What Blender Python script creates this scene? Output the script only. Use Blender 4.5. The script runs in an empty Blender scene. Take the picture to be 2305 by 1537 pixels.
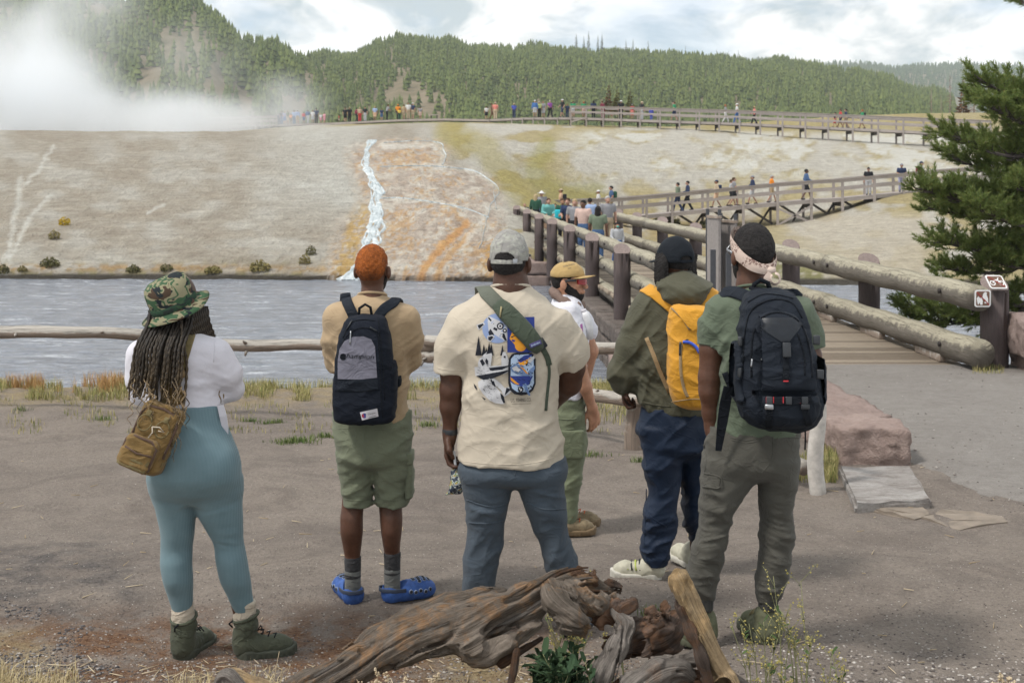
import bpy,bmesh,math,random
import numpy as np
from mathutils import Vector,Matrix,Euler
from mathutils.bvhtree import BVHTree
random.seed(7);np.random.seed(7)
R=math.radians
SC=bpy.context.scene
COL=SC.collection
# ---------------------------------------------------------------- camera
F,CX,HY,EYE=3000.0,1152.5,399.0,2.1  # focal length, principal column, horizon row of the photograph, eye height
cam=bpy.data.cameras.new('camera');camo=bpy.data.objects.new('camera',cam);COL.objects.link(camo)
camo.location=(0,0,EYE);camo.rotation_euler=(R(90),0,0)
cam.sensor_width=36.0;cam.lens=F/2305*36.0
cam.shift_y=-(768.5-HY)/2305.0
cam.clip_start=0.1;cam.clip_end=20000
cam.dof.use_dof= True;cam.dof.focus_distance=6.4;cam.dof.aperture_fstop=9
SC.camera=camo
# ---------------------------------------------------------------- sky
SUN_EL,SUN_AZ=R(57),R(-115)  # azimuth clockwise from +Y
W=bpy.data.worlds.new('World');SC.world=W;W.use_nodes= True
wt=W.node_tree;wt.nodes.clear()
def wn(t,**k):
    n=wt.nodes.new(t)
    for a,b in k.items():setattr(n,a,b)
    return n
wl=wt.links.new
sky=wn('ShaderNodeTexSky');sky.sky_type='NISHITA';sky.sun_disc= False
sky.sun_elevation=SUN_EL;sky.sun_rotation=SUN_AZ;sky.altitude=2200;sky.air_density=1.0;sky.dust_density=2.0
bg1=wn('ShaderNodeBackground');bg1.inputs[1].default_value=0.13;wl(sky.outputs[0],bg1.inputs[0])
tc=wn('ShaderNodeTexCoord');mp=wn('ShaderNodeMapping');mp.inputs['Scale'].default_value=(1.0,1.0,1.9);mp.inputs['Location'].default_value=(.37,.2,.05)
wl(tc.outputs['Generated'],mp.inputs[0])
n1=wn('ShaderNodeTexNoise');n1.inputs['Scale'].default_value=7.5;n1.inputs['Detail'].default_value=7;n1.inputs['Roughness'].default_value=.52;n1.inputs['Distortion'].default_value=.25
n2=wn('ShaderNodeTexNoise');n2.inputs['Scale'].default_value=15;n2.inputs['Detail'].default_value=8;n2.inputs['Roughness'].default_value=.55;n2.inputs['Distortion'].default_value=.4
wl(mp.outputs[0],n1.inputs[0]);wl(mp.outputs[0],n2.inputs[0])
cr=wn('ShaderNodeValToRGB');cr.color_ramp.elements[0].position=.36;cr.color_ramp.elements[1].position=.50
cr.color_ramp.elements[0].color=(.55,.55,.55,1)
wl(n1.outputs[0],cr.inputs[0])
cc=wn('ShaderNodeValToRGB');e=cc.color_ramp.elements
e[0].position=.38;e[0].color=(.58,.67,.71,1);e[1].position=.53;e[1].color=(1.18,1.18,1.16,1)
m_=e.new(.45);m_.color=(.86,.90,.91,1)
wl(n2.outputs[0],cc.inputs[0])
bg2=wn('ShaderNodeBackground');bg2.inputs[1].default_value=.88;wl(cc.outputs[0],bg2.inputs[0])
mx=wn('ShaderNodeMixShader');wl(cr.outputs[0],mx.inputs[0]);wl(bg1.outputs[0],mx.inputs[1]);wl(bg2.outputs[0],mx.inputs[2])
wo=wn('ShaderNodeOutputWorld');wl(mx.outputs[0],wo.inputs[0])
# ---------------------------------------------------------------- sun, exposure
sd=bpy.data.lights.new('sun','SUN');sd.energy=2.3;sd.angle=R(8);sd.color=(1,.95,.88)
so=bpy.data.objects.new('sun',sd);COL.objects.link(so)
sdir=Vector((math.sin(SUN_AZ)*math.cos(SUN_EL),math.cos(SUN_AZ)*math.cos(SUN_EL),math.sin(SUN_EL)))
so.rotation_euler=(-sdir).to_track_quat('-Z','Y').to_euler();so.location=sdir*40
VS=SC.view_settings;VS.view_transform='Standard';VS.look='None';VS.exposure=0.24;VS.gamma=1.0;VS.use_curve_mapping= False
SC.cycles.use_denoising= True;SC.cycles.max_bounces=12;SC.cycles.volume_bounces=10;SC.cycles.transparent_max_bounces=12
SC.cycles.diffuse_bounces=3;SC.cycles.glossy_bounces=2;SC.cycles.caustics_reflective= False;SC.cycles.caustics_refractive= False
SC.cycles.use_adaptive_sampling= True;SC.cycles.adaptive_threshold=0.02
# ---------------------------------------------------------------- helpers
def P(px,py,d):  # a point seen at (px, py) that stands d metres away
    return Vector(((px-CX)/F*d,d,EYE-(py-HY)/F*d))
def tag(o,label,cat,group=None,kind=None):
    if label:o['label']=label
    if cat:o['category']=cat
    if group:o['group']=group
    if kind:o['kind']=kind
    return o
def root(name,loc,label,cat,group=None):
    o=bpy.data.objects.new(name, None);COL.objects.link(o);o.location=loc;o.empty_display_size=.1
    return tag(o,label,cat,group)
def wloc(o):
    v=Vector((0,0,0))
    while o is not None:v=v+o.location;o=o.parent
    return v
def link(name,me,parent=None,loc=None):
    o=bpy.data.objects.new(name,me);COL.objects.link(o)
    if parent is not None:o.parent=parent
    if loc is not None:o.location=loc
    return o
def mesh(name,v,f,m,parent=None,smooth=True,uv=None,col=None):
    """v in world coordinates; parents are only ever translated"""
    v=np.asarray(v,dtype=np.float64).reshape(-1,3)
    if parent is not None:v=v-np.array(wloc(parent))
    me=bpy.data.meshes.new(name)
    if isinstance(f,np.ndarray):
        k=f.shape[1];n=len(f)
        me.vertices.add(len(v));me.vertices.foreach_set('co',v.astype(np.float32).ravel())
        me.loops.add(n*k);me.loops.foreach_set('vertex_index',f.astype(np.int32).ravel())
        me.polygons.add(n);me.polygons.foreach_set('loop_start',np.arange(0,n*k,k,dtype=np.int32))
        me.polygons.foreach_set('loop_total',np.full(n,k,dtype=np.int32))
        me.update(calc_edges=True);me.validate()
    else:
        me.from_pydata(v.tolist(),[],f);me.update()
    if smooth:me.polygons.foreach_set('use_smooth',np.ones(len(me.polygons),dtype=bool))
    if uv is not None:
        l=me.uv_layers.new(name='UVMap');li=np.empty(len(me.loops),dtype=np.int32);me.loops.foreach_get('vertex_index',li)
        l.data.foreach_set('uv',np.asarray(uv,dtype=np.float32)[li].ravel())
    if col is not None:
        a=me.color_attributes.new('Col','FLOAT_COLOR','POINT')
        c=np.ones((len(v),4),dtype=np.float32);c[:,:3]=col;a.data.foreach_set('color',c.ravel())
    for mm in(m if isinstance(m,(list,tuple)) else[m]):me.materials.append(mm)
    return link(name,me,parent)
class MB:  # collects faces for ONE mesh
    def __init__(s):s.v=[];s.f=[];s.uv=[]
    def add(s,v,f,uv=None):
        o=len(s.v);s.v+=[tuple(x) for x in v];s.f+=[tuple(i+o for i in q) for q in f]
        s.uv+=list(uv) if uv is not None else[(0,0)]*len(v)
    def build(s,name,m,parent=None,smooth=True): return mesh(name,s.v,s.f,m,parent,smooth,uv=s.uv)
def box_vf(c,s,M=None):
    v=[Vector((x*s[0]/2,y*s[1]/2,z*s[2]/2)) for x in(-1,1) for y in(-1,1) for z in(-1,1)]
    if M is not None:v=[M@q for q in v]
    c=Vector(c)
    return[q+c for q in v],[(0,1,3,2),(4,6,7,5),(0,4,5,1),(2,3,7,6),(0,2,6,4),(1,5,7,3)]
def beam_vf(a,b,w,h,up=Vector((0,0,1))):
    a,b=Vector(a),Vector(b);t=(b-a);L=t.length;t.normalize()
    s=t.cross(up).normalized();u=s.cross(t)
    M=Matrix((s,t,u)).transposed()
    return box_vf((a+b)/2,(w,L,h),M)
def bevbox(name,c,s,bev,m,parent=None,M=None,seg=2,jit=0,smooth=True):
    bm=bmesh.new();bmesh.ops.create_cube(bm,size=1)
    for v in bm.verts:v.co=Vector((v.co.x*s[0],v.co.y*s[1],v.co.z*s[2]))
    bmesh.ops.bevel(bm,geom=list(bm.edges),offset=bev,segments=seg,affect='EDGES',profile=.5)
    T=M.to_4x4() if M is not None else Matrix()
    for v in bm.verts:
        q=v.co+(Vector((random.uniform(-1,1),random.uniform(-1,1),random.uniform(-1,1)))*jit if jit else Vector())
        v.co=T@q+Vector(c)
    me_v=[v.co.copy() for v in bm.verts];bm.verts.index_update();fs=[tuple(v.index for v in f.verts) for f in bm.faces];bm.free()
    return mesh(name,me_v,fs,m,parent,smooth)
def frames(pts):
    pts=[Vector(p) for p in pts];n=len(pts);out=[];u= None
    for i in range(n):
        t=(pts[min(i+1,n-1)]-pts[max(i-1,0)]).normalized()
        if u is None:
            u=Vector((0,0,1)) if abs(t.z)<.9 else Vector((1,0,0))
        u=(u-t*u.dot(t)).normalized();out.append((pts[i],t,u,t.cross(u)))
    return out
def spline(pts,n):
    """Catmull-Rom through points of any dimension"""
    a=np.asarray([tuple(p) for p in pts],dtype=float);k=len(a)
    a=np.vstack([2*a[0]-a[1],a,2*a[-1]-a[-2]]);t=np.linspace(0,k-1-1e-9,n);i=t.astype(int);u=(t-i)[:, None]
    p0,p1,p2,p3=a[i],a[i+1],a[i+2],a[i+3]
    return .5*(2*p1+(p2-p0)*u+(2*p0-5*p1+4*p2-p3)*u*u+(3*p1-p0-3*p2+p3)*u**3)
def tube_vf(pts,rad,n=8,cap=True,disp=None,sq=1.0):
    v=[];f=[];uv=[];fr=frames(pts);L=0
    for i,(p,t,u,w) in enumerate(fr):
        if i:L+=(p-fr[i-1][0]).length
        r=rad[i] if hasattr(rad,'__len__') else rad
        for k in range(n):
            a=2*math.pi*k/n
            rr=r*(1+(disp(a,L,i) if disp else 0))
            v.append(p+(u*math.cos(a)*sq+w*math.sin(a))*rr);uv.append((k/n,L))
    for i in range(len(fr)-1):
        for k in range(n):
            a=i*n+k;b=i*n+(k+1)%n
            f.append((a,b,b+n,a+n))
    if cap:f.append(tuple(range(n-1,-1,-1)));f.append(tuple((len(fr)-1)*n+k for k in range(n)))
    return v,f,uv
def tube(name,pts,rad,m,parent=None,n=8,cap=True,disp=None,smooth=True,sq=1.0):
    v,f,uv=tube_vf(pts,rad,n,cap,disp,sq)
    return mesh(name,v,f,m,parent,smooth,uv=uv)
def ribbon_vf(pts,w,t,nrm=Vector((0,-1,0))):
    """a flat strap of width w and thickness t along pts; nrm: outward direction(s)"""
    pts=[Vector(p) for p in pts];n=len(pts);v=[];f=[]
    for i,p in enumerate(pts):
        T=(pts[min(i+1,n-1)]-pts[max(i-1,0)]).normalized()
        N=nrm[i] if isinstance(nrm,list) else nrm
        N=(N-T*N.dot(T)).normalized();S=T.cross(N);ww=w[i] if hasattr(w,'__len__') else w
        v+=[p-S*ww/2,p+S*ww/2,p+S*ww/2*.94+N*t,p-S*ww/2*.94+N*t]
    for i in range(n-1):
        for k in range(4):
            a=i*4+k;b=i*4+(k+1)%4
            f.append((a,a+4,b+4,b))
    f+=[(0,1,2,3),((n-1)*4+3,(n-1)*4+2,(n-1)*4+1,(n-1)*4)]
    return v,f
def ribbon(name,pts,w,t,m,parent=None,nrm=Vector((0,-1,0)),smooth=False):
    v,f=ribbon_vf(pts,w,t,nrm); return mesh(name,v,f,m,parent,smooth)
# numpy noise
_P=np.random.RandomState(3).permutation(256);_PP=np.concatenate([_P,_P,_P]);_V=np.random.RandomState(5).rand(256).astype(np.float32)*2-1
def noise(x,y,z):
    xi=np.floor(x).astype(np.int64);yi=np.floor(y).astype(np.int64);zi=np.floor(z).astype(np.int64)
    fx=(x-xi);fy=(y-yi);fz=(z-zi)
    fx=fx*fx*(3-2*fx);fy=fy*fy*(3-2*fy);fz=fz*fz*(3-2*fz)
    xi&=255;yi&=255;zi&=255
    def h(a,b,c): return _V[_PP[_PP[_PP[(a)&255]+(b&255)]+(c&255)]]
    r=0
    for i in(0,1):
        for j in(0,1):
            for k in(0,1):
                r=r+h(xi+i,yi+j,zi+k)*(fx if i else 1-fx)*(fy if j else 1-fy)*(fz if k else 1-fz)
    return r
def fbm(x,y,z,o=4):
    r=0;a=1.0;s=0
    for i in range(o):r=r+a*noise(x*2**i+i*17.3,y*2**i+i*5.1,z*2**i-i*9.7);s+=a;a*=.5
    return r/s
# ---------------------------------------------------------------- materials
_M={}
class NT:
    def __init__(s,name):
        s.m=bpy.data.materials.new(name);s.m.use_nodes= True;s.t=s.m.node_tree;s.t.nodes.clear()
        s.out=s.n('ShaderNodeOutputMaterial');s.b=s.n('ShaderNodeBsdfPrincipled');s.l(s.b.outputs[0],s.out.inputs[0])
    def n(s,t,**k):
        q=s.t.nodes.new(t)
        for a,b in k.items():setattr(q,a,b)
        return q
    def l(s,a,b):s.t.links.new(a,b)
    def coord(s,kind='Object',scale=(1,1,1)):
        c=s.n('ShaderNodeTexCoord');mp=s.n('ShaderNodeMapping');mp.inputs['Scale'].default_value=scale
        s.l(c.outputs[kind],mp.inputs[0]); return mp.outputs[0]
    def noise(s,vec,scale,detail=4,rough=.55,dist=0):
        q=s.n('ShaderNodeTexNoise');q.inputs['Scale'].default_value=scale;q.inputs['Detail'].default_value=detail
        q.inputs['Roughness'].default_value=rough;q.inputs['Distortion'].default_value=dist;s.l(vec,q.inputs[0]); return q.outputs[0]
    def ramp(s,fac,stops,interp='LINEAR'):
        q=s.n('ShaderNodeValToRGB');q.color_ramp.interpolation=interp;e=q.color_ramp.elements
        while len(e)<len(stops):e.new(.5)
        for x,(p,c) in zip(e,stops):x.position=p;x.color=(c[0],c[1],c[2],1) if hasattr(c,'__len__') else(c,c,c,1)
        s.l(fac,q.inputs[0]); return q.outputs[0]
    def mix(s,fac,a,b,mode='MIX'):
        q=s.n('ShaderNodeMix');q.data_type='RGBA';q.blend_type=mode
        for i,x in((0,fac),(6,a),(7,b)):
            if hasattr(x,'links') or hasattr(x,'is_linked'):s.l(x,q.inputs[i])
            else:q.inputs[i].default_value=x if i==0 else(x[0],x[1],x[2],1)
        return q.outputs[2]
    def math(s,op,a,b=None,clamp=False):
        q=s.n('ShaderNodeMath');q.operation=op;q.use_clamp=clamp
        for i,x in enumerate((a,b)):
            if x is None: continue
            if hasattr(x,'is_linked'):s.l(x,q.inputs[i])
            else:q.inputs[i].default_value=x
        return q.outputs[0]
    def color(s,c):
        if hasattr(c,'is_linked'):s.l(c,s.b.inputs['Base Color'])
        else:s.b.inputs['Base Color'].default_value=(c[0],c[1],c[2],1)
        return s
    def rough(s,r):
        if hasattr(r,'is_linked'):s.l(r,s.b.inputs['Roughness'])
        else:s.b.inputs['Roughness'].default_value=r
        return s
    def bump(s,h,strength=.3,dist=.01):
        q=s.n('ShaderNodeBump');q.inputs['Strength'].default_value=strength;q.inputs['Distance'].default_value=dist
        s.l(h,q.inputs['Height']);s.l(q.outputs[0],s.b.inputs['Normal']); return s
    def spec(s,v):s.b.inputs['Specular IOR Level'].default_value=v; return s
def sr(r,g,b):  # sRGB 0..255 -> linear albedo
    return tuple(((c/255)/12.92 if c/255<=.04045 else((c/255+.055)/1.055)**2.4) for c in(r,g,b))
def fabric(name,c,rough=.9,var=.16,weave=900,bump=.12,fold=10,sheen=.08,spec=.1):
    if name in _M: return _M[name]
    t=NT(name);v=t.coord();a=t.noise(v,fold,4,.6);f=t.noise(v,weave,2,.5);w=t.noise(v,55,3,.6)
    k=[max(0,x*(1-var)) for x in c];l=[min(1,x*(1+var)) for x in c]
    col=t.ramp(a,[(.3,k),(.7,l)]);col=t.mix(.22,col,t.ramp(f,[(.3,[x*.6 for x in c]),(.7,[min(1,x*1.3) for x in c])]))
    t.color(col).rough(rough).spec(spec);t.b.inputs['Sheen Weight'].default_value=sheen;t.b.inputs['Sheen Roughness'].default_value=.6
    cz=t.ramp(t.math('ABSOLUTE',t.math('SUBTRACT',t.noise(t.coord('Object',(1,1,1.5)),9,3,.5,.8),.5)),[(0,1),(.09,0)]);t.bump(t.math('ADD',t.math('ADD',t.math('MULTIPLY',f,.06),t.math('MULTIPLY',w,.25)),t.math('MULTIPLY',cz,.6)),min(1,bump*4),.005);_M[name]=t.m; return t.m
def plain(name,c,rough=.6,metal=0,spec=.5,var=.12,scale=25,bump=.1):
    if name in _M: return _M[name]
    t=NT(name);a=t.noise(t.coord(),scale,4,.6)
    t.color(t.ramp(a,[(.3,[x*(1-var) for x in c]),(.7,[min(1,x*(1+var)) for x in c])])).rough(rough).spec(spec)
    t.b.inputs['Metallic'].default_value=metal;t.bump(a,bump,.004);_M[name]=t.m; return t.m
def skin(name,c):
    if name in _M: return _M[name]
    t=NT(name);v=t.coord();a=t.noise(v,14,4,.6);b=t.noise(v,260,2,.5)
    t.color(t.mix(.4,t.ramp(a,[(.3,[x*.72 for x in c]),(.7,[min(1,x*1.25) for x in c])]),t.ramp(t.noise(v,55,4,.65),[(.3,[c[0]*.7,c[1]*.62,c[2]*.6]),(.7,[min(1,x*1.25) for x in c])]))).rough(.5).spec(.34)
    t.b.inputs['Subsurface Weight'].default_value=.12;t.b.inputs['Subsurface Radius'].default_value=(.02,.008,.004);t.b.inputs['Subsurface Scale'].default_value=.4
    t.bump(t.math('ADD',b,t.math('MULTIPLY',t.noise(v,40,4,.6),1.5)),.3,.003);_M[name]=t.m; return t.m
# ================================================================ setting: ground, river, far slope, hills
def smooth01(x):x=np.clip(x,0,1); return x*x*(3-2*x)
def gz(x,y):
    x=np.asarray(x,dtype=float);y=np.asarray(y,dtype=float)
    left=np.interp(y,[0,3.5,4.6,5.4,6.1,7,8.5,10,13,15,15.8,17,19,22],[.3,.22,.12,-.02,-.085,-.03,-.15,-.18,-.24,-.27,-.42,-1.45,-2.3,-2.6])
    right=np.interp(y,[0,3.5,4.6,5.4,6.1,7,8.5,10,17.5,18.4,20,22],[.3,.22,.12,-.02,-.085,-.03,-.15,-.18,-.37,-.8,-2.0,-2.6])
    k=smooth01((x-2.3)/.7);z=left*(1-k)+right*k
    z=z+.09*np.exp(-((x-1.25)**2/.5+(y-5.75)**2/.35))
    return z+.018*fbm(x*1.3,y*1.3,x*0+3.3,4)+.012*noise(x*6,y*6,x*0)
def g1(x,y): return float(gz(np.array([x]),np.array([y]))[0])
def grid_faces(nr,nc):
    i=np.arange(nr-1)[:, None]*nc+np.arange(nc-1)[None];i=i.ravel()
    return np.stack([i,i+1,i+nc+1,i+nc],1)
def polar(pxs,ds):
    D,X=np.meshgrid(ds,pxs,indexing='ij'); return(X-CX)/F*D,D
# ---- near ground material
t=NT('gravelly_earth');v=t.coord('Object')
big=t.noise(v,.55,5,.6,.4);mid=t.noise(v,3.2,6,.65);fine=t.noise(v,42,5,.7);pep=t.noise(v,130,3,.6)
c=t.ramp(big,[(.34,(.15,.116,.098)),(.5,(.26,.212,.176)),(.66,(.38,.312,.25))])
c=t.mix(.45,c,t.ramp(mid,[(.3,(.125,.10,.086)),(.7,(.40,.335,.278))]))
c=t.mix(.5,c,t.ramp(fine,[(.28,(.06,.05,.046)),(.45,(.22,.188,.162)),(.62,(.33,.285,.245)),(.75,(.55,.5,.45))]))
c=t.mix(t.ramp(t.noise(v,1.5,7,.7,1.2),[(.46,0),(.62,.55)]),c,(.125,.098,.084));c=t.mix(.25,c,t.ramp(pep,[(.3,(.1,.09,.085)),(.7,(.42,.38,.34))]))
# needle litter and dark wood crumbs towards the driftwood
at=t.n('ShaderNodeAttribute');at.attribute_name='Col'
sep=t.n('ShaderNodeSeparateColor');t.l(at.outputs['Color'],sep.inputs[0])
lit=t.math('MULTIPLY',sep.outputs[0],t.ramp(t.noise(v,6,6,.7),[(.38,0),(.58,1)]), True)
litc=t.ramp(t.noise(t.coord('Object',(1,2.2,1)),45,5,.75,.6),[(.3,(.045,.022,.014)),(.5,(.17,.092,.055)),(.7,(.36,.23,.14))])
c=t.mix(lit,c,litc)
dk=t.math('MULTIPLY',sep.outputs[1],t.ramp(t.noise(v,4,6,.7),[(.42,0),(.6,1)]), True)
c=t.mix(t.math('MULTIPLY',dk,.75),c,t.ramp(fine,[(.3,(.03,.03,.033)),(.7,(.17,.155,.15))]))
dry=t.math('MULTIPLY',sep.outputs[2],t.ramp(t.noise(v,5,5,.7),[(.35,0),(.6,1)]), True)
c=t.mix(dry,c,t.ramp(fine,[(.3,(.2,.15,.08)),(.7,(.46,.37,.22))]))
t.color(c).rough(.95).spec(.15);t.bump(t.math('ADD',fine,t.math('ADD',t.math('MULTIPLY',pep,.5),t.math('MULTIPLY',mid,2.5))),.9,.03)
M_EARTH=t.m
ds=np.concatenate([np.geomspace(2.8,8,150),np.geomspace(8.05,22,140)]);pxs=np.linspace(-900,3200,330)
X,Y=polar(pxs,ds);Z=gz(X,Y)
PY=HY+(EYE-Z)*F/Y;PX=CX+X*F/Y
lit=smooth01((PY-1330)/110)*smooth01((1480-PX)/500);dk=smooth01((PY-1190)/60)*smooth01((1420-PY)/60)*smooth01((420-PX)/200)
dry=np.maximum(smooth01((PY-1430)/60)*smooth01((PX-900)/150)*smooth01((1350-PX)/150),smooth01((Y-13.2)/1.2)*.9)
dry=np.maximum(dry,smooth01((PY-1390)/60)*smooth01((160-PX)/120)*.8)
ground=mesh('ground',np.stack([X,Y,Z],-1).reshape(-1,3),grid_faces(*X.shape),M_EARTH,col=np.stack([lit,dk,dry],-1).reshape(-1,3))
ground['kind']='structure'
# ---- asphalt path that leads onto the bridge
t=NT('worn_asphalt');v=t.coord();a=t.noise(v,1.1,5,.6,.3);f=t.noise(v,70,4,.7);g=t.noise(v,260,2,.6)
c=t.ramp(a,[(.3,(.185,.160,.140)),(.52,(.265,.237,.21)),(.7,(.345,.313,.28))])
c=t.mix(.5,c,t.ramp(f,[(.3,(.10,.088,.082)),(.55,(.26,.24,.22)),(.72,(.46,.43,.40))]));c=t.mix(.3,c,t.ramp(g,[(.35,(.14,.13,.13)),(.65,(.5,.48,.46))]))
md=t.noise(v,9,6,.75,.5);c=t.mix(.28,c,t.ramp(md,[(.32,(.17,.152,.138)),(.5,(.30,.275,.25)),(.68,(.42,.395,.365))]));t.color(c).rough(.92).spec(.15);t.bump(t.math('ADD',t.math('ADD',f,g),t.math('MULTIPLY',md,1.5)),.8,.014);M_ASPH=t.m
rows=[]
for y in np.linspace(7.6,17.45,44):
    lx=np.interp(y,[7.6,8.6,9.6,10.6,12,17.45],[5.0,3.9,3.35,3.2,3.2,3.0])+.05*math.sin(y*5)*(y<10.5)
    for x in np.linspace(lx,8.8,30):rows.append((x,y,g1(x,y)*.75+.25*np.interp(y,[7.6,10,17.45],[-.09,-.17,-.365])+np.interp(y,[7.6,8.4],[-.03,.02])-.03*(x<lx+.03)))
path=mesh('path',rows,grid_faces(44,30),M_ASPH);path['kind']='structure'
# ---- river
t=NT('river_water');v=t.coord('Object',(.55,1.5,1));a=t.noise(v,3.2,5,.62,.5);b=t.noise(v,11,4,.6,.3);fo=t.noise(t.coord('Object',(.35,1.3,1)),1.5,6,.7,.6)
fm=t.ramp(fo,[(.55,0),(.70,1)]);fm=t.math('MULTIPLY',fm,t.ramp(b,[(.4,0),(.6,1)]), True)
c=t.mix(t.math('MULTIPLY',fm,.8),t.ramp(a,[(.3,(.12,.135,.165)),(.7,(.32,.34,.385))]),(.78,.80,.83));t.color(c);t.rough(t.ramp(fm,[(0,.16),(1,.75)]))
t.b.inputs['IOR'].default_value=1.33;t.bump(t.math('ADD',t.math('MULTIPLY',a,1.6),t.math('MULTIPLY',b,.6)),.85,.13);M_WATER=t.m
ds=np.concatenate([np.linspace(14.5,30,130),np.linspace(30.2,56,130)]);pxs=np.linspace(-900,3200,420);X,Y=polar(pxs,ds)
Z=-1.5+.035*fbm(X*.9,Y*2.4,X*0,4)+.02*np.abs(noise(X*2.5,Y*5.5,X*0+2))
river=mesh('river',np.stack([X,Y,Z],-1).reshape(-1,3),grid_faces(*X.shape),M_WATER);river['kind']='structure'
# ---- far slope: thin plate through surveyed points (column, distance, height)
SP=[]
def sp(px,*dz):
    for d,z in dz:SP.append(((px-CX)/F*d,d,z))
sp(-500,(46,-1.8),(48.5,-1.0),(55,.2),(65,2.2),(80,4.0),(95,5.2),(110,5.8),(130,5.9),(180,6.5),(260,7))
sp(0,(46,-1.8),(48.5,-1.0),(55,.25),(65,2.2),(80,4.2),(95,5.35),(110,5.85),(130,5.9),(180,6.5),(260,7))
sp(400,(46,-1.8),(48.5,-1.0),(55,.3),(65,2.2),(80,4.2),(100,5.5),(125,6.0),(150,6.6),(190,7.2),(260,7.5))
sp(700,(45.5,-1.8),(48,-1.0),(55,.4),(65,2.3),(80,4.2),(100,5.5),(125,6.6),(158,8.2),(190,8.2),(260,8))
sp(1000,(45,-1.8),(47,-1.0),(55,.5),(65,2.0),(80,3.9),(100,5.4),(118,6.7),(138,7.75),(170,7.9),(260,8))
sp(1200,(45,-1.8),(48,-1.1),(60,.1),(70,.7),(78,1.6),(90,3.6),(105,5.4),(120,6.6),(132,7.3),(160,7.9),(260,8))
sp(1400,(44,-1.8),(47,-1.3),(60,-.85),(70,-.85),(78,-.85),(82,-.6),(90,2.1),(105,4.9),(120,6.3),(128,6.9),(160,7.8),(260,8))
sp(1600,(43.5,-1.8),(46,-1.35),(60,-.9),(72,-.85),(76,-.85),(79,-.85),(82,-.6),(90,2.0),(105,4.5),(117,5.9),(124,6.4),(160,8.4),(260,9))
sp(1800,(43,-1.8),(45,-1.4),(60,-.75),(72,-.7),(76,-.65),(79,-.6),(82,-.3),(90,1.8),(105,4.2),(115,5.3),(122,5.8),(160,9.0),(260,10))
sp(2000,(43,-1.8),(45,-1.4),(58,-.6),(70,.1),(79,.9),(90,2.2),(105,4.0),(112,4.7),(118,5.2),(160,9.6),(260,11))
sp(2300,(42,-1.8),(44,-1.4),(58,-.3),(70,.6),(79,1.3),(90,2.5),(105,3.9),(112,4.5),(160,9.8),(260,12))
sp(2800,(42,-1.8),(44,-1.4),(58,0),(79,1.6),(105,3.9),(160,9.8),(260,12))
SP=np.array(SP);SX,SY=SP[:,0]/10,np.log(SP[:,1])*8
def _k(r2): return np.where(r2>1e-9,r2*np.log(np.maximum(r2,1e-9)),0)
_n=len(SP);_A=np.zeros((_n+3,_n+3));_A[:_n,:_n]=_k((SX[:, None]-SX)**2+(SY[:, None]-SY)**2)+np.eye(_n)*.03
_A[:_n,_n]=1;_A[:_n,_n+1]=SX;_A[:_n,_n+2]=SY;_A[_n:,:_n]=_A[:_n,_n:].T
_w=np.linalg.solve(_A,np.concatenate([SP[:,2],np.zeros(3)]))
def tz(x,y):
    x=np.asarray(x,dtype=float).ravel()/10;y=np.log(np.asarray(y,dtype=float).ravel())*8;o=np.empty(len(x))
    for i in range(0,len(x),20000):
        a,b=x[i:i+20000],y[i:i+20000]
        o[i:i+20000]=_k((a[:, None]-SX)**2+(b[:, None]-SY)**2)@_w[:_n]+_w[_n]+_w[_n+1]*a+_w[_n+2]*b
    return o
def t1(x,y): return float(tz([x],[y])[0])
def inpoly(px,py,poly):
    c=np.zeros(px.shape,bool);n=len(poly)
    for i in range(n):
        (x1,y1),(x2,y2)=poly[i],poly[(i+1)%n]
        if y1==y2: continue
        c^=((y1>py)!=(y2>py))&(px<(x2-x1)*(py-y1)/(y2-y1)+x1)
    return c
def dseg(px,py,pl):  # distance to a polyline
    d=np.full(px.shape,1e9)
    for(x1,y1),(x2,y2) in zip(pl[:-1],pl[1:]):
        dx,dy=x2-x1,y2-y1;u=np.clip(((px-x1)*dx+(py-y1)*dy)/(dx*dx+dy*dy),0,1)
        d=np.minimum(d,np.hypot(px-x1-u*dx,py-y1-u*dy))
    return d
ds=np.concatenate([np.linspace(42,54,70),np.linspace(54.3,84,120),np.geomspace(84.5,180,90),np.geomspace(185,420,16)]);pxs=np.linspace(-700,3000,700)
X,Y=polar(pxs,ds);Z=tz(X,Y).reshape(X.shape)
PX=CX+X*F/Y;PY=HY+(EYE-Z)*F/Y
RUN=[(795,330),(850,314),(985,318),(1010,338),(1000,372),(1060,380),(1110,402),(1135,450),(1135,560),(1130,650),(920,650),(800,635),(735,632),(752,565),(772,500),(812,480),(818,440),(800,395),(786,350)]
n_=fbm(PX/14,PY/8,X*0+1.5,4);n2_=fbm(PX/60,PY/22,X*0+7,3);n3_=fbm(PX/5,PY/3.5,X*0+4,3)
run=inpoly(PX+n_*12,PY+n_*8,RUN);runf=sum(inpoly(PX+n_*14+a,PY+n_*9+b+n3_*6,RUN).astype(float) for a,b in((0,0),(9,0),(-9,0),(16,5),(-16,5),(0,9),(0,-9),(22,0),(-5,-14)))/9
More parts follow.
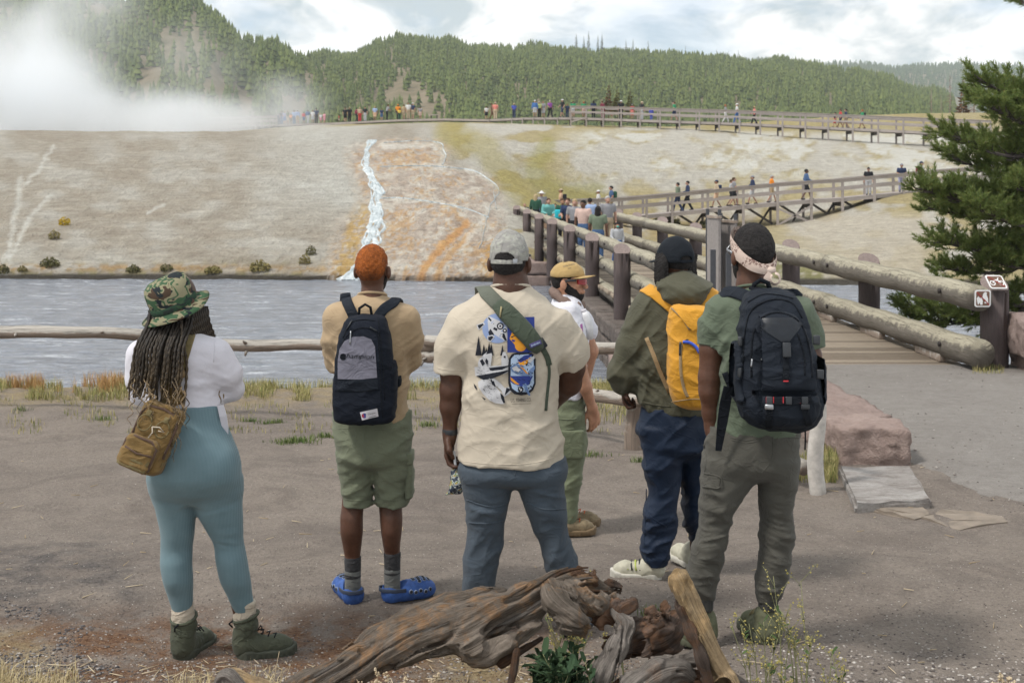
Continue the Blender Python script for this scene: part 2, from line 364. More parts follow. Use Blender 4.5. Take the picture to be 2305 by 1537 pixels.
# relief: terraces in the runoff, hummocks elsewhere, an undercut lip at the water
Z=Z+run*(.14*fbm(PX/16,PY/5,X*0,4))+.10*fbm(X*.35,Y*.35,X*0+2,4)*smooth01((Y-47)/4)+.05*fbm(X*2,Y*2,X*0+2,3)
lip=-1.5+.42+.12*n2_;Z=np.where(Y<46.6-.02*(PX-700)/10*(PX>700),np.minimum(Z,-1.62),Z)
def lerp(a,b,k): return a+(np.asarray(b)-a)*k[..., None]
C=np.zeros(X.shape+(3,));C[:]=(.42,.375,.315)
C=lerp(C,(.50,.47,.42),smooth01((n2_+.1)*1.6));C=lerp(C,(.34,.285,.225),smooth01((-n2_-.12)*2.2)*.45)
C=lerp(C,(.58,.57,.53),smooth01((PX-480)/260)*smooth01((860-PX)/60)*smooth01((560-PY)/140)*.65)
for pl,w in(([(45,400),(40,460),(20,560),(-10,640)],7),([(115,440),(60,500),(20,590),(5,640)],6),([(120,330),(90,380),(55,410)],5),([(330,480),(370,462)],4)):
    C=lerp(C,(.64,.62,.57),smooth01(1.3-dseg(PX+n_*10,PY+n_*6,pl)/w)*.8)
gr=smooth01((PX-940-(PY-300)*.75)/60)*smooth01((330-(PY-290)*0+0*PX)/1)  # grassy right side
gr=smooth01((PX-960-(PY-300)*.55)/70)
g2=smooth01((n2_+.25)*2.4)
C=lerp(C,(.43,.35,.165),gr*g2*.8);C=lerp(C,(.60,.575,.52),gr*(1-g2)*.75)
C=lerp(C,(.40,.34,.09),smooth01(1.5-dseg(PX+n_*16,PY,[(1010,300),(1090,330),(1140,400),(1180,450)])/30)*.5)
C=lerp(C,(.36,.33,.10),smooth01(1.4-dseg(PX+n_*20,PY+n_*6,[(1230,330),(1200,390),(1260,440),(1340,430)])/26)*.6)
C=lerp(C,(.68,.66,.61),smooth01((n_*.6+n2_+.1)*2.2)*smooth01((PX-1230)/120)*smooth01((440-PY)/70)*smooth01((PY-285)/20)*.9)
C=lerp(C,(.55,.49,.40),smooth01((PX-1700)/150)*smooth01((PY-470)/25)*smooth01((2120-PX)/60)*smooth01((n_*.4+.75)*1.3)*.8)
C=lerp(C,(.40,.30,.15),smooth01((PX-1330)/60)*smooth01((1740-PX)/90)*smooth01((PY-470)/25)*smooth01((620-PY)/30)*smooth01((n_+.6))*.8)
C=lerp(C,(.22,.21,.07),smooth01((PX-1560)/60)*smooth01((1900-PX)/60)*smooth01((PY-560)/25)*smooth01((n_+.5)*1.4)*.85)
C=lerp(C,(.40,.33,.16),smooth01((Y-122)/14)*smooth01((PX-700)/100)*.85)
C=lerp(C,(.28,.25,.09),smooth01((PY-575)/40)*(~run)*smooth01((n_+.12)*3)*smooth01((1000-PX)/100)*.6)
# hot-spring runoff colours
RC=np.zeros_like(C);RC[:]=(.50,.44,.395)
RC=lerp(RC,(.66,.61,.55),smooth01((n_+.02)*3));RC=lerp(RC,(.56,.34,.15),smooth01((n3_*.9+n2_*.7-.02)*3.5)*.62);RC=lerp(RC,(.40,.33,.28),smooth01((-n_-.12)*4)*.7)
RC=lerp(RC,(.52,.36,.14),.85*smooth01(n3_*2.2+.9)*smooth01(1.4-dseg(PX+n_*10,PY,[(812,480),(795,520),(785,570),(772,615)])/22))
RC=lerp(RC,(.62,.34,.14),smooth01(1.5-dseg(PX+n_*6,PY,[(1050,500),(1000,550),(965,590),(940,640)])/8)*.85)
RC=lerp(RC,(.60,.36,.17),smooth01(1.5-dseg(PX+n_*6,PY,[(1075,505),(1030,555),(990,600),(985,640)])/6)*.7)
RC=lerp(RC,(.54,.33,.13),smooth01(1.4-dseg(PX+n_*8,PY,[(1105,570),(1098,640)])/22)*smooth01(n3_*2+.9)*.8)
for pl in([(985,322),(1000,340),(992,372)],[(930,374),(1000,376),(1070,386),(1115,420)],[(865,330),(980,325)],[(870,448),(960,452),(1050,470)],[(1040,560),(1100,470)]):
    RC=lerp(RC,(.74,.71,.66),smooth01(1.5-dseg(PX+n_*6,PY+n_*3,pl)/5)*.6)
C=C*np.array((.90,.93,.965));C=C+(RC-C)*runf[..., None]
C=lerp(C,(.05,.045,.04),smooth01((-1.30-Z)/.08)*.95);C=lerp(C,(.40,.26,.13),smooth01(1-np.abs(Z+1.16)/.17)*smooth01((n_+.3)*2)*(~run)*smooth01((800-PX)/100)*.8)  # near-black strip at the waterline: shade under the bank painted into the colour
t=NT('sinter_slope');at=t.n('ShaderNodeAttribute');at.attribute_name='Col';v=t.coord()
f=t.noise(t.coord('Object',(1,.55,1)),2.2,6,.7,.3);g=t.noise(v,9,4,.65);lg=t.noise(t.coord('Object',(.5,1.2,5)),1.6,6,.7,.5)
c=t.mix(.36,at.outputs['Color'],t.ramp(f,[(.3,(.34,.31,.28)),(.5,(.55,.53,.5)),(.7,(.76,.75,.71))]),'OVERLAY')
c=t.mix(.26,c,t.ramp(g,[(.3,(.2,.18,.15)),(.7,(.75,.72,.66))]),'OVERLAY')
t.color(c).rough(.95).spec(.12);c=t.mix(.34,c,t.ramp(lg,[(.3,(.34,.32,.30)),(.5,(.58,.57,.55)),(.66,(.82,.81,.79))]),'OVERLAY');t.color(c);t.bump(t.math('ADD',t.math('ADD',f,lg),t.math('MULTIPLY',g,.5)),.9,.4);M_SINTER=t.m
slope=mesh('terrain',np.stack([X,Y,Z],-1).reshape(-1,3),grid_faces(*X.shape),M_SINTER,col=C.reshape(-1,3));slope['kind']='structure'
BVH_SLOPE=BVHTree.FromPolygons([Vector(p) for p in np.stack([X,Y,Z],-1).reshape(-1,3)],[tuple(int(i) for i in q) for q in grid_faces(*X.shape)])
CAMP=Vector((0,0,EYE))
def ray(px,py): return P(px,py,1)-CAMP
def slope_hit(px,py):
    h=BVH_SLOPE.ray_cast(CAMP,ray(px,py).normalized()); return h[0]
def slope_z(x,y):
    h=BVH_SLOPE.ray_cast(Vector((x,y,60)),Vector((0,0,-1))); return h[0].z if h[0] else 0
# ---- hot stream that runs down to the river
t=NT('hot_white_water');v=t.coord('Object',(1,1,.35));a=t.noise(v,2.2,5,.7,.8)
t.color(t.ramp(a,[(.3,(.30,.35,.37)),(.5,(.50,.56,.58)),(.66,(.78,.81,.82))])).rough(.4);t.bump(a,.8,.2);M_HOT=t.m
sv=[];sf=[]
def strand(pl,seed,amp):
    q=spline(pl,110)
    for i_,(px,py,w) in enumerate(q):
        o_=noise(np.array([py/16.+seed*7]),np.array([seed*3.1]),np.array([0.]))[0]*amp;w=w*(1+.75*noise(np.array([py/5.]),np.array([seed*9.]),np.array([3.]))[0])
        for k_ in(-1,-.4,.4,1):
            h=slope_hit(px+o_+k_*w*.5,py);h=h if h is not None else P(px+k_*w*.5,py,47);sv.append(h+Vector((0,-.03,.04*(1-k_*k_)+.01-.05*(abs(k_)==1))))
        if i_:b_=len(sv)-8;sf.extend([(b_+n,b_+n+1,b_+n+5,b_+n+4) for n in range(3)])
mn=[(842,316,8),(834,330,7),(824,350,8),(824,372,9),(838,400,10),(846,425,10),(850,446,12),(846,470,13),(848,500,13),(838,530,13),(826,560,13),(815,590,14),(800,612,18),(785,632,30)]
for n,(ox,am) in enumerate(((0,5),(-7,8),(7,8),(-2,16),(12,14),(-13,10))):strand([(a+ox*min(1,max(.25,(b-380)/90)),b,w*(1 if n<3 else .55)) for a,b,w in mn],n+1,am)
for n,pl in enumerate(([(860,322,3),(930,318,3),(985,322,3),(1003,338,4),(992,372,3)],[(850,376,3),(930,374,3),(1000,377,4),(1070,388,3),(1116,425,3),(1118,470,2)],[(852,448,3),(900,446,3),(960,453,3),(1050,470,3),(1100,490,2)],[(1108,430,2),(1104,470,2.5),(1090,520,2),(1080,560,1)])):strand([(a,b,w*.45) for a,b,w in pl],n+20,7)
stream=mesh('stream',sv,sf,M_HOT);stream['kind']='structure'
# ---- wooded hills
t=NT('hill_soil');v=t.coord();a=t.noise(v,.02,6,.65,.3);b=t.noise(v,.15,5,.7)
t.color(t.mix(.4,t.ramp(a,[(.3,(.12,.12,.065)),(.5,(.18,.155,.095)),(.7,(.24,.195,.135))]),t.ramp(b,[(.3,(.08,.075,.05)),(.7,(.3,.24,.19))]))).rough(1).spec(.05);M_HILL=t.m
def ridge_fn(rg):
    r=np.array(rg,float); return lambda px:np.interp(px,r[:,0],r[:,1])
def hill(name,rg,d0,d1,z0,rough,seed,pmin,pmax):
    fn=ridge_fn(rg);S=np.concatenate([np.linspace(0,1,46),np.linspace(1.03,1.35,8)]);pxs=np.linspace(pmin,pmax,240)
    SS,PXX=np.meshgrid(S,pxs,indexing='ij');D=d0+(d1-d0)*SS
    zr=EYE+(HY-fn(PXX))*d1/F;k=np.where(SS<=1,np.sin(np.minimum(SS,1)*math.pi/2)**1.15,1-(SS-1)*1.2)
    zz=z0+(zr-z0)*k+rough*fbm(PXX/70+seed,SS*5,PXX*0+seed,4)*np.minimum(1,SS*4)*np.where(SS<1,1-SS**6,.3)
    xx=(PXX-CX)/F*D
    o=mesh(name,np.stack([xx,D,zz],-1).reshape(-1,3),grid_faces(*xx.shape),M_HILL);o['kind']='structure'
    def at(px,s):
        d=d0+(d1-d0)*s;zr=EYE+(HY-fn(px))*d1/F;z=z0+(zr-z0)*np.sin(s*math.pi/2)**1.15+rough*fbm(px/70+seed,s*5,px*0+seed,4)*np.minimum(1,s*4)*(1-s**6)
        return np.stack([(px-CX)/F*d,d,z],-1)
    return at
def conifer_t(n,tiers,seed):
    rs=np.random.RandomState(seed);v=[];f=[]
    for i in range(tiers):
        z0=.06+.86*i/tiers;z1=min(1,z0+1.35/tiers);r=.20*(1-z0)**.8+.012;o=len(v)
        for k in range(n):
            a=2*math.pi*(k+.5*(i%2))/n;rr=r*rs.uniform(.55,1.25);v.append((rr*math.cos(a),rr*math.sin(a),z0+rs.uniform(-.025,.03)))
        v.append((rs.uniform(-.01,.01),0,z1));f+=[(o+k,o+(k+1)%n,o+n) for k in range(n)]
    return np.array(v),np.array(f)
def leafm(name,c,var=.35):
    t=NT(name);g=t.n('ShaderNodeNewGeometry');q=t.n('ShaderNodeObjectInfo')
    v=t.coord();a=t.noise(v,.06,3,.6);b=t.noise(v,1.4,2,.6)
    cc=t.ramp(a,[(.3,[x*(1-var) for x in c]),(.7,[c[0]*(1+var*1.3),c[1]*(1+var),c[2]*(1+var*.4)])])
    cc=t.mix(.5,cc,t.ramp(g.outputs['Random Per Island'],[(0,[x*.55 for x in c]),(1,[c[0]*1.9,c[1]*1.5,c[2]*1.2])]));t.color(cc).rough(.9).spec(.1); return t.m
M_FOR=[leafm('conifer_forest',(.095,.135,.055),.45),leafm('conifer_forest_far',(.065,.105,.05))]
def forest(name,pts,hs,m,label,seed):
    rs=np.random.RandomState(seed);T=[conifer_t(6,4,s) for s in range(5)];V=[];Fc=[];o=0
    for k in range(5):
        sel=np.arange(len(pts))%5==k;p=pts[sel];h=hs[sel];n=len(p);tv,tf=T[k];a=rs.rand(n)*6.28;w=rs.uniform(.75,1.25,n)
        c,s=np.cos(a)[:, None],np.sin(a)[:, None]
        x=(tv[None,:,0]*c-tv[None,:,1]*s)*(h*w)[:, None];y=(tv[None,:,0]*s+tv[None,:,1]*c)*(h*w)[:, None];z=tv[None,:,2]*h[:, None]
        vv=np.stack([x+p[:,0:1],y+p[:,1:2],z+p[:,2:3]-.2],-1).reshape(-1,3);ff=(tf[None]+(np.arange(n)*len(tv))[:, None, None]).reshape(-1,3)+o
        V.append(vv);Fc.append(ff);o+=len(vv)
    ob=mesh(name,np.vstack(V),np.vstack(Fc),m,smooth=False);tag(ob,label,'forest',kind='stuff'); return ob
rs=np.random.RandomState(11)
RA=[(-900,110),(-400,60),(0,30),(180,36),(240,42),(330,24),(400,32),(450,56),(500,90),(560,126),(620,160),(680,190),(760,210),(900,262)]
RB=[(480,255),(560,218),(640,180),(700,166),(780,154),(850,130),(890,124),(960,134),(1050,138),(1200,148),(1300,150),(1420,154),(1520,164),(1640,172),(1740,178),(1850,188),(1960,204),(2060,228),(2200,268)]
RCc=[(900,175),(1300,165),(1500,158),(1640,160),(1800,164),(2000,170),(2200,172),(2305,173),(2600,178),(3000,190)]
hA=hill('hill_behind_spring',RA,330,900,8,9,3.1,-900,900)
hB=hill('hill_middle',RB,380,1000,8,8,8.7,480,2200)
hC=hill('hill_far',RCc,1300,2600,6,14,5.2,900,3000)
def scatter(at,n,p0,p1,seed,clear,hmin,hmax,smin=.0):
    rs=np.random.RandomState(seed);px=rs.uniform(p0,p1,n);s=smin+(1-smin)*rs.rand(n)**.75
    dn=fbm(px/55+seed,s*6,px*0+seed,4);keep=dn>clear(px,s)-.25*(rs.rand(n)<.25)
    px,s=px[keep],s[keep]; return at(px,s),hmin*.8+(hmax*1.25-hmin*.8)*rs.rand(len(px))**1.5
pA,qA=scatter(hA,8500,-500,900,21, lambda px,s:np.where(px>240,-.08,.0)+.0*s,5,9)
rg=rs.uniform(-500,700,170);pA2=hA(rg,np.full(170,.995));pA=np.vstack([pA,pA2]);qA=np.concatenate([qA,rs.uniform(5,10,170)])
forest('conifer_forest',pA,qA,M_FOR[0],'patchy conifer wood on the steep brown hill behind the steam',1)
pB,qB=scatter(hB,27000,480,2150,33, lambda px,s:np.where((px>1150)&(px<1340)&(s>.72)&(s<.93),.10,np.where(px<1020,-.16,-.45)),3.6,6.4)
rg=rs.uniform(560,2000,260);pB2=hB(rg,np.full(260,.995));pB=np.vstack([pB,pB2]);qB=np.concatenate([qB,rs.uniform(3.5,7,260)])
forest('conifer_forest',pB,qB,M_FOR[0],'dense green conifer wood on the long middle ridge',2)
pC,qC=scatter(hC,9000,1200,2600,47, lambda px,s:-.7+0*px,8,13,.2)
rg=rs.uniform(1300,2600,500);pC2=hC(rg,np.full(500,.995));pC=np.vstack([pC,pC2]);qC=np.concatenate([qC,rs.uniform(8,14,500)])
forest('conifer_forest',pC,qC,M_FOR[1],'distant hazy conifer wood on the flat ridge at right',3)
# trees one can tell apart: tall snags on the skyline, trees behind the boardwalk
M_BARK=plain('grey_bark',(.16,.12,.10),.9,var=.3,bump=.6);M_DEAD=plain('dead_wood_grey',(.30,.25,.22),.9,var=.3,bump=.6)
M_GRN=leafm('tree_green',(.075,.10,.035));M_YEL=leafm('tree_yellow_green',(.14,.14,.045));M_RUST=leafm('tree_rusty',(.19,.12,.075));M_TWIG=leafm('bare_twigs',(.19,.16,.145))
def far_tree(px,pyb,pyt,d,kind,label,seed,w=1.0):
    b=P(px,pyb,d);H=(pyb-pyt)*d/F;rs=np.random.RandomState(seed)
    r=root('conifer_tree',b,label,'tree','single trees on and before the far hills')
    tube('trunk',[b+Vector((0,0,-.3)),b+Vector((.01*H,0,H*.5)),b+Vector((0,0,H))],[H*.017,H*.011,H*.003],M_DEAD if kind=='dead' else M_BARK,r,6)
    v=[];f=[]
    if kind=='dead':
        for i in range(46):
            z=H*rs.uniform(.15,.97);L=H*.13*(1.15-z/H)*rs.uniform(.5,1.3)*w;a=rs.rand()*6.28;e=b+Vector((math.cos(a)*L,math.sin(a)*L,z+L*rs.uniform(-.5,.3)))
            s=b+Vector((0,0,z));o=len(v);u=Vector((0,0,H*.006));v+=[s-u,s+u,e];f.append((o,o+1,o+2))
            for k in range(4):
                q=s.lerp(e,rs.uniform(.3,1));g=q+Vector((rs.uniform(-1,1),rs.uniform(-1,1),rs.uniform(-1.2,.5)))*L*.35;o=len(v);v+=[q-u*.6,q+u*.6,g];f.append((o,o+1,o+2))
    else:
        for i in range(260):
            z=H*rs.uniform(.08,.99);L=H*.19*(1.05-z/H)**.8*rs.uniform(.4,1.15)*w;a=rs.rand()*6.28;dr=Vector((math.cos(a),math.sin(a),rs.uniform(-.35,.15)));s=b+Vector((0,0,z))+dr*L*.25;e=s+dr*L
            sd_=Vector((-dr.y,dr.x,0))*L*.32;o=len(v);v+=[s,s.lerp(e,.55)+sd_,e,s.lerp(e,.55)-sd_,s.lerp(e,.5)+Vector((0,0,-L*.3))];f+=[(o,o+1,o+2),(o,o+2,o+3),(o,o+4,o+2)]
    mesh('crown',v,f,{'dead':M_TWIG,'green':M_GRN,'yellow':M_YEL,'rust':M_RUST}[kind],r, False)
far_tree(1370,262,190,170,'rust','rusty brown conifer behind the boardwalk rail, left of two yellowish ones',1)
far_tree(1390,262,200,165,'yellow','yellow-green conifer beside the rusty one behind the boardwalk',2,1.3)
far_tree(1418,262,203,168,'yellow','yellow-green conifer standing right behind a white-hatted walker',3,1.2)
far_tree(2096,262,196,190,'dead','shorter bare grey snag left of the tallest snag at right',4)
far_tree(2138,264,168,185,'dead','tallest bare grey snag behind the boardwalk at right',5)
far_tree(2118,262,214,180,'dead','low bare snag tucked between two taller snags at right',6,1.4)
far_tree(2168,266,178,175,'rust','thin yellow-brown conifer just left of the big pine',7)
far_tree(2192,268,160,170,'dead','bare snag half hidden behind the top of the big pine',8,1.3)
for i,(px,yb,yt) in enumerate([(1297,130,80),(1314,113,84),(1325,113,74),(1346,116,84),(1355,116,80),(1409,122,94),(1425,124,92),(1459,127,96),(1543,138,108),(1572,142,118),(1613,150,116),(1640,152,120),(1662,155,118),(1708,162,130),(1838,170,140)]):
    far_tree(px,yb+18,yt-4,985,'green',['lone tall conifer on the ridge skyline, number %s from the left of the skyline row'%w for w in 'one two three four five six seven eight nine ten eleven twelve thirteen fourteen fifteen'.split()][i],20+i,.55)
# ================================================================ timber materials
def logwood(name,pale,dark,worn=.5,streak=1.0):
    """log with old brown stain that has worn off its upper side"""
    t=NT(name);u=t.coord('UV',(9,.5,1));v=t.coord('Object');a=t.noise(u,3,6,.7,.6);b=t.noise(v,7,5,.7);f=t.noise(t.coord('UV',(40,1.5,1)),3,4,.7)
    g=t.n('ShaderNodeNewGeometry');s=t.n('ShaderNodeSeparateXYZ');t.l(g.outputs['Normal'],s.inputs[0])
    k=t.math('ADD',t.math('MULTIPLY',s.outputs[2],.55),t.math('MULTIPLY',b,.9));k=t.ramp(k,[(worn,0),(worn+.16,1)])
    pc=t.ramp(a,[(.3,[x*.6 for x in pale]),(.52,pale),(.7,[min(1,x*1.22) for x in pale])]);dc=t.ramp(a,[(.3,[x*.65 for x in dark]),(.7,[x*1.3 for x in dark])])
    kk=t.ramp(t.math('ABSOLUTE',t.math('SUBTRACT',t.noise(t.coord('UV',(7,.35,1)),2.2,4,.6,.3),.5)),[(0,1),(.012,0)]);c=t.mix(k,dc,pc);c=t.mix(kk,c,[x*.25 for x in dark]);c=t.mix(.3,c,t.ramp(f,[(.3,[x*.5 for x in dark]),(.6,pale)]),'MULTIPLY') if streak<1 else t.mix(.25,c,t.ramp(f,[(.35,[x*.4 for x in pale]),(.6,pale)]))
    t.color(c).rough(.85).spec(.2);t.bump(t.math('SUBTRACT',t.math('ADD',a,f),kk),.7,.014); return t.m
def timber(name,c,var=.3,scale=(2,2,20)):
    t=NT(name);v=t.coord('Object',scale);a=t.noise(v,3,5,.7,.4);b=t.noise(t.coord(),1.2,4,.6);
    cc=t.ramp(a,[(.3,[x*(1-var) for x in c]),(.7,[min(1,x*(1+var)) for x in c])]);cc=t.mix(.35,cc,t.ramp(b,[(.3,[x*.65 for x in c]),(.7,[min(1,x*1.25) for x in c])]))
    t.color(cc).rough(.9).spec(.15);t.bump(a,.5,.01); return t.m
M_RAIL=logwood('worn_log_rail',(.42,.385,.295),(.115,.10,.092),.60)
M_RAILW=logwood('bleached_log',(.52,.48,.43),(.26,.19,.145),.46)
M_POST=timber('brown_stained_post',(.098,.078,.076),.3,(20,20,2))
M_PTOP=timber('post_cut_top',(.25,.20,.185),.35,(9,9,9))
M_PLANK=timber('deck_plank',(.30,.25,.195),.3,(2.5,22,2.5));M_PLANK2=timber('deck_plank_dark',(.19,.155,.12),.3,(2.5,22,2.5))
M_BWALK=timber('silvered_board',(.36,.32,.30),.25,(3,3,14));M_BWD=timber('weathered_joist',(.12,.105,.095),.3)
M_BOLT=plain('rusty_bolt',(.05,.042,.04),.6,.6)
t=NT('pink_rhyolite');v=t.coord();a=t.noise(v,2.6,6,.68,.5);b=t.noise(v,17,6,.75);g=t.noise(v,70,3,.6)
oi=t.n('ShaderNodeObjectInfo')
c=t.ramp(a,[(.3,(.20,.145,.128)),(.5,(.34,.255,.225)),(.7,(.46,.37,.335))]);c=t.mix(.4,c,t.ramp(b,[(.3,(.13,.095,.085)),(.55,(.36,.28,.25)),(.75,(.58,.5,.46))]))
c=t.mix(.35,c,t.ramp(oi.outputs['Random'],[(0,(.26,.21,.2)),(.5,(.36,.27,.235)),(1,(.42,.33,.30))]))
t.color(c).rough(.95).spec(.12);t.bump(t.math('ADD',a,t.math('ADD',b,t.math('MULTIPLY',g,.3))),.8,.05);M_STONE=t.m
t=NT('shaded_coursed_stone');v=t.coord();a=t.noise(v,3.2,6,.7,.4);b=t.noise(v,22,5,.7);oi=t.n('ShaderNodeObjectInfo');c=t.mix(.4,t.ramp(a,[(.3,(.07,.06,.055)),(.55,(.16,.135,.12)),(.72,(.27,.235,.21))]),t.ramp(oi.outputs['Random'],[(0,(.09,.08,.075)),(1,(.22,.18,.16))]));c=t.mix(.3,c,t.ramp(b,[(.3,(.05,.045,.04)),(.7,(.3,.26,.235))]));t.color(c).rough(.95).spec(.1);t.bump(t.math('ADD',a,b),.8,.04);M_STONE_SHADE=t.m  # shadow side of the wall below the posts, painted in as darker stone
def stone(name,c,s,parent,m=None,rz=0,seed=0,amp=.05,tilt=0,cuts=5):
    """rough-faced block: subdivided bevelled cube pushed about by noise"""
    bm=bmesh.new();bmesh.ops.create_cube(bm,size=1);bmesh.ops.subdivide_edges(bm,edges=list(bm.edges),cuts=cuts,use_grid_fill=True)
    v=np.array([q.co[:] for q in bm.verts]);q=np.sign(v)*np.abs(v*2)**1.0/2
    n=np.abs(v*2);rr=np.maximum(0,(np.sort(n,1)[:,1:]-.72)).sum(1);q=q*(1-.06*rr)[:, None];q=q*np.array(s)
    dn=np.stack([fbm(q[:,0]*5+seed*3.7+k*9,q[:,1]*5,q[:,2]*5+seed,3) for k in range(3)],-1);q=q+dn*amp*min(1,min(s)*2.5)
    if cuts>6:q=q+np.stack([1-2*np.abs(fbm(q[:,0]*9+seed+k*5,q[:,1]*9,q[:,2]*16,3)) for k in range(3)],-1)*.022
    M=Matrix.Rotation(rz,3,'Z')@Matrix.Rotation(tilt,3,'X');q=q@np.array(M).T+np.array(c)
    bm.verts.index_update();fs=np.array([[w.index for w in f.verts] for f in bm.faces]);bm.free()
    o=mesh(name,q,fs,m or M_STONE,parent); return o
# ================================================================ log bridge
KX=(989-CX)/F
def BR(l,d,z): return Vector((l+KX*d,d,z))
ZD=-.36
bridge=root('log_bridge',BR(5.3,17.4,ZD),'log footbridge with thick round rails and dark posts crossing the river','bridge')
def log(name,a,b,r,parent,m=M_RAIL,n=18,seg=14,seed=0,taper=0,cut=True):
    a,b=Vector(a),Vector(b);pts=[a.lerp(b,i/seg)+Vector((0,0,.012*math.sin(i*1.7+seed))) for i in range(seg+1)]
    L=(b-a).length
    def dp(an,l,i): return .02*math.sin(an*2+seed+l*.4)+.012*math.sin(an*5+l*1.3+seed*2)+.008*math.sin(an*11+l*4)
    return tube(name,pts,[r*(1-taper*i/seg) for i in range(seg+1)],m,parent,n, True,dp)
LP=[15.9,20.7,25.7,30.7,36,41.6,47,53.6,60.7,66,73];RP=[17.1,22.1,27,32,37,42.5,48,53,58,63,68]
def post(l,d,zt,zb,r,face=-1,seed=0):
    b=BR(l,d,zb);n=20;v=[];f=[]
    H=zt-zb;lv=[0,H*.3,H*.6,H-.14]
    for z in lv:
        for k in range(n):
            a=2*math.pi*k/n;q=r*(1+.03*math.sin(3*a+seed)+.02*math.sin(7*a+z*3));v.append(b+Vector((math.cos(a)*q,math.sin(a)*q,z)))
    for i in range(3):
        for k in range(n):f.append((i*n+k,i*n+(k+1)%n,(i+1)*n+(k+1)%n,(i+1)*n+k))
    o=len(v)
    for k in range(n):  # slanted saw cut
        a=2*math.pi*k/n;v.append(b+Vector((math.cos(a)*r*.98,math.sin(a)*r*.98,H-.14+.14*(.5+.5*math.sin(a))*1.6-.05)))
    for k in range(n):f.append((3*n+k,3*n+(k+1)%n,o+(k+1)%n,o+k))
    p=mesh('post',v,f,M_POST,bridge);mesh('post_top',[q+Vector((0,0,.004)) for q in v[o:]],[tuple(range(n))],M_PTOP,p, False)
    return p
for i,d in enumerate(LP):
    if i>=1:post(3.52,d,.78,float(np.interp(d,[30,36,47,60,73],[-.78,-.9,-1.1,-1.4,-1.6])),.165,seed=i)
post(3.52,15.9,.74,-.5,.17,seed=4)
for i,d in enumerate(RP):post(7.12,d,.80,-.95,.175,seed=i+20)
for a,b in((15.6,23),(23,33),(33,43.5),(43.5,54),(54,64),(64,74)):
    for z,r in((.60,.145),(.10,.145),(-.46,.15)):
        if z<-.3 and a<20: continue
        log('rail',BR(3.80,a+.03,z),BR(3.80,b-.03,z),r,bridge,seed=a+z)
for a,b in((16.75,23.2),(23.2,33),(33,43.5),(43.5,54),(54,69)):
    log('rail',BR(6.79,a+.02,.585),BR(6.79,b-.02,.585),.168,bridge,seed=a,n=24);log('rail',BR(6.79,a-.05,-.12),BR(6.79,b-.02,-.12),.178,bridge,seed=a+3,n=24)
for d,z in((17.6,.60),(17.6,-.10),(22.7,.60),(22.7,-.10),(23.5,.6),(23.5,-.1)):
    q=BR(6.61,d,z);tube('bolt',[q,q+Vector((-.02,-.004,0))],.035,M_BOLT,bridge,8)
for d in(24.2,26.9,29.5,32.2,35,38):
    for z in(.62,.1):q=BR(3.66,d,z);tube('bolt',[q+Vector((.0,0,0)),q+Vector((-.03,-.0,0))],.03,M_BOLT,bridge,8)
for d in np.arange(17.8,40,2.45):  # pale scupper blocks under the right rail
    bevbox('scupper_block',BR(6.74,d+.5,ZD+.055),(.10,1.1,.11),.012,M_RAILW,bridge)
# planks: nearest ones are pieces, the far deck is one mass
pm= None
for i in range(150):
    d=17.42+.19*(i+.5)
    if pm is None:
        o=bevbox('plank',BR(5.29,d,ZD-.04),(3.3,.168,.08),.014,M_PLANK,bridge,seg=1);pm=o.data;base=Vector(BR(5.29,d,ZD-.04))
    else:
        o=bpy.data.objects.new('plank',pm);COL.objects.link(o);o.parent=bridge;o.location=BR(5.29,d,ZD-.04)-base+Vector((random.uniform(-.03,.03),0,random.uniform(-.006,.006)));o.rotation_euler=(0,0,random.uniform(-.004,.004))
        if random.random()<.4:o.material_slots[0].link='OBJECT';o.material_slots[0].material=M_PLANK2
mb=MB()
for i in range(150,300):mb.add(*box_vf(BR(5.29,17.42+.19*(i+.5),ZD-.04),(3.3,.176,.08)))
o=mb.build('far_planks',M_PLANK,bridge, False);o['kind']='stuff'
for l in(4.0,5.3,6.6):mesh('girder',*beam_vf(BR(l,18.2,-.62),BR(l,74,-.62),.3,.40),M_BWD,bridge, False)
# abutments of squared stone
def stone_wall(label,rows,seed,m=None,amp=.05):
    """rows: (z0, z1, [(corner a, corner b, thickness), ...])"""
    c0=rows[0][2][0][0];r=root('stone_abutment',Vector((c0[0],c0[1],rows[0][0])),label,'stone wall');rs=random.Random(seed)
    for z0,z1,segs in rows:
        for a,b,th in segs:
            a=Vector((a[0],a[1],0));b=Vector((b[0],b[1],0));L=(b-a).length;tdir=(b-a).normalized();x=-rs.uniform(0,.3)
            while x<L-.1:
                w=min(rs.uniform(.55,1.05),L-x+.1);c=a+tdir*(x+w/2);hh=z1-z0
                stone('stone',(c.x,c.y,(z0+z1)/2),(w-.03,th,hh-.03),r,m,math.atan2(tdir.y,tdir.x),rs.random()*50,amp);x+=w
    return r
def courses(z0,z1,h,segs):
    n=max(1,round((z1-z0)/h)); return[(z0+(z1-z0)*i/n,z0+(z1-z0)*(i+1)/n,segs) for i in range(n)]
stone_wall('pinkish stone abutment block below the near left end of the bridge',courses(-2.0,-.40,.42,[(BR(2.45,18.4,0),BR(3.9,18.4,0),.9),(BR(2.75,19.4,0),BR(3.9,19.4,0),.9)]),1, None,.09)
stone_wall('coursed stone wall coloured as in shade under the left bridge posts',courses(-2.0,-.62,.36,[(BR(3.42,20.2,0),BR(3.42,33.0,0),.5),(BR(3.42,33.0,0),BR(7,33.2,0),.6)]),2,M_STONE_SHADE)
stone_wall('far stone abutment of the bridge at the opposite bank',courses(-2.0,-.7,.4,[(BR(2.9,44.5,0),BR(7,44.5,0),.7),(BR(2.9,44.5,0),BR(2.9,60,0),.7)]),3)
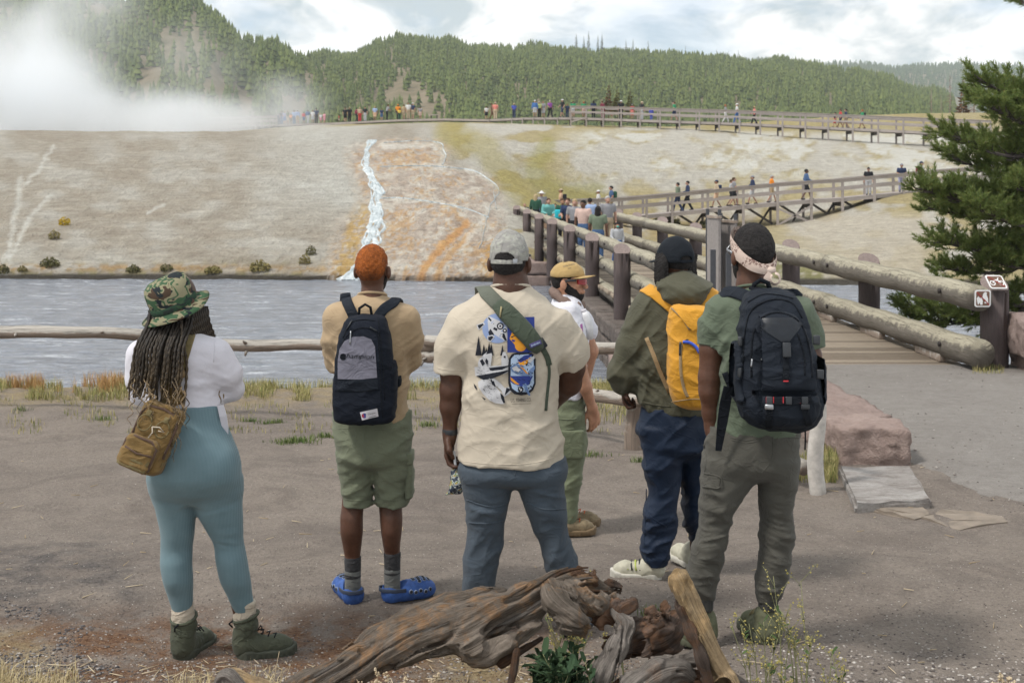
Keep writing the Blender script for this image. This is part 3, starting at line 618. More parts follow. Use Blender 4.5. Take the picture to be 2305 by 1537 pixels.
# parapet stones along the near approach
par=root('stone_parapet',Vector((3.0,10.8,-.2)),'low parapet of big pink stone blocks beside the path to the bridge','stone wall')
for i,(px0,px1,d0,d1,zt,zb) in enumerate([(2.60,3.20,10.65,11.35,.07,-.4),(2.55,3.25,11.45,12.55,.04,-.4),(2.50,3.40,12.65,13.9,-.08,-.45),(2.45,3.50,14.0,15.3,-.16,-.5),(2.40,3.5,15.4,17.2,-.24,-.55)]):
    stone('stone',((px0+px1)/2,(d0+d1)/2,(zt+zb)/2),(px1-px0,d1-d0,zt-zb),par,rz=.03*(i%2),seed=i*3+1,amp=.045,cuts=16)
par2=root('stone_parapet',Vector((6.5,16.8,-.4)),'rough pink stone blocks stacked at the right end of the bridge','stone wall')
for i,(x,y,z,sx,sy,sz) in enumerate([(6.92,16.9,.10,1.25,1.2,.46),(6.98,16.85,-.34,1.1,1.1,.40),(8.1,17.0,.08,1.1,1.2,.5),(8.1,17.0,-.36,1.2,1.2,.4)]):stone('stone',(x,y,z),(sx,sy,sz),par2,rz=-.08,seed=i*5+40,amp=.06,cuts=14)
t=NT('pale_slab');v=t.coord();a=t.noise(t.coord('Object',(1,2.5,1)),3,6,.7,.5);b=t.noise(v,30,4,.7)
t.color(t.mix(.35,t.ramp(a,[(.35,(.14,.118,.104)),(.5,(.26,.24,.225)),(.65,(.36,.345,.33))]),t.ramp(b,[(.3,(.15,.135,.122)),(.7,(.38,.36,.345))]))).rough(.9).spec(.2);t.bump(t.math('ADD',a,b),.6,.02);M_SLAB=t.m
M_TANR=plain('tan_flat_rock',(.215,.178,.142),.95,var=.25,scale=9,bump=.6)
def slab(name,pts,th,m,label,dz=.05):
    P3=[P(px,py,(EYE+.15-dz)*F/(py-HY)) for px,py in pts];z=sum(p.z for p in P3)/len(P3)
    bm=bmesh.new();vs=[bm.verts.new((p.x,p.y,-.15+dz)) for p in P3];fc=bm.faces.new(vs);fc.normal_update()
    if fc.normal.z<0:fc.normal_flip()
    r=bmesh.ops.extrude_face_region(bm,geom=[fc]);bot=[q for q in r['geom'] if isinstance(q,bmesh.types.BMVert)]
    for q in bot:q.co.z-=0
    for q in vs:q.co.z-=th
    bmesh.ops.recalc_face_normals(bm,faces=list(bm.faces));bmesh.ops.bevel(bm,geom=list(bm.edges),offset=.018,segments=2,affect='EDGES')
    bmesh.ops.triangulate(bm,faces=list(bm.faces));bmesh.ops.subdivide_edges(bm,edges=[e for e in bm.edges if e.calc_length()>.25],cuts=3)
    V=[q.co+Vector((0,0,.012*random.uniform(-1,1))) for q in bm.verts];bm.verts.index_update();fs=[tuple(w.index for w in f.verts) for f in bm.faces];bm.free()
    o=mesh(name,V,fs,m, None, False); return tag(o,label,'stone slab')
slab('stone_slab',[(1888,1048),(2050,1046),(2098,1125),(1925,1136)],.14,M_SLAB,'pale grey flat stone slab at the foot of the pink parapet',.035)
slab('flat_rock',[(1950,1140),(2080,1132),(2100,1160),(2060,1172)],.1,M_TANR,'small tan flat rock set in the earth before the pale slab',.0)
slab('flat_rock',[(2066,1165),(2130,1142),(2262,1160),(2275,1178),(2160,1192)],.1,M_TANR,'wider tan flat rock at the edge of the asphalt path',.0)
# ---- pictogram signs on the right end post
M_WHITE=plain('sign_white',(.78,.78,.78),.5,var=.05);M_BROWN=plain('sign_brown',(.16,.085,.055),.5,var=.08);M_RED=plain('sign_red',(.30,.03,.03),.5,var=.08)
def sign_board(label,c,X,Yv,w,h,shapes):
    """flat pictogram sign: X, Yv in-plane axes"""
    N=X.cross(Yv).normalized();r=root('trail_sign',c,label,'sign')
    def rr(name,a,b,rad,off,m):
        pts=[]
        for(sx,sy,a0) in((1,1,0),(-1,1,90),(-1,-1,180),(1,-1,270)):
            for k in range(5):an=R(a0+k*22.5);pts.append((sx*(a-rad)+rad*math.cos(an),sy*(b-rad)+rad*math.sin(an)))
        v=[c+X*p[0]+Yv*p[1]+N*off for p in pts]+[c+X*p[0]+Yv*p[1]+N*(off-.006) for p in pts];n=len(pts)
        mesh(name,v,[tuple(range(n))]+[(i,i+n,(i+1)%n+n,(i+1)%n) for i in range(n)]+[tuple(range(2*n-1,n-1,-1))],m,r, False)
    rr('border',w/2,h/2,.03,.006,M_WHITE);rr('field',w/2-.018,h/2-.018,.02,.010,M_BROWN)
    mw=MB();mr=MB()
    for kind,*a in shapes:
        if kind=='ring':
            cx,cy,ro,ri=a;n=20;v=[c+X*(cx+q*math.cos(6.2832*k/n))+Yv*(cy+q*math.sin(6.2832*k/n))+N*.0125 for q in(ro,ri) for k in range(n)];mw.add(v,[(k,(k+1)%n,(k+1)%n+n,k+n) for k in range(n)])
        elif kind=='poly':mw.add([c+X*x+Yv*y+N*.0125 for x,y in a[0]],[tuple(range(len(a[0])))])
        elif kind=='bar':
            (x0,y0),(x1,y1),wd=a;d=Vector((x1-x0,y1-y0)).normalized();s=Vector((-d.y,d.x))*wd/2
            mr.add([c+X*(x0+s.x)+Yv*(y0+s.y)+N*.015,c+X*(x1+s.x)+Yv*(y1+s.y)+N*.015,c+X*(x1-s.x)+Yv*(y1-s.y)+N*.015,c+X*(x0-s.x)+Yv*(y0-s.y)+N*.015],[(0,1,2,3)])
    if mw.v:mw.build('pictogram',M_WHITE,r, False)
    if mr.v:mr.build('slash',M_RED,r, False)
bar=('bar',(-.08,.08),(.08,-.08),.013)
q=BR(6.79,16.66,.585)
dog=[('poly',[(-.005,.02),(.0,.055),(.015,.075),(.035,.085),(.05,.07),(.045,.05),(.065,.0),(.07,-.06),(.02,-.06),(.03,-.01),(.005,-.01),(-.03,.01)][::-1]),('poly',[(-.08,.0),(-.06,.03),(-.04,.01),(-.01,-.005),(0,-.03),(-.005,-.08),(-.03,-.08),(-.04,-.05),(-.06,-.08),(-.07,-.05)][::-1])]
sign_board('square brown pictogram sign with red slash on the sawn rail end',q,Vector((1,.05,0)).normalized(),Vector((.02,0,1)).normalized(),.205,.215,dog+[bar])
q=P(2242,635,16.93);yv=Vector((-.55,.75,.9)).normalized()
bike=[('ring',-.055,-.02,.036,.024),('ring',.055,-.02,.036,.024),('poly',[(-.055,-.015),(-.02,.03),(.03,.03),(.06,-.015),(.045,-.02),(.025,.012),(-.015,.012),(-.045,-.022)]),('poly',[(.02,.03),(.03,.055),(.05,.06),(.05,.05),(.04,.045),(.035,.025)])]
sign_board('no-bicycles pictogram sign on the slanted top of the end post',q,Vector((1,.02,.0)),Vector((-.22,.55,.8)).normalized(),.22,.2,bike+[bar])
q=P(1664,645,15.62)
sign_board('brown pictogram sign with red slash on the left end post, behind a head',q,Vector((1,0,0)),Vector((-.06,0,1)).normalized(),.21,.24,[('poly',[(-.07,-.02),(.06,.0),(.06,-.03),(-.04,-.045)][::-1]),('poly',[(-.06,-.07),(.06,-.055),(.06,-.08),(-.06,-.085)][::-1]),bar])
# ---- two tall information boards at the bridge entrance, seen from the side
M_PANEL=plain('board_grey_brown',(.26,.235,.225),.7,var=.12);M_FRAME=plain('board_frame_dark',(.055,.058,.068),.6)
for px0,px1,lab in((1594,1620,'left of two tall narrow grey information boards at the bridge entrance'),(1624,1656,'right of two tall narrow grey information boards at the bridge entrance')):
    d=15.2;a=P(px0,490 if px0<1600 else 500,d+.15);b=P(px1,497 if px0<1600 else 507,d-.15);r=root('information_board',Vector((a.x,a.y,-.35)),lab,'board','information boards')
    zt=a.z;zb=EYE-(655-HY)/F*d
    v,f=beam_vf(Vector((a.x,a.y,(zt+zb)/2)),Vector((b.x,b.y,(zt+zb)/2)),.03,zt-zb);mesh('panel',v,f,M_PANEL,r, False)
    for q in(a,b):v,f=box_vf((q.x+(.006 if q is b else-.0),q.y+.05,(zt-.4)/2-.05),(.035,.05,zt+.70));mesh('leg',v,f,M_FRAME,r, False)
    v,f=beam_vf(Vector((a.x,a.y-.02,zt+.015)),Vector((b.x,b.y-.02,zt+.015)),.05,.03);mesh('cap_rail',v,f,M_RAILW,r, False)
for px,y0,y1 in((1605,562,655),(1640,568,640)):
    a=P(px,y0,14.6);o=mesh('sign_post',*box_vf((a.x,a.y,(a.z-.35)/2),(.055,.055,a.z+.35)),M_FRAME, None, False);tag(o,'slim dark metal post in front of the %s information board'%('left' if px<1620 else 'right'),'post')
# ================================================================ rustic log fence on the near bank
fence=root('rail_fence',Vector((-2,13.2,-.25)),'rustic bleached log rail fence along the near river bank','fence')
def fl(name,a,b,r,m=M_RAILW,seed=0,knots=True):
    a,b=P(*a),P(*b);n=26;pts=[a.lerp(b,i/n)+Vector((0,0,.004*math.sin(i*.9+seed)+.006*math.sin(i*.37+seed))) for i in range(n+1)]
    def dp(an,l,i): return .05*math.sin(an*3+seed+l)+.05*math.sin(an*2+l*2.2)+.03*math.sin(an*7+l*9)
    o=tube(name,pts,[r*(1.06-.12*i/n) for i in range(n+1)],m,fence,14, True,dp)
    if knots:
        for k in range(4):
            q=pts[random.randrange(2,n-1)];dr=Vector((random.uniform(-.3,.3),-.5,random.uniform(-1,.5))).normalized();tube('knot',[q+dr*r*.8,q+dr*(r+.05)],[.02,.008],m,o,6)
    return o
fl('rail',(-260,742,13.6),(345,752,13.3),.063,seed=1);fl('rail',(330,775,13.2),(1010,779,12.6),.055,seed=2);fl('rail',(930,806,12.7),(1010,800,12.5),.05,seed=6);fl('rail',(960,768,12.6),(1420,783,11.4),.055,seed=3)
fl('rail',(1180,868,12.2),(1470,905,11.0),.055,seed=4);fl('rail',(1400,790,11.4),(1850,830,9.75),.06,seed=5);fl('rail',(1440,900,11.2),(1812,1052,9.75),.062,seed=7)
def fpost(px,d,top,w,m=M_RAILW,seed=0):
    b=P(px,700,d);z0=g1(b.x,b.y)-.1;pts=[Vector((b.x+.015*math.sin(i+seed),b.y,z0+(top-z0)*i/8)) for i in range(9)]
    tube('post',pts,[w*(1.12-.2*i/8) for i in range(9)],m,fence,12, True, lambda an,l,i:.08*math.sin(an*3+seed)+.04*math.sin(an*7+l*3))
for i,(px,d,tp) in enumerate([(-240,13.6,.72),(338,13.25,.6),(1060,12.4,.6),(1428,11.35,.62)]):fpost(px,d,tp,.07,seed=i)
fpost(1838,9.62,.62,.054,plain('bleached_post',(.50,.47,.435),.85,var=.2,scale=18,bump=.5),8)
# ================================================================ boardwalks on the far side
def boardwalk(name,label,pathpts,width,posts_near,rails,skirt,n=160,lean=0,fascia=.22):
    r=root(name,P(*pathpts[0]),label,'boardwalk');C3=[P(px,py,d) for px,py,d in pathpts];pxa=np.array([p[0] for p in pathpts],float)
    def at(px): return Vector([float(np.interp(px,pxa,[c[k] for c in C3])) for k in range(3)])
    xs=np.linspace(pxa[0],pxa[-1],n);v=[];f=[]
    for i,px in enumerate(xs):
        c=at(px);v+=[c,c+Vector((.0,width,0)),c+Vector((0,width,-fascia)),c+Vector((0,0,-fascia))]
        if i:a=4*i;f+=[(a-4,a,a+1,a-3),(a-1,a+3,a,a-4),(a-3,a+1,a+2,a-2),(a-2,a+2,a+3,a-1)]
    mesh('deck',v,f,M_BWALK,r, False)
    for side in(0,1):
        off=Vector((0,-.06 if side==0 else width+.06,0))
        for px in posts_near:
            c=at(px)+off;gzv=slope_z(c.x,c.y);rail=any(a<=px<=b for a,b in rails);top=1.05 if rail else-.05
            if top<0 and side: continue
            zb=min(gzv-.15,c.z-.5);mesh('post',*box_vf((c.x,c.y,(c.z+top+zb)/2),(.14,.14,c.z+top-zb)),M_BWALK,r, False)
        for(a,b) in rails:
            ps=[a]+[p for p in posts_near if a<p<b]+[b]
            for p,q in zip(ps[:-1],ps[1:]):
                A,B=at(p)+off*1.0,at(q)+off*1.0
                for z,h in((1.02,.19),(.54,.16)):
                    mesh('rail',*beam_vf(A+Vector((0,-.06,z)),B+Vector((0,-.06,z)),.045,h),M_BWALK,r, False)
                A2=A+Vector((0,-.07,1.125));mesh('cap_rail',*beam_vf(A2,B+Vector((0,-.07,1.125)),.15,.04),M_BWALK,r, False)
    for px in posts_near[::1]:
        c=at(px);gzv=slope_z(c.x,c.y)
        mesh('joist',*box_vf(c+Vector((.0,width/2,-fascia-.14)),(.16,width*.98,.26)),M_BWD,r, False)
    return r,at
UPX=[470,484,498,512,526,540,554,568,582,596,610,624]+[1100,1152,1176,1200,1226,1255,1285,1320,1358,1398,1441,1486,1530,1575,1619,1665,1712,1762,1813,1865,1920,1977,2034,2096,2160,2230]
UB,UAT=boardwalk('boardwalk','upper boardwalk along the top of the slope, railed at right and open in the middle',
    [(455,285,178),(640,280,165),(760,276,155),(900,269,146),(1000,267,140),(1100,269,135),(1180,265,132),(1300,264.5,130),(1400,268,127),(1500,271.5,124),(1640,276,121),(1800,283,118),(1950,290,115),(2100,297,112),(2260,304,108)],
    2.0,UPX,[(470,624),(1285,2230)], True)
LPX=[1180,1215,1255,1295,1345,1400,1455,1513,1593,1673,1750,1826,1896,1968,2034,2100,2170,2240]
LB,LAT=boardwalk('boardwalk','lower boardwalk on a timber trestle sloping up from the bridge to the pine',
    [(1150,497,75),(1300,494,77),(1400,489,78),(1513,479,79),(1593,471,79),(1673,463,79),(1750,456,79),(1826,450,79),(1896,446,79),(1968,439,79),(2034,433,79.5),(2120,425,80),(2260,414,81)],
    2.1,LPX,[(1180,2240)], True)
for a,b in((1750,1826),(1826,1750)):
    A,B=LAT(a),LAT(b);mesh('brace',*beam_vf(A+Vector((0,-.13,-.35)),B+Vector((0,-.13,-1.35)),.05,.12),M_BWALK,LB, False)
for px in(1593,1673,1750,1826,1896,1968):
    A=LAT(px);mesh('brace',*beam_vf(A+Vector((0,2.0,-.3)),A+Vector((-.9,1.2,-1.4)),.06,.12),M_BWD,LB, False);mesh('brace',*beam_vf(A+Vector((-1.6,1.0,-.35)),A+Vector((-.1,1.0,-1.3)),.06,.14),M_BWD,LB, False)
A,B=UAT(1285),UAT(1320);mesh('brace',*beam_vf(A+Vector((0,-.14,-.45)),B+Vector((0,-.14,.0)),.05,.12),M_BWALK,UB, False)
bn=root('plank_bench',UAT(976)+Vector((0,.8,0)),'low plank bench on the open stretch of upper boardwalk','bench')
A=UAT(968)+Vector((0,.9,.42));B=UAT(986)+Vector((0,.9,.42));mesh('seat',*beam_vf(A,B,.35,.07),M_BWALK,bn, False)
for q in(A.lerp(B,.15),A.lerp(B,.85)):mesh('leg',*box_vf(q+Vector((0,0,-.22)),(.12,.3,.42)),M_BWD,bn, False)
# ================================================================ big pine at right
t=NT('pine_needles');g=t.n('ShaderNodeNewGeometry');v=t.coord();a=t.noise(v,2.2,3,.6)
c=t.ramp(a,[(.3,(.10,.15,.05)),(.7,(.24,.30,.09))]);c=t.mix(.5,c,t.ramp(g.outputs['Random Per Island'],[(0,(.10,.15,.05)),(.7,(.24,.30,.095)),(.97,(.34,.31,.1)),(1,(.25,.13,.05))]));t.color(c).rough(.6).spec(.2);tl=t.n('ShaderNodeBsdfTranslucent');t.l(c,tl.inputs[0]);ms=t.n('ShaderNodeMixShader');ms.inputs[0].default_value=.4;t.l(t.b.outputs[0],ms.inputs[1]);t.l(tl.outputs[0],ms.inputs[2]);t.l(ms.outputs[0],t.out.inputs[0]);M_NEEDLE=t.m
M_PBARK=plain('pine_bark',(.085,.07,.066),.9,var=.4,scale=14,bump=.8)
def needles(rs,centers,dirs,length,nl,count,wid):
    """bottle-brush tufts: count needles along each twig end, one mesh"""
    n=len(centers);c=np.asarray(centers);d=np.asarray(dirs);d/=np.linalg.norm(d,axis=1,keepdims=True)
    tt=rs.rand(n,count,1);base=c[:, None]+d[:, None]*(tt*length[:, None, None])
    rnd=rs.randn(n,count,3);rnd-=(rnd*d[:, None]).sum(-1,keepdims=True)*d[:, None];rnd/=np.linalg.norm(rnd,axis=-1,keepdims=True)+1e-9
    nd=rnd*.85+d[:, None]*(.35+.75*tt)+np.array([0,0,.12]);nd/=np.linalg.norm(nd,axis=-1,keepdims=True)
    L=nl*rs.uniform(.7,1.25,(n,count,1));s=np.cross(nd,rs.randn(n,count,3));s/=np.linalg.norm(s,axis=-1,keepdims=True)+1e-9
    tip=base+nd*L;V=np.stack([base-s*wid,base+s*wid,tip],2).reshape(-1,3);Fc=np.arange(len(V)).reshape(-1,3)
    return V,Fc
def pine(label,trunk,mains,seed,twig=.55,ntw=30):
    rs=np.random.RandomState(seed);b=Vector(trunk[0]);r=root('pine_tree',b,label,'tree')
    tube('trunk',spline(trunk,24),np.linspace(.24,.07,24),M_PBARK,r,12, True, lambda an,l,i:.06*math.sin(an*5+l*3))
    mb=MB();cs=[];dsd=[];ln=[]
    for S,T,w in mains:
        S,T=Vector(S),Vector(T);mid=S.lerp(T,.55)+Vector((0,0,-.10*(T-S).length));pts=[Vector(q) for q in spline([S,mid,T],14)]
        mb.add(*tube_vf(pts,list(np.linspace(.05*w,.012,14)),6));L=(T-S).length
        for k in range(int(ntw*w*L/2.2)):
            tt=rs.uniform(.22,1.0);i=min(12,int(tt*13));p=pts[i].lerp(pts[i+1],tt*13-i);bd=(pts[i+1]-pts[i]).normalized()
            dr=(bd*rs.uniform(.4,1)+Vector((rs.uniform(-1,1),rs.uniform(-1,1),rs.uniform(-.35,.75)))*.85).normalized();tl=twig*rs.uniform(.35,1.1)*(1.25-.6*tt)*w**.5
            q1=p+dr*tl*.5;q2=q1+(dr+Vector((0,0,.35))).normalized()*tl*.5;mb.add(*tube_vf([p,q1,q2],[.012,.008,.005],4))
            for s in range(3):
                u=rs.uniform(.45,1);q=(p.lerp(q1,u*2) if u<.5 else q1.lerp(q2,u*2-1));dd=dr+Vector((rs.uniform(-1,1),rs.uniform(-1,1),rs.uniform(-.1,1.1)))*.75
                cs.append(tuple(q));dsd.append(tuple(dd.normalized()));ln.append(rs.uniform(.12,.24))
            cs.append(tuple(q2));dsd.append(tuple((dr+Vector((0,0,.5))).normalized()));ln.append(rs.uniform(.12,.2))
    mb.build('branches',M_PBARK,r)['kind']='stuff'
    V,Fc=needles(rs,cs,dsd,np.array(ln),.07,52,.0065);mesh('crown',V,Fc,M_NEEDLE,r, False)['kind']='stuff'; return r
TR= lambda y,d=20.3:P(2430,y,d)
mains=[(TR(40),P(2290,-5,19.6),.3),(TR(230),P(2200,175,19.6),.8),(TR(250),P(2195,225,20.6),.85),(TR(230),P(2260,185,20),.8),(TR(270),P(2230,240,19.2),1.0),(TR(330),P(2130,300,19.4),.9),(TR(330),P(2200,330,20.4),1.1),(TR(380),P(2140,355,20.8),1.05),(TR(400),P(2062,425,19.3),1.05),(TR(400),P(2150,430,20.0),1.2),(TR(440),P(2090,470,20.4),1.1),(TR(470),P(2200,470,19),1.2),(TR(500),P(2110,545,19.4),.95),(TR(520),P(2190,560,20.4),1.0),(TR(545),P(2120,605,20),.8),(TR(560),P(2230,590,19.6),.8),(TR(620),P(2100,650,20.6),.5),(TR(640),P(2030,690,20.8),.7),(TR(650),P(2050,715,21.2),.8),(TR(690),P(2160,720,20.8),.8),(TR(700),P(2260,690,21),.9),(TR(330),P(2290,300,19.5),.9),(TR(430),P(2290,420,19.2),1.0)]
pine('large green pine leaning in from the right beyond the bridge rail',[TR(900),TR(600),TR(300),TR(0),TR(-200)],mains,5,.42,58)
# ================================================================ grasses and weeds
def bladem(name,c1,c2):
    t=NT(name);g=t.n('ShaderNodeNewGeometry');t.color(t.ramp(g.outputs['Random Per Island'],[(0,c1),(1,c2)])).rough(.8).spec(.15); return t.m
def grass(name,label,pts,h,m,seed,wid=.004,lean=.5,per=1):
    rs=np.random.RandomState(seed);V=[];Fc=[];pts=np.repeat(np.asarray(pts),per,0);n=len(pts)
    pts=pts+np.stack([rs.randn(n),rs.randn(n),np.zeros(n)],1)*(.03 if per>1 else 0);a=rs.rand(n)*6.28;L=h*rs.uniform(.45,1.2,n);ld=rs.rand(n)*lean
    dx,dy=np.cos(a),np.sin(a);s=np.stack([-dy,dx,np.zeros(n)],1)*wid;b=pts-np.array([0,0,.02]);d=np.stack([dx,dy,np.zeros(n)],1)
    mid=b+np.array([0,0,1])*(L*.6)[:, None]+d*(L*ld*.25)[:, None];tip=b+np.array([0,0,1])*(L*(1-.25*ld))[:, None]+d*(L*ld*.8)[:, None]
    V=np.stack([b-s,b+s,mid+s*.7,mid-s*.7,tip],1).reshape(-1,3);i=np.arange(n)*5
    Fc=np.concatenate([np.stack([i,i+1,i+2],1),np.stack([i,i+2,i+3],1),np.stack([i+3,i+2,i+4],1)])
    o=mesh(name,V,Fc,m, None, False);tag(o,label,'grass',kind='stuff'); return o
def gp(n,p0,p1,d0,d1,seed,dens=None):
    rs=np.random.RandomState(seed);px=rs.uniform(p0,p1,n);d=rs.uniform(d0,d1,n);x=(px-CX)/F*d
    if dens is not None:k=fbm(px/40.+seed,d*2,px*0,3)>dens;px,d,x=px[k],d[k],x[k]
    return np.stack([x,d,gz(x,d)],1)
M_GG=bladem('bank_grass',(.14,.17,.05),(.50,.42,.20));M_GR=bladem('reddish_grass',(.36,.17,.07),(.50,.36,.16));M_GD=bladem('dry_grass',(.32,.25,.12),(.62,.52,.32));M_GS=bladem('fresh_grass',(.06,.11,.03),(.2,.24,.08))
grass('bank_grass','yellow-green grass along the top of the near river bank',gp(24000,-350,1500,14.0,15.9,1,-.02),.16,M_GG,1,.003,1.1)
grass('reddish_grass','rusty red grass on the river bank at left',gp(4500,0,330,14.6,15.6,2,.05),.22,M_GR,2,.003,.9)
grass('sparse_grass','thin short grass scattered over the trodden earth',gp(5200,-300,1500,12.0,14.2,3,.12),.08,M_GG,3,.004)
pts=[]
rs=np.random.RandomState(9)
for px,py,s,n in((663,983,.22,420),(735,970,.12,130),(232,930,.1,80),(563,930,.1,70),(625,935,.09,60),(965,943,.14,120),(1440,1033,.07,60),(1330,1017,.16,120),(1480,1440,.10,120),(600,936,.1,60),(48,905,.1,50),(510,950,.1,40)):
    d=(EYE+.16)*F/(py-HY);x=(px-CX)/F*d;q=rs.randn(n,2)*s*.45;pts.append(np.stack([x+q[:,0],d+q[:,1]*.6,gz(x+q[:,0],d+q[:,1]*.6)],1))
grass('grass_tufts','small green grass tufts on the bare earth',np.vstack(pts),.075,M_GS,4,.0035,.9)
grass('parapet_grass','green and dry grass growing at the foot of the parapet stones',np.vstack([gp(900,1856,1885,9.9,11.2,5),gp(500,1790,1850,9.9,10.8,6),gp(1500,1330,1600,12.5,16.0,7),gp(300,2190,2260,16.4,17.2,8)]),.13,M_GG,5,.004)
grass('dry_grass','pale dry grass around the driftwood',np.vstack([gp(2600,880,1240,4.6,5.25,11),gp(1500,-60,180,4.9,5.7,12),gp(420,380,640,5.2,5.6,13)]),.13,M_GD,6,.0016,1.3)
def stems(name,label,px,py,d,n,h,m,tipm,seed,spread=.12,leaf=None,cat='plant',fl=14,fs=.006):
    rs=np.random.RandomState(seed);b=P(px,py,d);b.z=g1(b.x,b.y)-.01;r=root(name,b,label,cat);mb=MB();tp=MB();lf=MB()
    for i in range(n):
        a=rs.rand()*6.28;q=b+Vector((math.cos(a),math.sin(a),0))*spread*rs.rand();H=h*rs.uniform(.55,1.1);ld=Vector((rs.uniform(-1,1),rs.uniform(-1,1),0))*H*.28
        pts=[q,q+ld*.25+Vector((0,0,H*.5)),q+ld+Vector((0,0,H))];pts=[Vector(w) for w in spline(pts,7)];mb.add(*tube_vf(pts,list(np.linspace(.0028,.0012,7)),4))
        for k in range(5 if tipm else 0):  # flowering side shoots
            u=rs.uniform(.35,1);j=min(5,int(u*6));s=pts[j].lerp(pts[j+1],u*6-j);e=s+Vector((rs.uniform(-1,1),rs.uniform(-1,1),rs.uniform(.6,1.8))).normalized()*H*.22;mb.add(*tube_vf([s,e],[.0016,.0009],3))
            for c in range(fl):
                w=s.lerp(e,rs.uniform(.3,1.05))+Vector((rs.uniform(-1,1),rs.uniform(-1,1),rs.uniform(-1,1)))*.008;z=fs*rs.uniform(.6,1.3);o=[w+Vector((z,0,0)),w+Vector((-z,0,0)),w+Vector((0,z,.3*z)),w+Vector((0,-z,0)),w+Vector((0,0,z)),w+Vector((0,0,-z))]
                tp.add(o,[(0,2,4),(2,1,4),(1,3,4),(3,0,4),(2,0,5),(1,2,5),(3,1,5),(0,3,5)])
        if leaf:
            for k in range(leaf[1]):
                u=rs.uniform(.1,1);j=min(5,int(u*6));s=pts[j].lerp(pts[j+1],u*6-j);dr=Vector((rs.uniform(-1,1),rs.uniform(-1,1),rs.uniform(.1,1))).normalized();L=leaf[2]*rs.uniform(.6,1.2);sd_=dr.cross(Vector((rs.uniform(-.4,.4),rs.uniform(-.4,.4),1))).normalized()*L*.16
                lf.add([s,s+dr*L*.35+sd_,s+dr*L*.75+sd_*.8,s+dr*L+Vector((0,0,-L*.15)),s+dr*L*.75-sd_*.8,s+dr*L*.35-sd_,s+dr*L*.5-Vector((0,0,L*.06))],[(0,1,6),(1,2,6),(2,3,6),(3,4,6),(4,5,6),(5,0,6)])
    mb.build('stems',m,r)['kind']='stuff'
    if tp.v:tp.build('flowers',tipm,r, False)['kind']='stuff'
    if lf.v:lf.build('leaves',leaf[0],r, False)['kind']='stuff'
M_STEM=plain('weed_stem',(.23,.23,.11),.8);M_FLOW=bladem('yellow_bloom',(.30,.26,.08),(.46,.39,.14));M_SEED=bladem('tan_seed',(.34,.26,.16),(.6,.5,.36));M_LEAF=leafm('sage_leaf',(.045,.085,.05),.3);M_LEAF2=leafm('weed_leaf',(.07,.12,.05),.3)
for i,(px,py,d,n,h,lab) in enumerate([(1710,1500,5.2,6,.33,'yellow-flowered weed beside the right heel of the man in front'),(1790,1500,5.3,8,.42,'tallest yellow-flowered weed right of the standing plank'),(1860,1530,5.1,5,.28,'yellow-flowered weed farthest right at the bottom edge'),(1760,1540,5.0,5,.22,'low yellow weed at the bottom edge below the tallest weed'),(1272,1410,5.5,8,.40,'thin yellow weed standing before the slate trousers behind the log'),(1375,1400,5.6,4,.26,'sparse yellow weed just behind the broken end of the log')]):
    stems('flowering_weed',lab,px,py,d,n,h,M_STEM,M_FLOW,40+i,.10,(M_LEAF2,3,.035),fl=5,fs=.0038)
stems('leafy_plant','dark green leafy plant growing under the driftwood arch',1270,1540,5.02,30,.27,M_STEM, None,60,.13,(M_LEAF,22,.075))
stems('seeding_weed','pale dry seed-head weed before the driftwood log',870,1560,4.75,13,.20,M_SEED,M_SEED,61,.16, None,fl=9,fs=.005)
stems('seeding_weed','small pale dry weed at the right foot of the log',1010,1560,4.8,9,.15,M_SEED,M_SEED,62,.12, None,fl=9,fs=.004)
stems('dry_stalk','thin dry stalks beside the olive hiking boot',590,1520,5.35,5,.20,M_SEED, None,63,.1, None)
stems('dry_stalk','thin dry stalks at the bottom right corner',2280,1560,5.1,5,.16,M_SEED,M_SEED,64,.04, None)
# shrubs on the far slope
M_BUSH=leafm('slope_shrub',(.19,.18,.085));M_BUSHY=leafm('yellow_shrub',(.42,.33,.03));M_BUSHD=leafm('dark_shrub',(.11,.115,.06))
def shrub(px,py,w,h,m,label,seed):
    q=slope_hit(px,py);
    if q is None: return
    s=q.y/F;W,H=w*s,h*s;rs=np.random.RandomState(seed);r=root('shrub',q,label,'shrub','shrubs on the far slope');v=[];f=[]
    for i in range(260):
        a=rs.rand()*6.28;e=rs.rand()**.5;p=q+Vector((math.cos(a)*W*.5*e,math.sin(a)*W*.4*e,H*rs.rand()*(1.1-e*.6)));z=W*.10*rs.uniform(.5,1.3);o=len(v);k=Vector((rs.randn(),rs.randn(),rs.randn())).normalized();j=k.orthogonal().normalized();v+=[p+k*z,p-k*z*.5+j*z*.6,p-k*z*.5-j*z*.6];f.append((o,o+1,o+2))
    mesh('foliage',v,f,m,r, False)['kind']='stuff';tube('stem',[q+Vector((0,0,-.1)),q+Vector((0,0,H*.6))],[W*.05,W*.02],M_BARK,r,5)
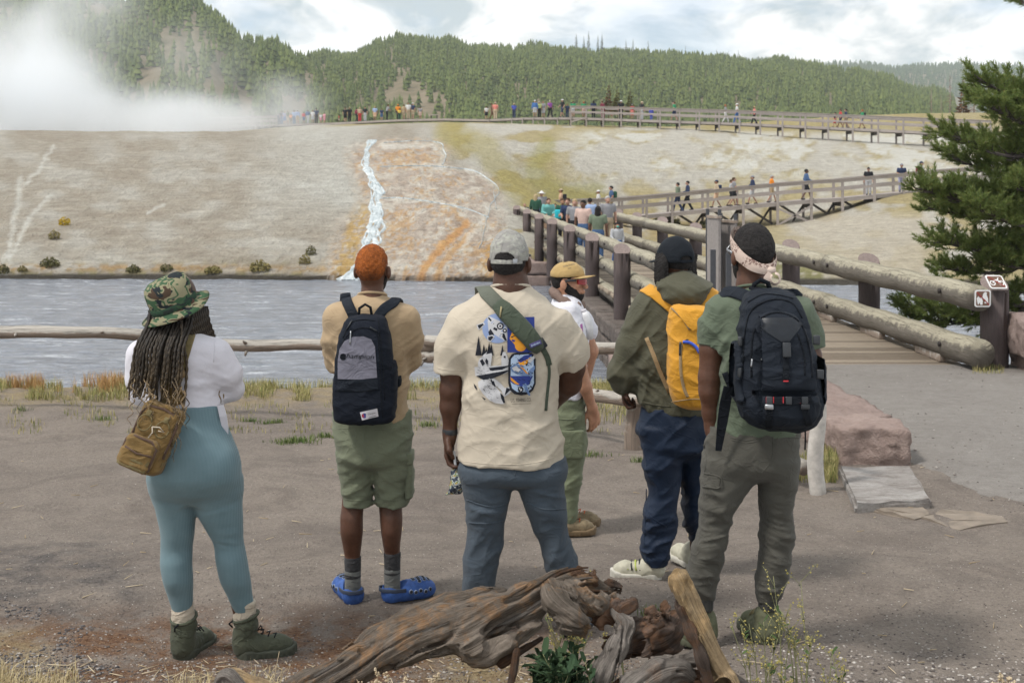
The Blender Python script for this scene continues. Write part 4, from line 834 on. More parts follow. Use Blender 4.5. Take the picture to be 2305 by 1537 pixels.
for i,a in enumerate([(145,507,26,22,M_BUSHY,'bright yellow flowering shrub on the left slope'),(122,538,26,22,M_BUSH,'olive shrub just below the yellow one'),(112,600,44,22,M_BUSHD,'wide dark shrub low on the left slope'),(50,612,22,16,M_BUSH,'small shrub above the water at far left'),(700,574,24,24,M_BUSHD,'darker upper shrub of the pair left of the orange runoff'),(686,594,26,24,M_BUSH,'lower olive shrub of the pair left of the orange runoff'),(585,610,48,26,M_BUSH,'broad green shrub at the water between hat and red-haired head'),(480,614,40,16,M_BUSH,'low green shrub just right of the camouflage hat'),(375,610,30,18,M_BUSHD,'small dark shrub right above the camouflage hat'),(300,612,34,16,M_BUSHD,'low dark shrub left of the camouflage hat'),(6,615,30,22,M_BUSHD,'dark shrub cut off by the left picture edge'),(1840,600,70,22,M_BUSH,'wide grassy clump behind the right bridge rail'),(1500,505,60,22,M_BUSHD,'dark bush under the left part of the trestle'),(1600,512,70,18,M_BUSHD,'low dark bush under the middle of the trestle')]):shrub(*a,seed=70+i)
# ================================================================ loose stones and chips
def ico():
    bm=bmesh.new();bmesh.ops.create_icosphere(bm,subdivisions=1,radius=1);v=np.array([q.co[:] for q in bm.verts]);bm.verts.index_update();f=np.array([[w.index for w in q.verts] for q in bm.faces]);bm.free(); return v,f
iv,ifc=ico()
def pebbles(name,label,pts,smin,smax,m,seed,flat=.6):
    rs=np.random.RandomState(seed);n=len(pts);s=smin+(smax-smin)*rs.rand(n)**4;j=rs.uniform(.7,1.3,(n,len(iv),1));sc=np.stack([s*rs.uniform(.7,1.5,n),s*rs.uniform(.7,1.5,n),s*flat],1)
    V=(iv[None]*j*sc[:, None]+pts[:, None]).reshape(-1,3);Fc=(ifc[None]+(np.arange(n)*len(iv))[:, None, None]).reshape(-1,3);o=mesh(name,V,Fc,m, None, False);tag(o,label,'gravel',kind='stuff')
def pebm(name,stops):
    t=NT(name);g=t.n('ShaderNodeNewGeometry');t.color(t.ramp(g.outputs['Random Per Island'],stops)).rough(.9).spec(.2); return t.m
def ppts(n,d0,d1,seed,p0=-100,p1=2400):
    rs=np.random.RandomState(seed);d=1/rs.uniform(1/d1,1/d0,n);px=rs.uniform(p0,p1,n);x=(px-CX)/F*d; return np.stack([x,d,gz(x,d)+.001],1)
pebbles('gravel','loose grey and brown pebbles on the earth',ppts(17000,4.8,13,1),.0025,.016,pebm('pebble',[(0,(.07,.06,.058)),(.4,(.2,.175,.16)),(.8,(.36,.32,.29)),(1,(.55,.52,.48))]),1)
pebbles('wood_chips','dark bark crumbs and chips near the driftwood',ppts(6500,4.8,6.3,2,-100,1500),.003,.016,pebm('chip',[(0,(.06,.03,.02)),(.5,(.2,.11,.065)),(.9,(.42,.29,.18)),(1,(.55,.42,.28))]),2,.35)
dkp=ppts(14000,5.6,8.4,4,-150,620);dkx=CX+dkp[:,0]*F/dkp[:,1];dkp=dkp[fbm(dkp[:,0]*.9,dkp[:,1]*1.1,dkx*0+5,3)>.0+.5*smooth01((dkx-150)/450)+.35*np.abs(dkp[:,1]-6.8)]
pebbles('dark_gravel','dark gravel patch at the left',dkp,.002,.010,pebm('dark_pebble',[(0,(.04,.04,.045)),(.6,(.12,.11,.11)),(1,(.3,.28,.27))]),4)
pp=ppts(2200,8.4,17,6,1900,2500);pp=pp[pp[:,0]>3.3];pp[:,2]+=.022;pebbles('path_grit','fine grit and small stones on the path to the bridge',pp,.0025,.010,bpy.data.materials['pebble'],6)
rs=np.random.RandomState(12);mb=MB()
for i in range(420):  # straw and twigs
    d=rs.uniform(4.9,11);px=rs.uniform(0,2305) if i>260 else rs.uniform(150,1300);d=d if i>260 else rs.uniform(4.9,6.0);x=(px-CX)/F*d;a=rs.rand()*6.28;L=rs.uniform(.02,.09)*(1 if i>260 else 1.2);z=g1(x,d)+.006
    mb.add(*tube_vf([(x,d,z),(x+math.cos(a)*L,d+math.sin(a)*L,z+.004)],[.003,.0018],4))
o=mb.build('twigs',M_SEED, None);tag(o,'bits of straw and twig lying on the earth','twigs',kind='stuff')
# ================================================================ steam from the spring
def steam(name,label,box,blobs,dens,nscale,seed,lo,hi):
    (x0,x1),(y0,y1),(z0,z1)=box;v,f=box_vf(((x0+x1)/2,(y0+y1)/2,(z0+z1)/2),(x1-x0,y1-y0,z1-z0))
    m=bpy.data.materials.new(name);m.use_nodes= True;T=m.node_tree;T.nodes.clear();N=T.nodes.new;L=T.links.new
    out=N('ShaderNodeOutputMaterial');vol=N('ShaderNodeVolumePrincipled');vol.inputs['Color'].default_value=(.97,.985,1,1);vol.inputs['Anisotropy'].default_value=.2;L(vol.outputs[0],out.inputs['Volume'])
    tc=N('ShaderNodeTexCoord');acc= None
    for(c,r,w) in blobs:
        s=N('ShaderNodeVectorMath');s.operation='SUBTRACT';L(tc.outputs['Object'],s.inputs[0]);s.inputs[1].default_value=c
        d=N('ShaderNodeVectorMath');d.operation='DIVIDE';L(s.outputs[0],d.inputs[0]);d.inputs[1].default_value=r
        l=N('ShaderNodeVectorMath');l.operation='LENGTH';L(d.outputs[0],l.inputs[0])
        q=N('ShaderNodeMapRange');q.interpolation_type='SMOOTHSTEP';L(l.outputs['Value'],q.inputs[0]);q.inputs[1].default_value=1;q.inputs[2].default_value=.15;q.inputs[3].default_value=0;q.inputs[4].default_value=w
        if acc is None:acc=q.outputs[0]
        else:a=N('ShaderNodeMath');a.operation='ADD';L(acc,a.inputs[0]);L(q.outputs[0],a.inputs[1]);acc=a.outputs[0]
    mp=N('ShaderNodeMapping');mp.inputs['Location'].default_value=(seed,0,0);mp.inputs['Scale'].default_value=(1,1,.8);L(tc.outputs['Object'],mp.inputs[0])
    n=N('ShaderNodeTexNoise');n.inputs['Scale'].default_value=nscale;n.inputs['Detail'].default_value=4;n.inputs['Roughness'].default_value=.55;n.inputs['Distortion'].default_value=.3;L(mp.outputs[0],n.inputs[0])
    q=N('ShaderNodeMapRange');L(n.outputs[0],q.inputs[0]);q.inputs[1].default_value=lo;q.inputs[2].default_value=hi
    u=N('ShaderNodeMath');u.operation='MULTIPLY';L(q.outputs[0],u.inputs[0]);L(acc,u.inputs[1])
    w=N('ShaderNodeMath');w.operation='MULTIPLY';L(u.outputs[0],w.inputs[0]);w.inputs[1].default_value=dens;L(w.outputs[0],vol.inputs['Density'])
    o=mesh(name,v,f,m, None, False);tag(o,label,'steam',kind='stuff'); return o
def SB(px,py,d,rx,ry,rz,w): return(tuple(P(px,py,d)),(rx*d/F,ry,rz*d/F),w)
steam('steam','billowing white steam rising from the hot spring at left',((-95,-14),(112,190),(4.5,36)),
    [SB(-20,280,145,330,28,170,1.3),SB(60,190,145,240,26,130,1.1),SB(-160,120,150,330,28,260,1.0),SB(330,280,150,280,26,105,.95),SB(490,272,155,250,20,70,.55),SB(130,10,150,220,24,210,.5),SB(640,230,160,140,16,95,.26),SB(430,140,155,170,18,140,.17)],.2,.085,2.0,.39,.61)
# ================================================================ solid modelling: distance fields -> surface nets
f32=np.float32
def cap(a,b,ra,rb=None):
    a=np.array(a,f32);b=np.array(b,f32);rb=ra if rb is None else rb;ab=b-a;L2=max(float(ab@ab),1e-9)
    def f(p):
        q=p-a;t=np.clip((q@ab)/L2,0,1); return np.sqrt(((q-t[:, None]*ab)**2).sum(1))-(ra+(rb-ra)*t)
    return f
def chain(pts,k=.0):
    fs=[cap(a[:3],b[:3],a[3],b[3]) for a,b in zip(pts[:-1],pts[1:])]
    return U(k,*fs) if len(fs)>1 else fs[0]
def ell(c,r,M=None):
    c=np.array(c,f32);r=np.array(r,f32);M= None if M is None else np.array(M,f32)
    def f(p):
        q=p-c
        if M is not None:q=q@M
        k0=np.sqrt(((q/r)**2).sum(1));k1=np.sqrt(((q/(r*r))**2).sum(1))+1e-9; return k0*(k0-1)/k1
    return f
def rbox(c,h,rad,M=None):
    c=np.array(c,f32);h=np.array(h,f32)-rad;M= None if M is None else np.array(M,f32)
    def f(p):
        q=p-c
        if M is not None:q=q@M
        q=np.abs(q)-h; return np.sqrt((np.maximum(q,0)**2).sum(1))+np.minimum(q.max(1),0)-rad
    return f
def loft(rows,pw=2.0,rnd=.0):
    """rows: (z, cx, cy, rx, ry); an upright body of superelliptic sections"""
    r=np.array(sorted(rows),float);n=max(40,10*len(r));s=np.empty((n,5));zz=np.linspace(r[0,0],r[-1,0],n);s[:,0]=zz
    m=np.zeros_like(r[:,1:]);dz=np.diff(r[:,0])[:, None];dl=np.diff(r[:,1:],axis=0)/dz  # monotone cubic
    m[1:-1]=np.where(dl[:-1]*dl[1:]>0,2*dl[:-1]*dl[1:]/(dl[:-1]+dl[1:]+1e-12),0);m[0],m[-1]=dl[0],dl[-1]
    i=np.clip(np.searchsorted(r[:,0],zz,'right')-1,0,len(r)-2);h=dz[i];t=((zz-r[i,0])[:, None]/h)
    s[:,1:]=(2*t**3-3*t**2+1)*r[i,1:]+(t**3-2*t**2+t)*h*m[i]+(-2*t**3+3*t**2)*r[i+1,1:]+(t**3-t**2)*h*m[i+1]
    def f(p):
        z=np.clip(p[:,2],zz[0],zz[-1]);cx,cy,rx,ry=(np.interp(z,zz,s[:,k]) for k in(1,2,3,4));rx=np.maximum(rx,.004);ry=np.maximum(ry,.004)
        k=((np.abs(p[:,0]-cx)/rx)**pw+(np.abs(p[:,1]-cy)/ry)**pw)**(1/pw);d=(k-1)*np.minimum(rx,ry)
        e=np.abs(p[:,2]-z);
        if rnd:q=np.maximum(d+rnd,0);ez=np.maximum(np.maximum(zz[0]+rnd-p[:,2],p[:,2]-zz[-1]+rnd),0); return np.where((d>-rnd)|(ez>0),np.sqrt(q*q+ez*ez)-rnd,d)
        return np.where(e>0,np.sqrt(np.maximum(d,0)**2+e*e),d)
    return f
def smin(a,b,k):
    if k<=0: return np.minimum(a,b)
    h=np.clip(.5+.5*(b-a)/k,0,1); return b+(a-b)*h-k*h*(1-h)
def U(k,*fs):
    def f(p):
        d=fs[0](p)
        for g in fs[1:]:d=smin(d,g(p),k)
        return d
    return f
def SUB(a,b,k=.0): return lambda p:-smin(-a(p),b(p),k)
def ISE(a,b,k=.0): return lambda p:-smin(-a(p),-b(p),k)
def OFF(f,r): return lambda p:f(p)-r
def below(z,k=0): return lambda p:p[:,2]-z
def above(z): return lambda p:z-p[:,2]
def half(c,n):
    c=np.array(c,f32);n=np.array(Vector(n).normalized(),f32); return lambda p:(p-c)@n  # keeps the side against n
def WR(f,*ws):
    """add cloth folds: (amp, scale xyz, rotation about y in degrees, seed, centre or None, spread)"""
    def g(p):
        d=f(p);sel=np.abs(d)<.06
        if not sel.any(): return d
        q=p[sel];a=np.zeros(len(q))
        for amp,sc,rot,seed,c,sp in ws:
            cr,s_=math.cos(R(rot)),math.sin(R(rot));x=q[:,0]*cr+q[:,2]*s_;z=-q[:,0]*s_+q[:,2]*cr
            n=noise(x*sc[0]+seed,q[:,1]*sc[1]+seed*.7,z*sc[2]+seed*1.3);n2=noise(x*sc[0]*2.1+seed*2,q[:,1]*sc[1]*2+seed,z*sc[2]*2.2+seed);n=1-np.abs(n)*2.6;n2=1-np.abs(n2)*2.6;n=np.where(n>0,n**1.7*1.15,np.maximum(n,-.8)*.55)+.5*np.where(n2>0,n2**1.7,np.maximum(n2,-.8)*.5)
            w=1 if c is None else np.exp(-((q-np.array(c,f32))**2).sum(1)/(2*sp*sp));a=a+amp*n*w
        d=d.copy();d[sel]-=a; return d
    return g
def nets(f,lo,hi,h):
    lo=np.array(lo,float);hi=np.array(hi,float);B=4;n=(np.ceil((hi-lo)/h/B).astype(int)+1)*B+1
    c=[lo[k]+h*np.arange(n[k]) for k in range(3)];cc=[q[::B] for q in c]
    G=np.stack(np.meshgrid(*cc,indexing='ij'),-1).reshape(-1,3).astype(f32);cv=f(G).reshape([len(q) for q in cc])
    near=np.abs(cv)<h*B*2.3
    nb=np.zeros([len(q)-1 for q in cc],bool)
    for i in(0,1):
        for j in(0,1):
            for k in(0,1):nb|=near[i:i+nb.shape[0],j:j+nb.shape[1],k:k+nb.shape[2]]
    vol=np.repeat(np.repeat(np.repeat(np.where(cv>0,1.,-1.),B,0),B,1),B,2)[:n[0],:n[1],:n[2]].astype(f32)
    fm=np.zeros(n,bool);m=np.repeat(np.repeat(np.repeat(nb,B,0),B,1),B,2);fm[:-1,:-1,:-1]=m;fm[1:,:-1,:-1]|=m;fm[:-1,1:,:-1]|=m;fm[:-1,:-1,1:]|=m;fm[1:,1:,:-1]|=m;fm[1:,:-1,1:]|=m;fm[:-1,1:,1:]|=m;fm[1:,1:,1:]|=m
    ix=np.argwhere(fm);v=np.empty(len(ix),f32)
    for s in range(0,len(ix),200000):q=ix[s:s+200000];v[s:s+200000]=f((lo+q*h).astype(f32))
    vol[fm]=v;ins=vol<0;s=ins[:-1,:-1,:-1].astype(np.int8)
    tot=np.zeros(np.array(n)-1,np.int8);cor=[(i,j,k) for i in(0,1) for j in(0,1) for k in(0,1)]
    for i,j,k in cor:tot+=ins[i:i+tot.shape[0],j:j+tot.shape[1],k:k+tot.shape[2]]
    act=(tot>0)&(tot<8);ci=np.argwhere(act);idm=np.full(tot.shape,-1,np.int64);idm[act]=np.arange(len(ci))
    val=np.stack([vol[ci[:,0]+i,ci[:,1]+j,ci[:,2]+k] for i,j,k in cor],1);acc=np.zeros((len(ci),3));cnt=np.zeros(len(ci))
    for a in range(8):
        for ax in range(3):
            b=a|(4>>ax)
            if b==a: continue
            va,vb=val[:,a],val[:,b];cx=(va<0)!=(vb<0);t=np.where(cx,va/np.where(cx,va-vb,1),0);pos=np.array(cor[a],float)[None]+np.eye(3)[ax][None]*t[:, None];acc+=pos*cx[:, None];cnt+=cx
    V=lo+(ci+acc/cnt[:, None])*h;Fs=[]
    for ax in range(3):
        o1,o2=[(1,2),(2,0),(0,1)][ax];sl0=[slice(None)]*3;sl1=[slice(None)]*3;sl0[ax]=slice(0,-1);sl1[ax]=slice(1, None);a=ins[tuple(sl0)];b=ins[tuple(sl1)];e=np.argwhere(a!=b)
        ok=(e[:,o1]>0)&(e[:,o2]>0)&(e[:,o1]<tot.shape[o1])&(e[:,o2]<tot.shape[o2]);e=e[ok];fl=a[e[:,0],e[:,1],e[:,2]]
        d1=np.zeros(3,int);d1[o1]=1;d2=np.zeros(3,int);d2[o2]=1;g= lambda q:idm[q[:,0],q[:,1],q[:,2]]
        qd=np.stack([g(e-d1-d2),g(e-d2),g(e),g(e-d1)],1);qd=np.where(fl[:, None],qd,qd[:,::-1]);Fs.append(qd[(qd>=0).all(1)])
    return V,np.vstack(Fs)
def sdf(name,f,lo,hi,h,m,parent,bvh=False):
    V,Q=nets(f,lo,hi,h);o=mesh(name,V,Q,m,parent)
    return(o,BVHTree.FromPolygons([Vector(q) for q in V],Q.tolist())) if bvh else o
def hit(bvh,px,py,fb=6.5):
    """where the sight line of a pixel meets a body; (point, normal)"""
    d=ray(px,py).normalized();h=bvh.ray_cast(CAMP,d)
    if h[0] is None: return P(px,py,fb),-d
    return h[0],h[1]
def drape(bvh,pts,off,n=None,fb=6.5):
    q=spline(pts,n) if n else pts;hs=[hit(bvh,a[0],a[1],fb) for a in q]; return[h[0]+(h[1]*.5-ray(a[0],a[1]).normalized()*.5)*off for h,a in zip(hs,q)],[(h[1]*.5-ray(a[0],a[1]).normalized()*.5).normalized() for h,a in zip(hs,q)]
def conform(name,bvh,verts2,faces,off,m,parent,fb,maxe=9):
    """flat outline in photo pixels laid onto a body (print, patch, panel)"""
    bm=bmesh.new();vs=[bm.verts.new((x,y,0)) for x,y in verts2]
    for f in faces:
        try:bm.faces.new([vs[i] for i in f])
        except ValueError: pass
    bmesh.ops.triangulate(bm,faces=list(bm.faces),ngon_method='EAR_CLIP')
    for _ in range(4):
        es=[e for e in bm.edges if e.calc_length()>maxe]
        if not es: break
        bmesh.ops.subdivide_edges(bm,edges=es,cuts=1);bmesh.ops.triangulate(bm,faces=list(bm.faces))
    V=[]
    for v in bm.verts:p,nn=hit(bvh,v.co.x,v.co.y,fb);V.append(p-ray(v.co.x,v.co.y).normalized()*off)
    bm.verts.index_update();fs=[]
    for f in bm.faces:
        i=[v.index for v in f.verts];nrm=(V[i[1]]-V[i[0]]).cross(V[i[2]]-V[i[0]]);fs.append(tuple(i if nrm.y<0 else i[::-1]))
    bm.free(); return mesh(name,V,fs,m,parent, True)
def decal(name,bvh,poly,off,m,parent,fb=6.5,smoothn=0,maxe=9):
    if smoothn:q=np.array(list(poly)+[poly[0]]);poly=[tuple(a) for a in spline(q,smoothn)[:-1]]
    return conform(name,bvh,poly,[tuple(range(len(poly)))],off,m,parent,fb,maxe)
def text_mesh(s,shear=0,bold=0,size=1):
    c=bpy.data.curves.new('lettering','FONT');c.body=s;c.size=size;c.shear=shear;c.offset=bold;c.resolution_u=3;c.align_x='LEFT';o=bpy.data.objects.new('lettering',c);COL.objects.link(o);dg=bpy.context.evaluated_depsgraph_get();me=o.evaluated_get(dg).to_mesh()
    v=[(q.co.x,q.co.y) for q in me.vertices];f=[tuple(p.vertices) for p in me.polygons];o.evaluated_get(dg).to_mesh_clear();bpy.data.objects.remove(o);bpy.data.curves.remove(c); return np.array(v),f
def lettering(name,s,bvh,x,y,w,h,ang,off,m,parent,fb,shear=0,bold=0):
    v,f=text_mesh(s,shear,bold);v=v-v.min(0);v=v/v.max(0)*np.array([w,h]);c,k=math.cos(R(ang)),math.sin(R(ang));P2=[(x+a*c+b*k,y+a*k-b*c) for a,b in v]  # y: baseline of the text
    return conform(name,bvh,P2,f,off,m,parent,fb,30)
def pad_vf(pts,nrm,w,t,n=14,pw=3.0):
    """padded strap: superelliptic section, w wide and t thick, its back lying on the points"""
    v=[];f=[];N=len(pts);pts=[Vector(p) for p in pts]
    for i,p in enumerate(pts):
        T=(pts[min(i+1,N-1)]-pts[max(i-1,0)]).normalized();nn=nrm[i] if isinstance(nrm,list) else Vector(nrm);nn=(nn-T*nn.dot(T)).normalized();S=T.cross(nn);ww=w[i] if hasattr(w,'__len__') else w;tt=t[i] if hasattr(t,'__len__') else t
        for k in range(n):
            a=2*math.pi*k/n;c,s=math.cos(a),math.sin(a);v.append(p+S*(math.copysign(abs(c)**(2/pw),c)*ww/2)+nn*(tt*.5+math.copysign(abs(s)**(2/pw),s)*tt/2))
    for i in range(N-1):
        for k in range(n):a=i*n+k;b=i*n+(k+1)%n;f.append((a,b,b+n,a+n))
    f+=[tuple(range(n-1,-1,-1)),tuple((N-1)*n+k for k in range(n))]; return v,f
def pad(name,pts,nrm,w,t,m,parent,pw=3.0):v,f=pad_vf(pts,nrm,w,t,14,pw); return mesh(name,v,f,m,parent)
def lathe(name,prof,m,parent,c,M,n=48,wob=0,sx=1,sy=1):
    v=[];f=[];c=Vector(c)
    for i,(r,z) in enumerate(prof):
        for k in range(n):a=2*math.pi*k/n;v.append(c+M@Vector((r*sx*math.cos(a),r*sy*math.sin(a),z+wob*r*math.sin(2*a+.7)+wob*.5*r*math.sin(3*a))))
    for i in range(len(prof)-1):
        for k in range(n):a=i*n+k;b=i*n+(k+1)%n;f.append((a,b,b+n,a+n))
    return mesh(name,v,f,m,parent)
class Fig:
    """maps photo measurements of one figure to metres at its distance"""
    def __init__(s,d,ox=0):s.d=d;s.ox=ox
    def pt(s,px,py,dy=0): return tuple(P(px+s.ox,py,s.d+dy))
    def r(s,rp,dy=0): return rp*(s.d+dy)/F
    def row(s,py,xl,xr,dy,ry):a=P((xl+xr)/2+s.ox,py,s.d+dy); return(a.z,a.x,a.y,(xr-xl)/2*(s.d+dy)/F,ry)
    def loft(s,rows,pw=2.0,rnd=.0): return loft([s.row(*q) for q in rows],pw,rnd)
    def hid(s,pts,k=.02,q=.55): return s.ch([(a,b,c,r*q) for a,b,c,r in pts],k)  # limb hidden under cloth
    def ch(s,pts,k=.02): return chain([(*s.pt(a,b,c),s.r(r,c)) for a,b,c,r in pts],k)
    def box(s,x0,y0,x1,y1,d0,d1):a=s.pt(x0,y1,0);b=s.pt(x1,y0,0); return(a[0],s.d+d0,a[2]),(b[0],s.d+d1,b[2])
def head_fn(c,yaw,s=1.0,pitch=0):
    """head facing (sin yaw, cos yaw); returns fields for skin, and the map to head space"""
    M=np.array(Matrix.Rotation(-yaw,3,'Z')@Matrix.Rotation(pitch,3,'X'),f32);c=np.array(c,f32)
    def loc(p): return((p-c)@M)/s
    sk=U(.03,ell((0,-.014,.018),(.0755,.096,.106)),ell((0,.030,-.045),(.058,.066,.066)),ell((0,.058,-.088),(.027,.026,.024)))
    ft=U(.014,cap((0,.096,.012),(0,.117,-.030),.010,.015),ell((0,.092,.028),(.045,.012,.010)),ell((.034,.076,-.018),(.02,.02,.016)),ell((-.034,.076,-.018),(.02,.02,.016)),ell((0,.096,-.058),(.026,.012,.008)),ell((0,.094,-.068),(.022,.012,.007)))
    ear=U(.008,ell((.088,-.004,-.016),(.013,.021,.035),Matrix.Rotation(R(18),3,'Z')),ell((-.088,-.004,-.016),(.013,.021,.035),Matrix.Rotation(R(-18),3,'Z')))
    def skin_(p):q=loc(p); return U(.012,sk,ft,ear)(q)*s
    return skin_,loc,(lambda p:sk(loc(p))*s)
def hand_fn(w,fwd,nrm,s=1.0,curl=.5,thumb=1):
    """hand from the wrist w: fwd along the palm, nrm out of the palm's face; thumb=+1/-1 side"""
    w=np.array(w);y=np.array(Vector(fwd).normalized());z=np.array(Vector(nrm).normalized());z=z-y*(z@y);z/=np.linalg.norm(z);x=np.cross(y,z)*thumb
    G= lambda a,b,c:w+(x*a+y*b+z*c)*s
    fs=[ell(G(0,.05,0),np.array((.040,.052,.017))*s,np.stack([x,y,z],1)),cap(G(0,0,0),G(0,.03,0),.027*s,.026*s)]
    for i,(ox,L) in enumerate(((.030,.078),(.010,.088),(-.010,.082),(-.029,.064))):
        b=np.array((ox,.088-.004*abs(i-1),0.));a=curl*(1+.12*i);p=b;ang=a*.55
        for j,fr in enumerate((.45,.31,.24)):
            q=p+np.array((ox*.15*fr,math.cos(ang),math.sin(ang)))*L*fr;fs.append(cap(G(*p),G(*q),(.0095-.0008*j)*s,(.0088-.0009*j)*s));p=q;ang+=a*.9
    t0,t1_,t2=(.030,.022,.006),(.052,.055,.016+.01*curl),(.050-.012*curl,.088,.028+.012*curl);fs+=[cap(G(*t0),G(*t1_),.014*s,.0115*s),cap(G(*t1_),G(*t2),.0115*s,.0085*s)]
    return U(.006,*fs)
def shoe(parent,heel,yaw,L,W,shaft,mu,ms,name='shoe',h=.006,tread=True,laces=None,collar=None,mouth=.052):
    """heel: point on the ground below the heel; yaw: direction the toe points"""
    Mx=Matrix.Rotation(-yaw,3,'Z');M=np.array(Mx,f32);hl=np.array(heel,f32)
    up=U(.03,chain([(0,.035,.055,.040),(0,.10,.050,.042),(0,L-.085,.046,.040),(0,L-.05,.040,.034)],.03),chain([(0,.042,.05,.043),(0,.040,.10,.043),(0,.050,shaft,mouth)],.03))
    wx=W/.086
    def fu(p):q=((p-hl)@M).copy();q[:,0]/=wx; return np.maximum(up(q),.018-q[:,2])
    def fs(p):
        q=(p-hl)@M;y=np.clip((q[:,1]-.01)/(L-.02),0,1);w=W*.5*(1.0+.13*np.sin(y*3.1)-.22*np.exp(-((y-.38)/.16)**2));w=w*np.sqrt(np.clip(1-np.maximum(np.abs(y-.5)-.33,0)**2/.0295,0,1))+.001;d=np.maximum(np.abs(q[:,0])-w-.009,np.maximum(-q[:,1]+.002,q[:,1]-L+.002));top=.036+.018*np.maximum(0,y-.75)*3+.008*(y<.3)
        if tread:d=d+.004*(np.sin(q[:,1]*240)>.3)*(q[:,2]<.014)
        return np.maximum(d,np.maximum(q[:,2]-top,.0-q[:,2]))
    lo=np.array(heel)-.36;hi=np.array(heel)+.36;lo[2]=heel[2]-.01;hi[2]=heel[2]+shaft+.09
    r=sdf(name,WR(fu,(.0025,(30,30,30),0,3, None,1)),lo,hi,h,mu,parent);sdf('sole',fs,lo,(hi[0],hi[1],heel[2]+.07),h,ms,r)
    W3= lambda a,b,c:Vector(heel)+Mx@Vector((a,b,c))
    if laces:
        for k in range(4):
            y=L*.42+.028*k;z=.120-.011*k;tube('lace',[W3(-.026*wx,y,z-.012),W3(0,y+.012,z),W3(.026*wx,y,z-.012)],.0032,laces,r,5)
        tube('lace',[W3(.0,L*.36,.118),W3(.03,L*.42,.135),W3(.05,L*.44,.12),W3(.03,L*.40,.112)],.0028,laces,r,5);tube('lace',[W3(.0,L*.36,.118),W3(-.03,L*.42,.13),W3(-.048,L*.45,.11)],.0028,laces,r,5)
    return r,W3
# ================================================================ driftwood
def driftm(name,grey,orange,amt,ang):
    t=NT(name);ob=t.coord('Object');a=t.noise(t.coord('UV',(13,1.1,1)),2.4,7,.72,.8);b=t.noise(ob,6.5,6,.72,.6);f=t.noise(t.coord('UV',(46,1.5,1)),2.2,4,.7,.3);w=t.noise(ob,38,5,.75,.4)
    c=t.ramp(a,[(.30,[x*.16 for x in grey]),(.44,[x*.65 for x in grey]),(.56,grey),(.72,[min(1,x*1.5) for x in grey])]);oc=t.ramp(a,[(.3,[x*.2 for x in orange]),(.5,orange),(.72,[min(1,x*1.8) for x in orange])])
    c=t.mix(t.ramp(b,[(amt,0),(amt+.1,1)]),c,oc);c=t.mix(.35,c,t.ramp(f,[(.35,[x*.25 for x in grey]),(.6,[min(1,x*1.35) for x in grey])]));c=t.mix(.2,c,t.ramp(w,[(.35,(.03,.022,.018)),(.6,[min(1,x*1.4) for x in grey])]))
    t.color(c).rough(.92).spec(.12);t.bump(t.math('ADD',a,t.math('ADD',t.math('MULTIPLY',f,.6),t.math('MULTIPLY',w,.15))),1.0,.018); return t.m
class Axis:
    def __init__(s,pts,n=70):
        S=spline([tuple(P(*q[:3])) for q in pts],n);fr=frames([Vector(q) for q in S]);s.c=np.array([f[0][:] for f in fr],f32);s.n1=np.array([f[2][:] for f in fr],f32);s.n2=np.array([f[3][:] for f in fr],f32);s.t=np.array([f[1][:] for f in fr],f32);s.u=np.concatenate([[0],np.cumsum(np.linalg.norm(np.diff(s.c,axis=0),axis=1))])
    def loc(s,p):
        k=np.empty(len(p),int)
        for i in range(0,len(p),50000):q=p[i:i+50000].astype(f32);k[i:i+50000]=((s.c**2).sum(1)[None]-2*q@s.c.T).argmin(1)
        o=p-s.c[k]; return s.u[k]+(o*s.t[k]).sum(1),(o*s.n1[k]).sum(1),(o*s.n2[k]).sum(1)
def wood(f,ax,seed,g=(.018,.010),lump=.03,crack=.02,rot=0,fr=24,twist=1.5):
    """weathered grain that follows a curved axis: long ridges, lumps, splits and rot holes"""
    def h(p):
        d=f(p);s=np.abs(d)<.09
        if not s.any(): return d
        u,a_,b_=ax.loc(p[s]);c,sn=np.cos(u*twist),np.sin(u*twist);y=a_*c-b_*sn;w=a_*sn+b_*c;yx=y+.02*noise(u*6+seed,y*6,w*6);wx=w+.02*noise(u*6,y*6+seed,w*6)
        r1=1-np.abs(noise(u*1.5+seed,yx*fr,wx*fr))*2.4;r2=1-np.abs(noise(u*2.6+seed,yx*fr*2.2,wx*fr*2.2))*2.4;l=fbm(u*4+seed,y*7,w*7,3);k=np.abs(noise(u*1.6+seed*2,yx*fr*.6,wx*fr*.6));q=g[0]*r1+g[1]*r2+lump*l-crack*np.clip(1-k/.08,0,1)
        if rot:q=q-rot*np.clip(fbm(u*14+seed,y*16,w*16,2)*3-.55,0,1)
        d=d.copy();d[s]-=q; return d
    h.ax=ax; return h
W5= lambda pts:[(*P(px,py,d),r*d/F) for px,py,d,r in pts]
def wch(*pls): return U(.03,*[chain(W5(pl),.04) for pl in pls])
def wob(name,f,pts,m,parent,h=.0055,ex=.16):
    q=np.array([P(a,b,c) for a,b,c in pts]);V,Q=nets(f,q.min(0)-ex,q.max(0)+ex,h);u,a_,b_=f.ax.loc(V); return mesh(name,V,Q,m,parent, True,uv=np.stack([np.arctan2(b_,a_)/6.2832+u*.24,u],1))
def wd(name,paths,m,parent,seed,h=.0055,ex=.11,cut=None,**k):
    f=wch(*paths);f=SUB(f,cut,.02) if cut else f; return wob(name,wood(f,Axis(paths[0]),seed,**k),[q[:3] for p in paths for q in p],m,parent,h,ex)
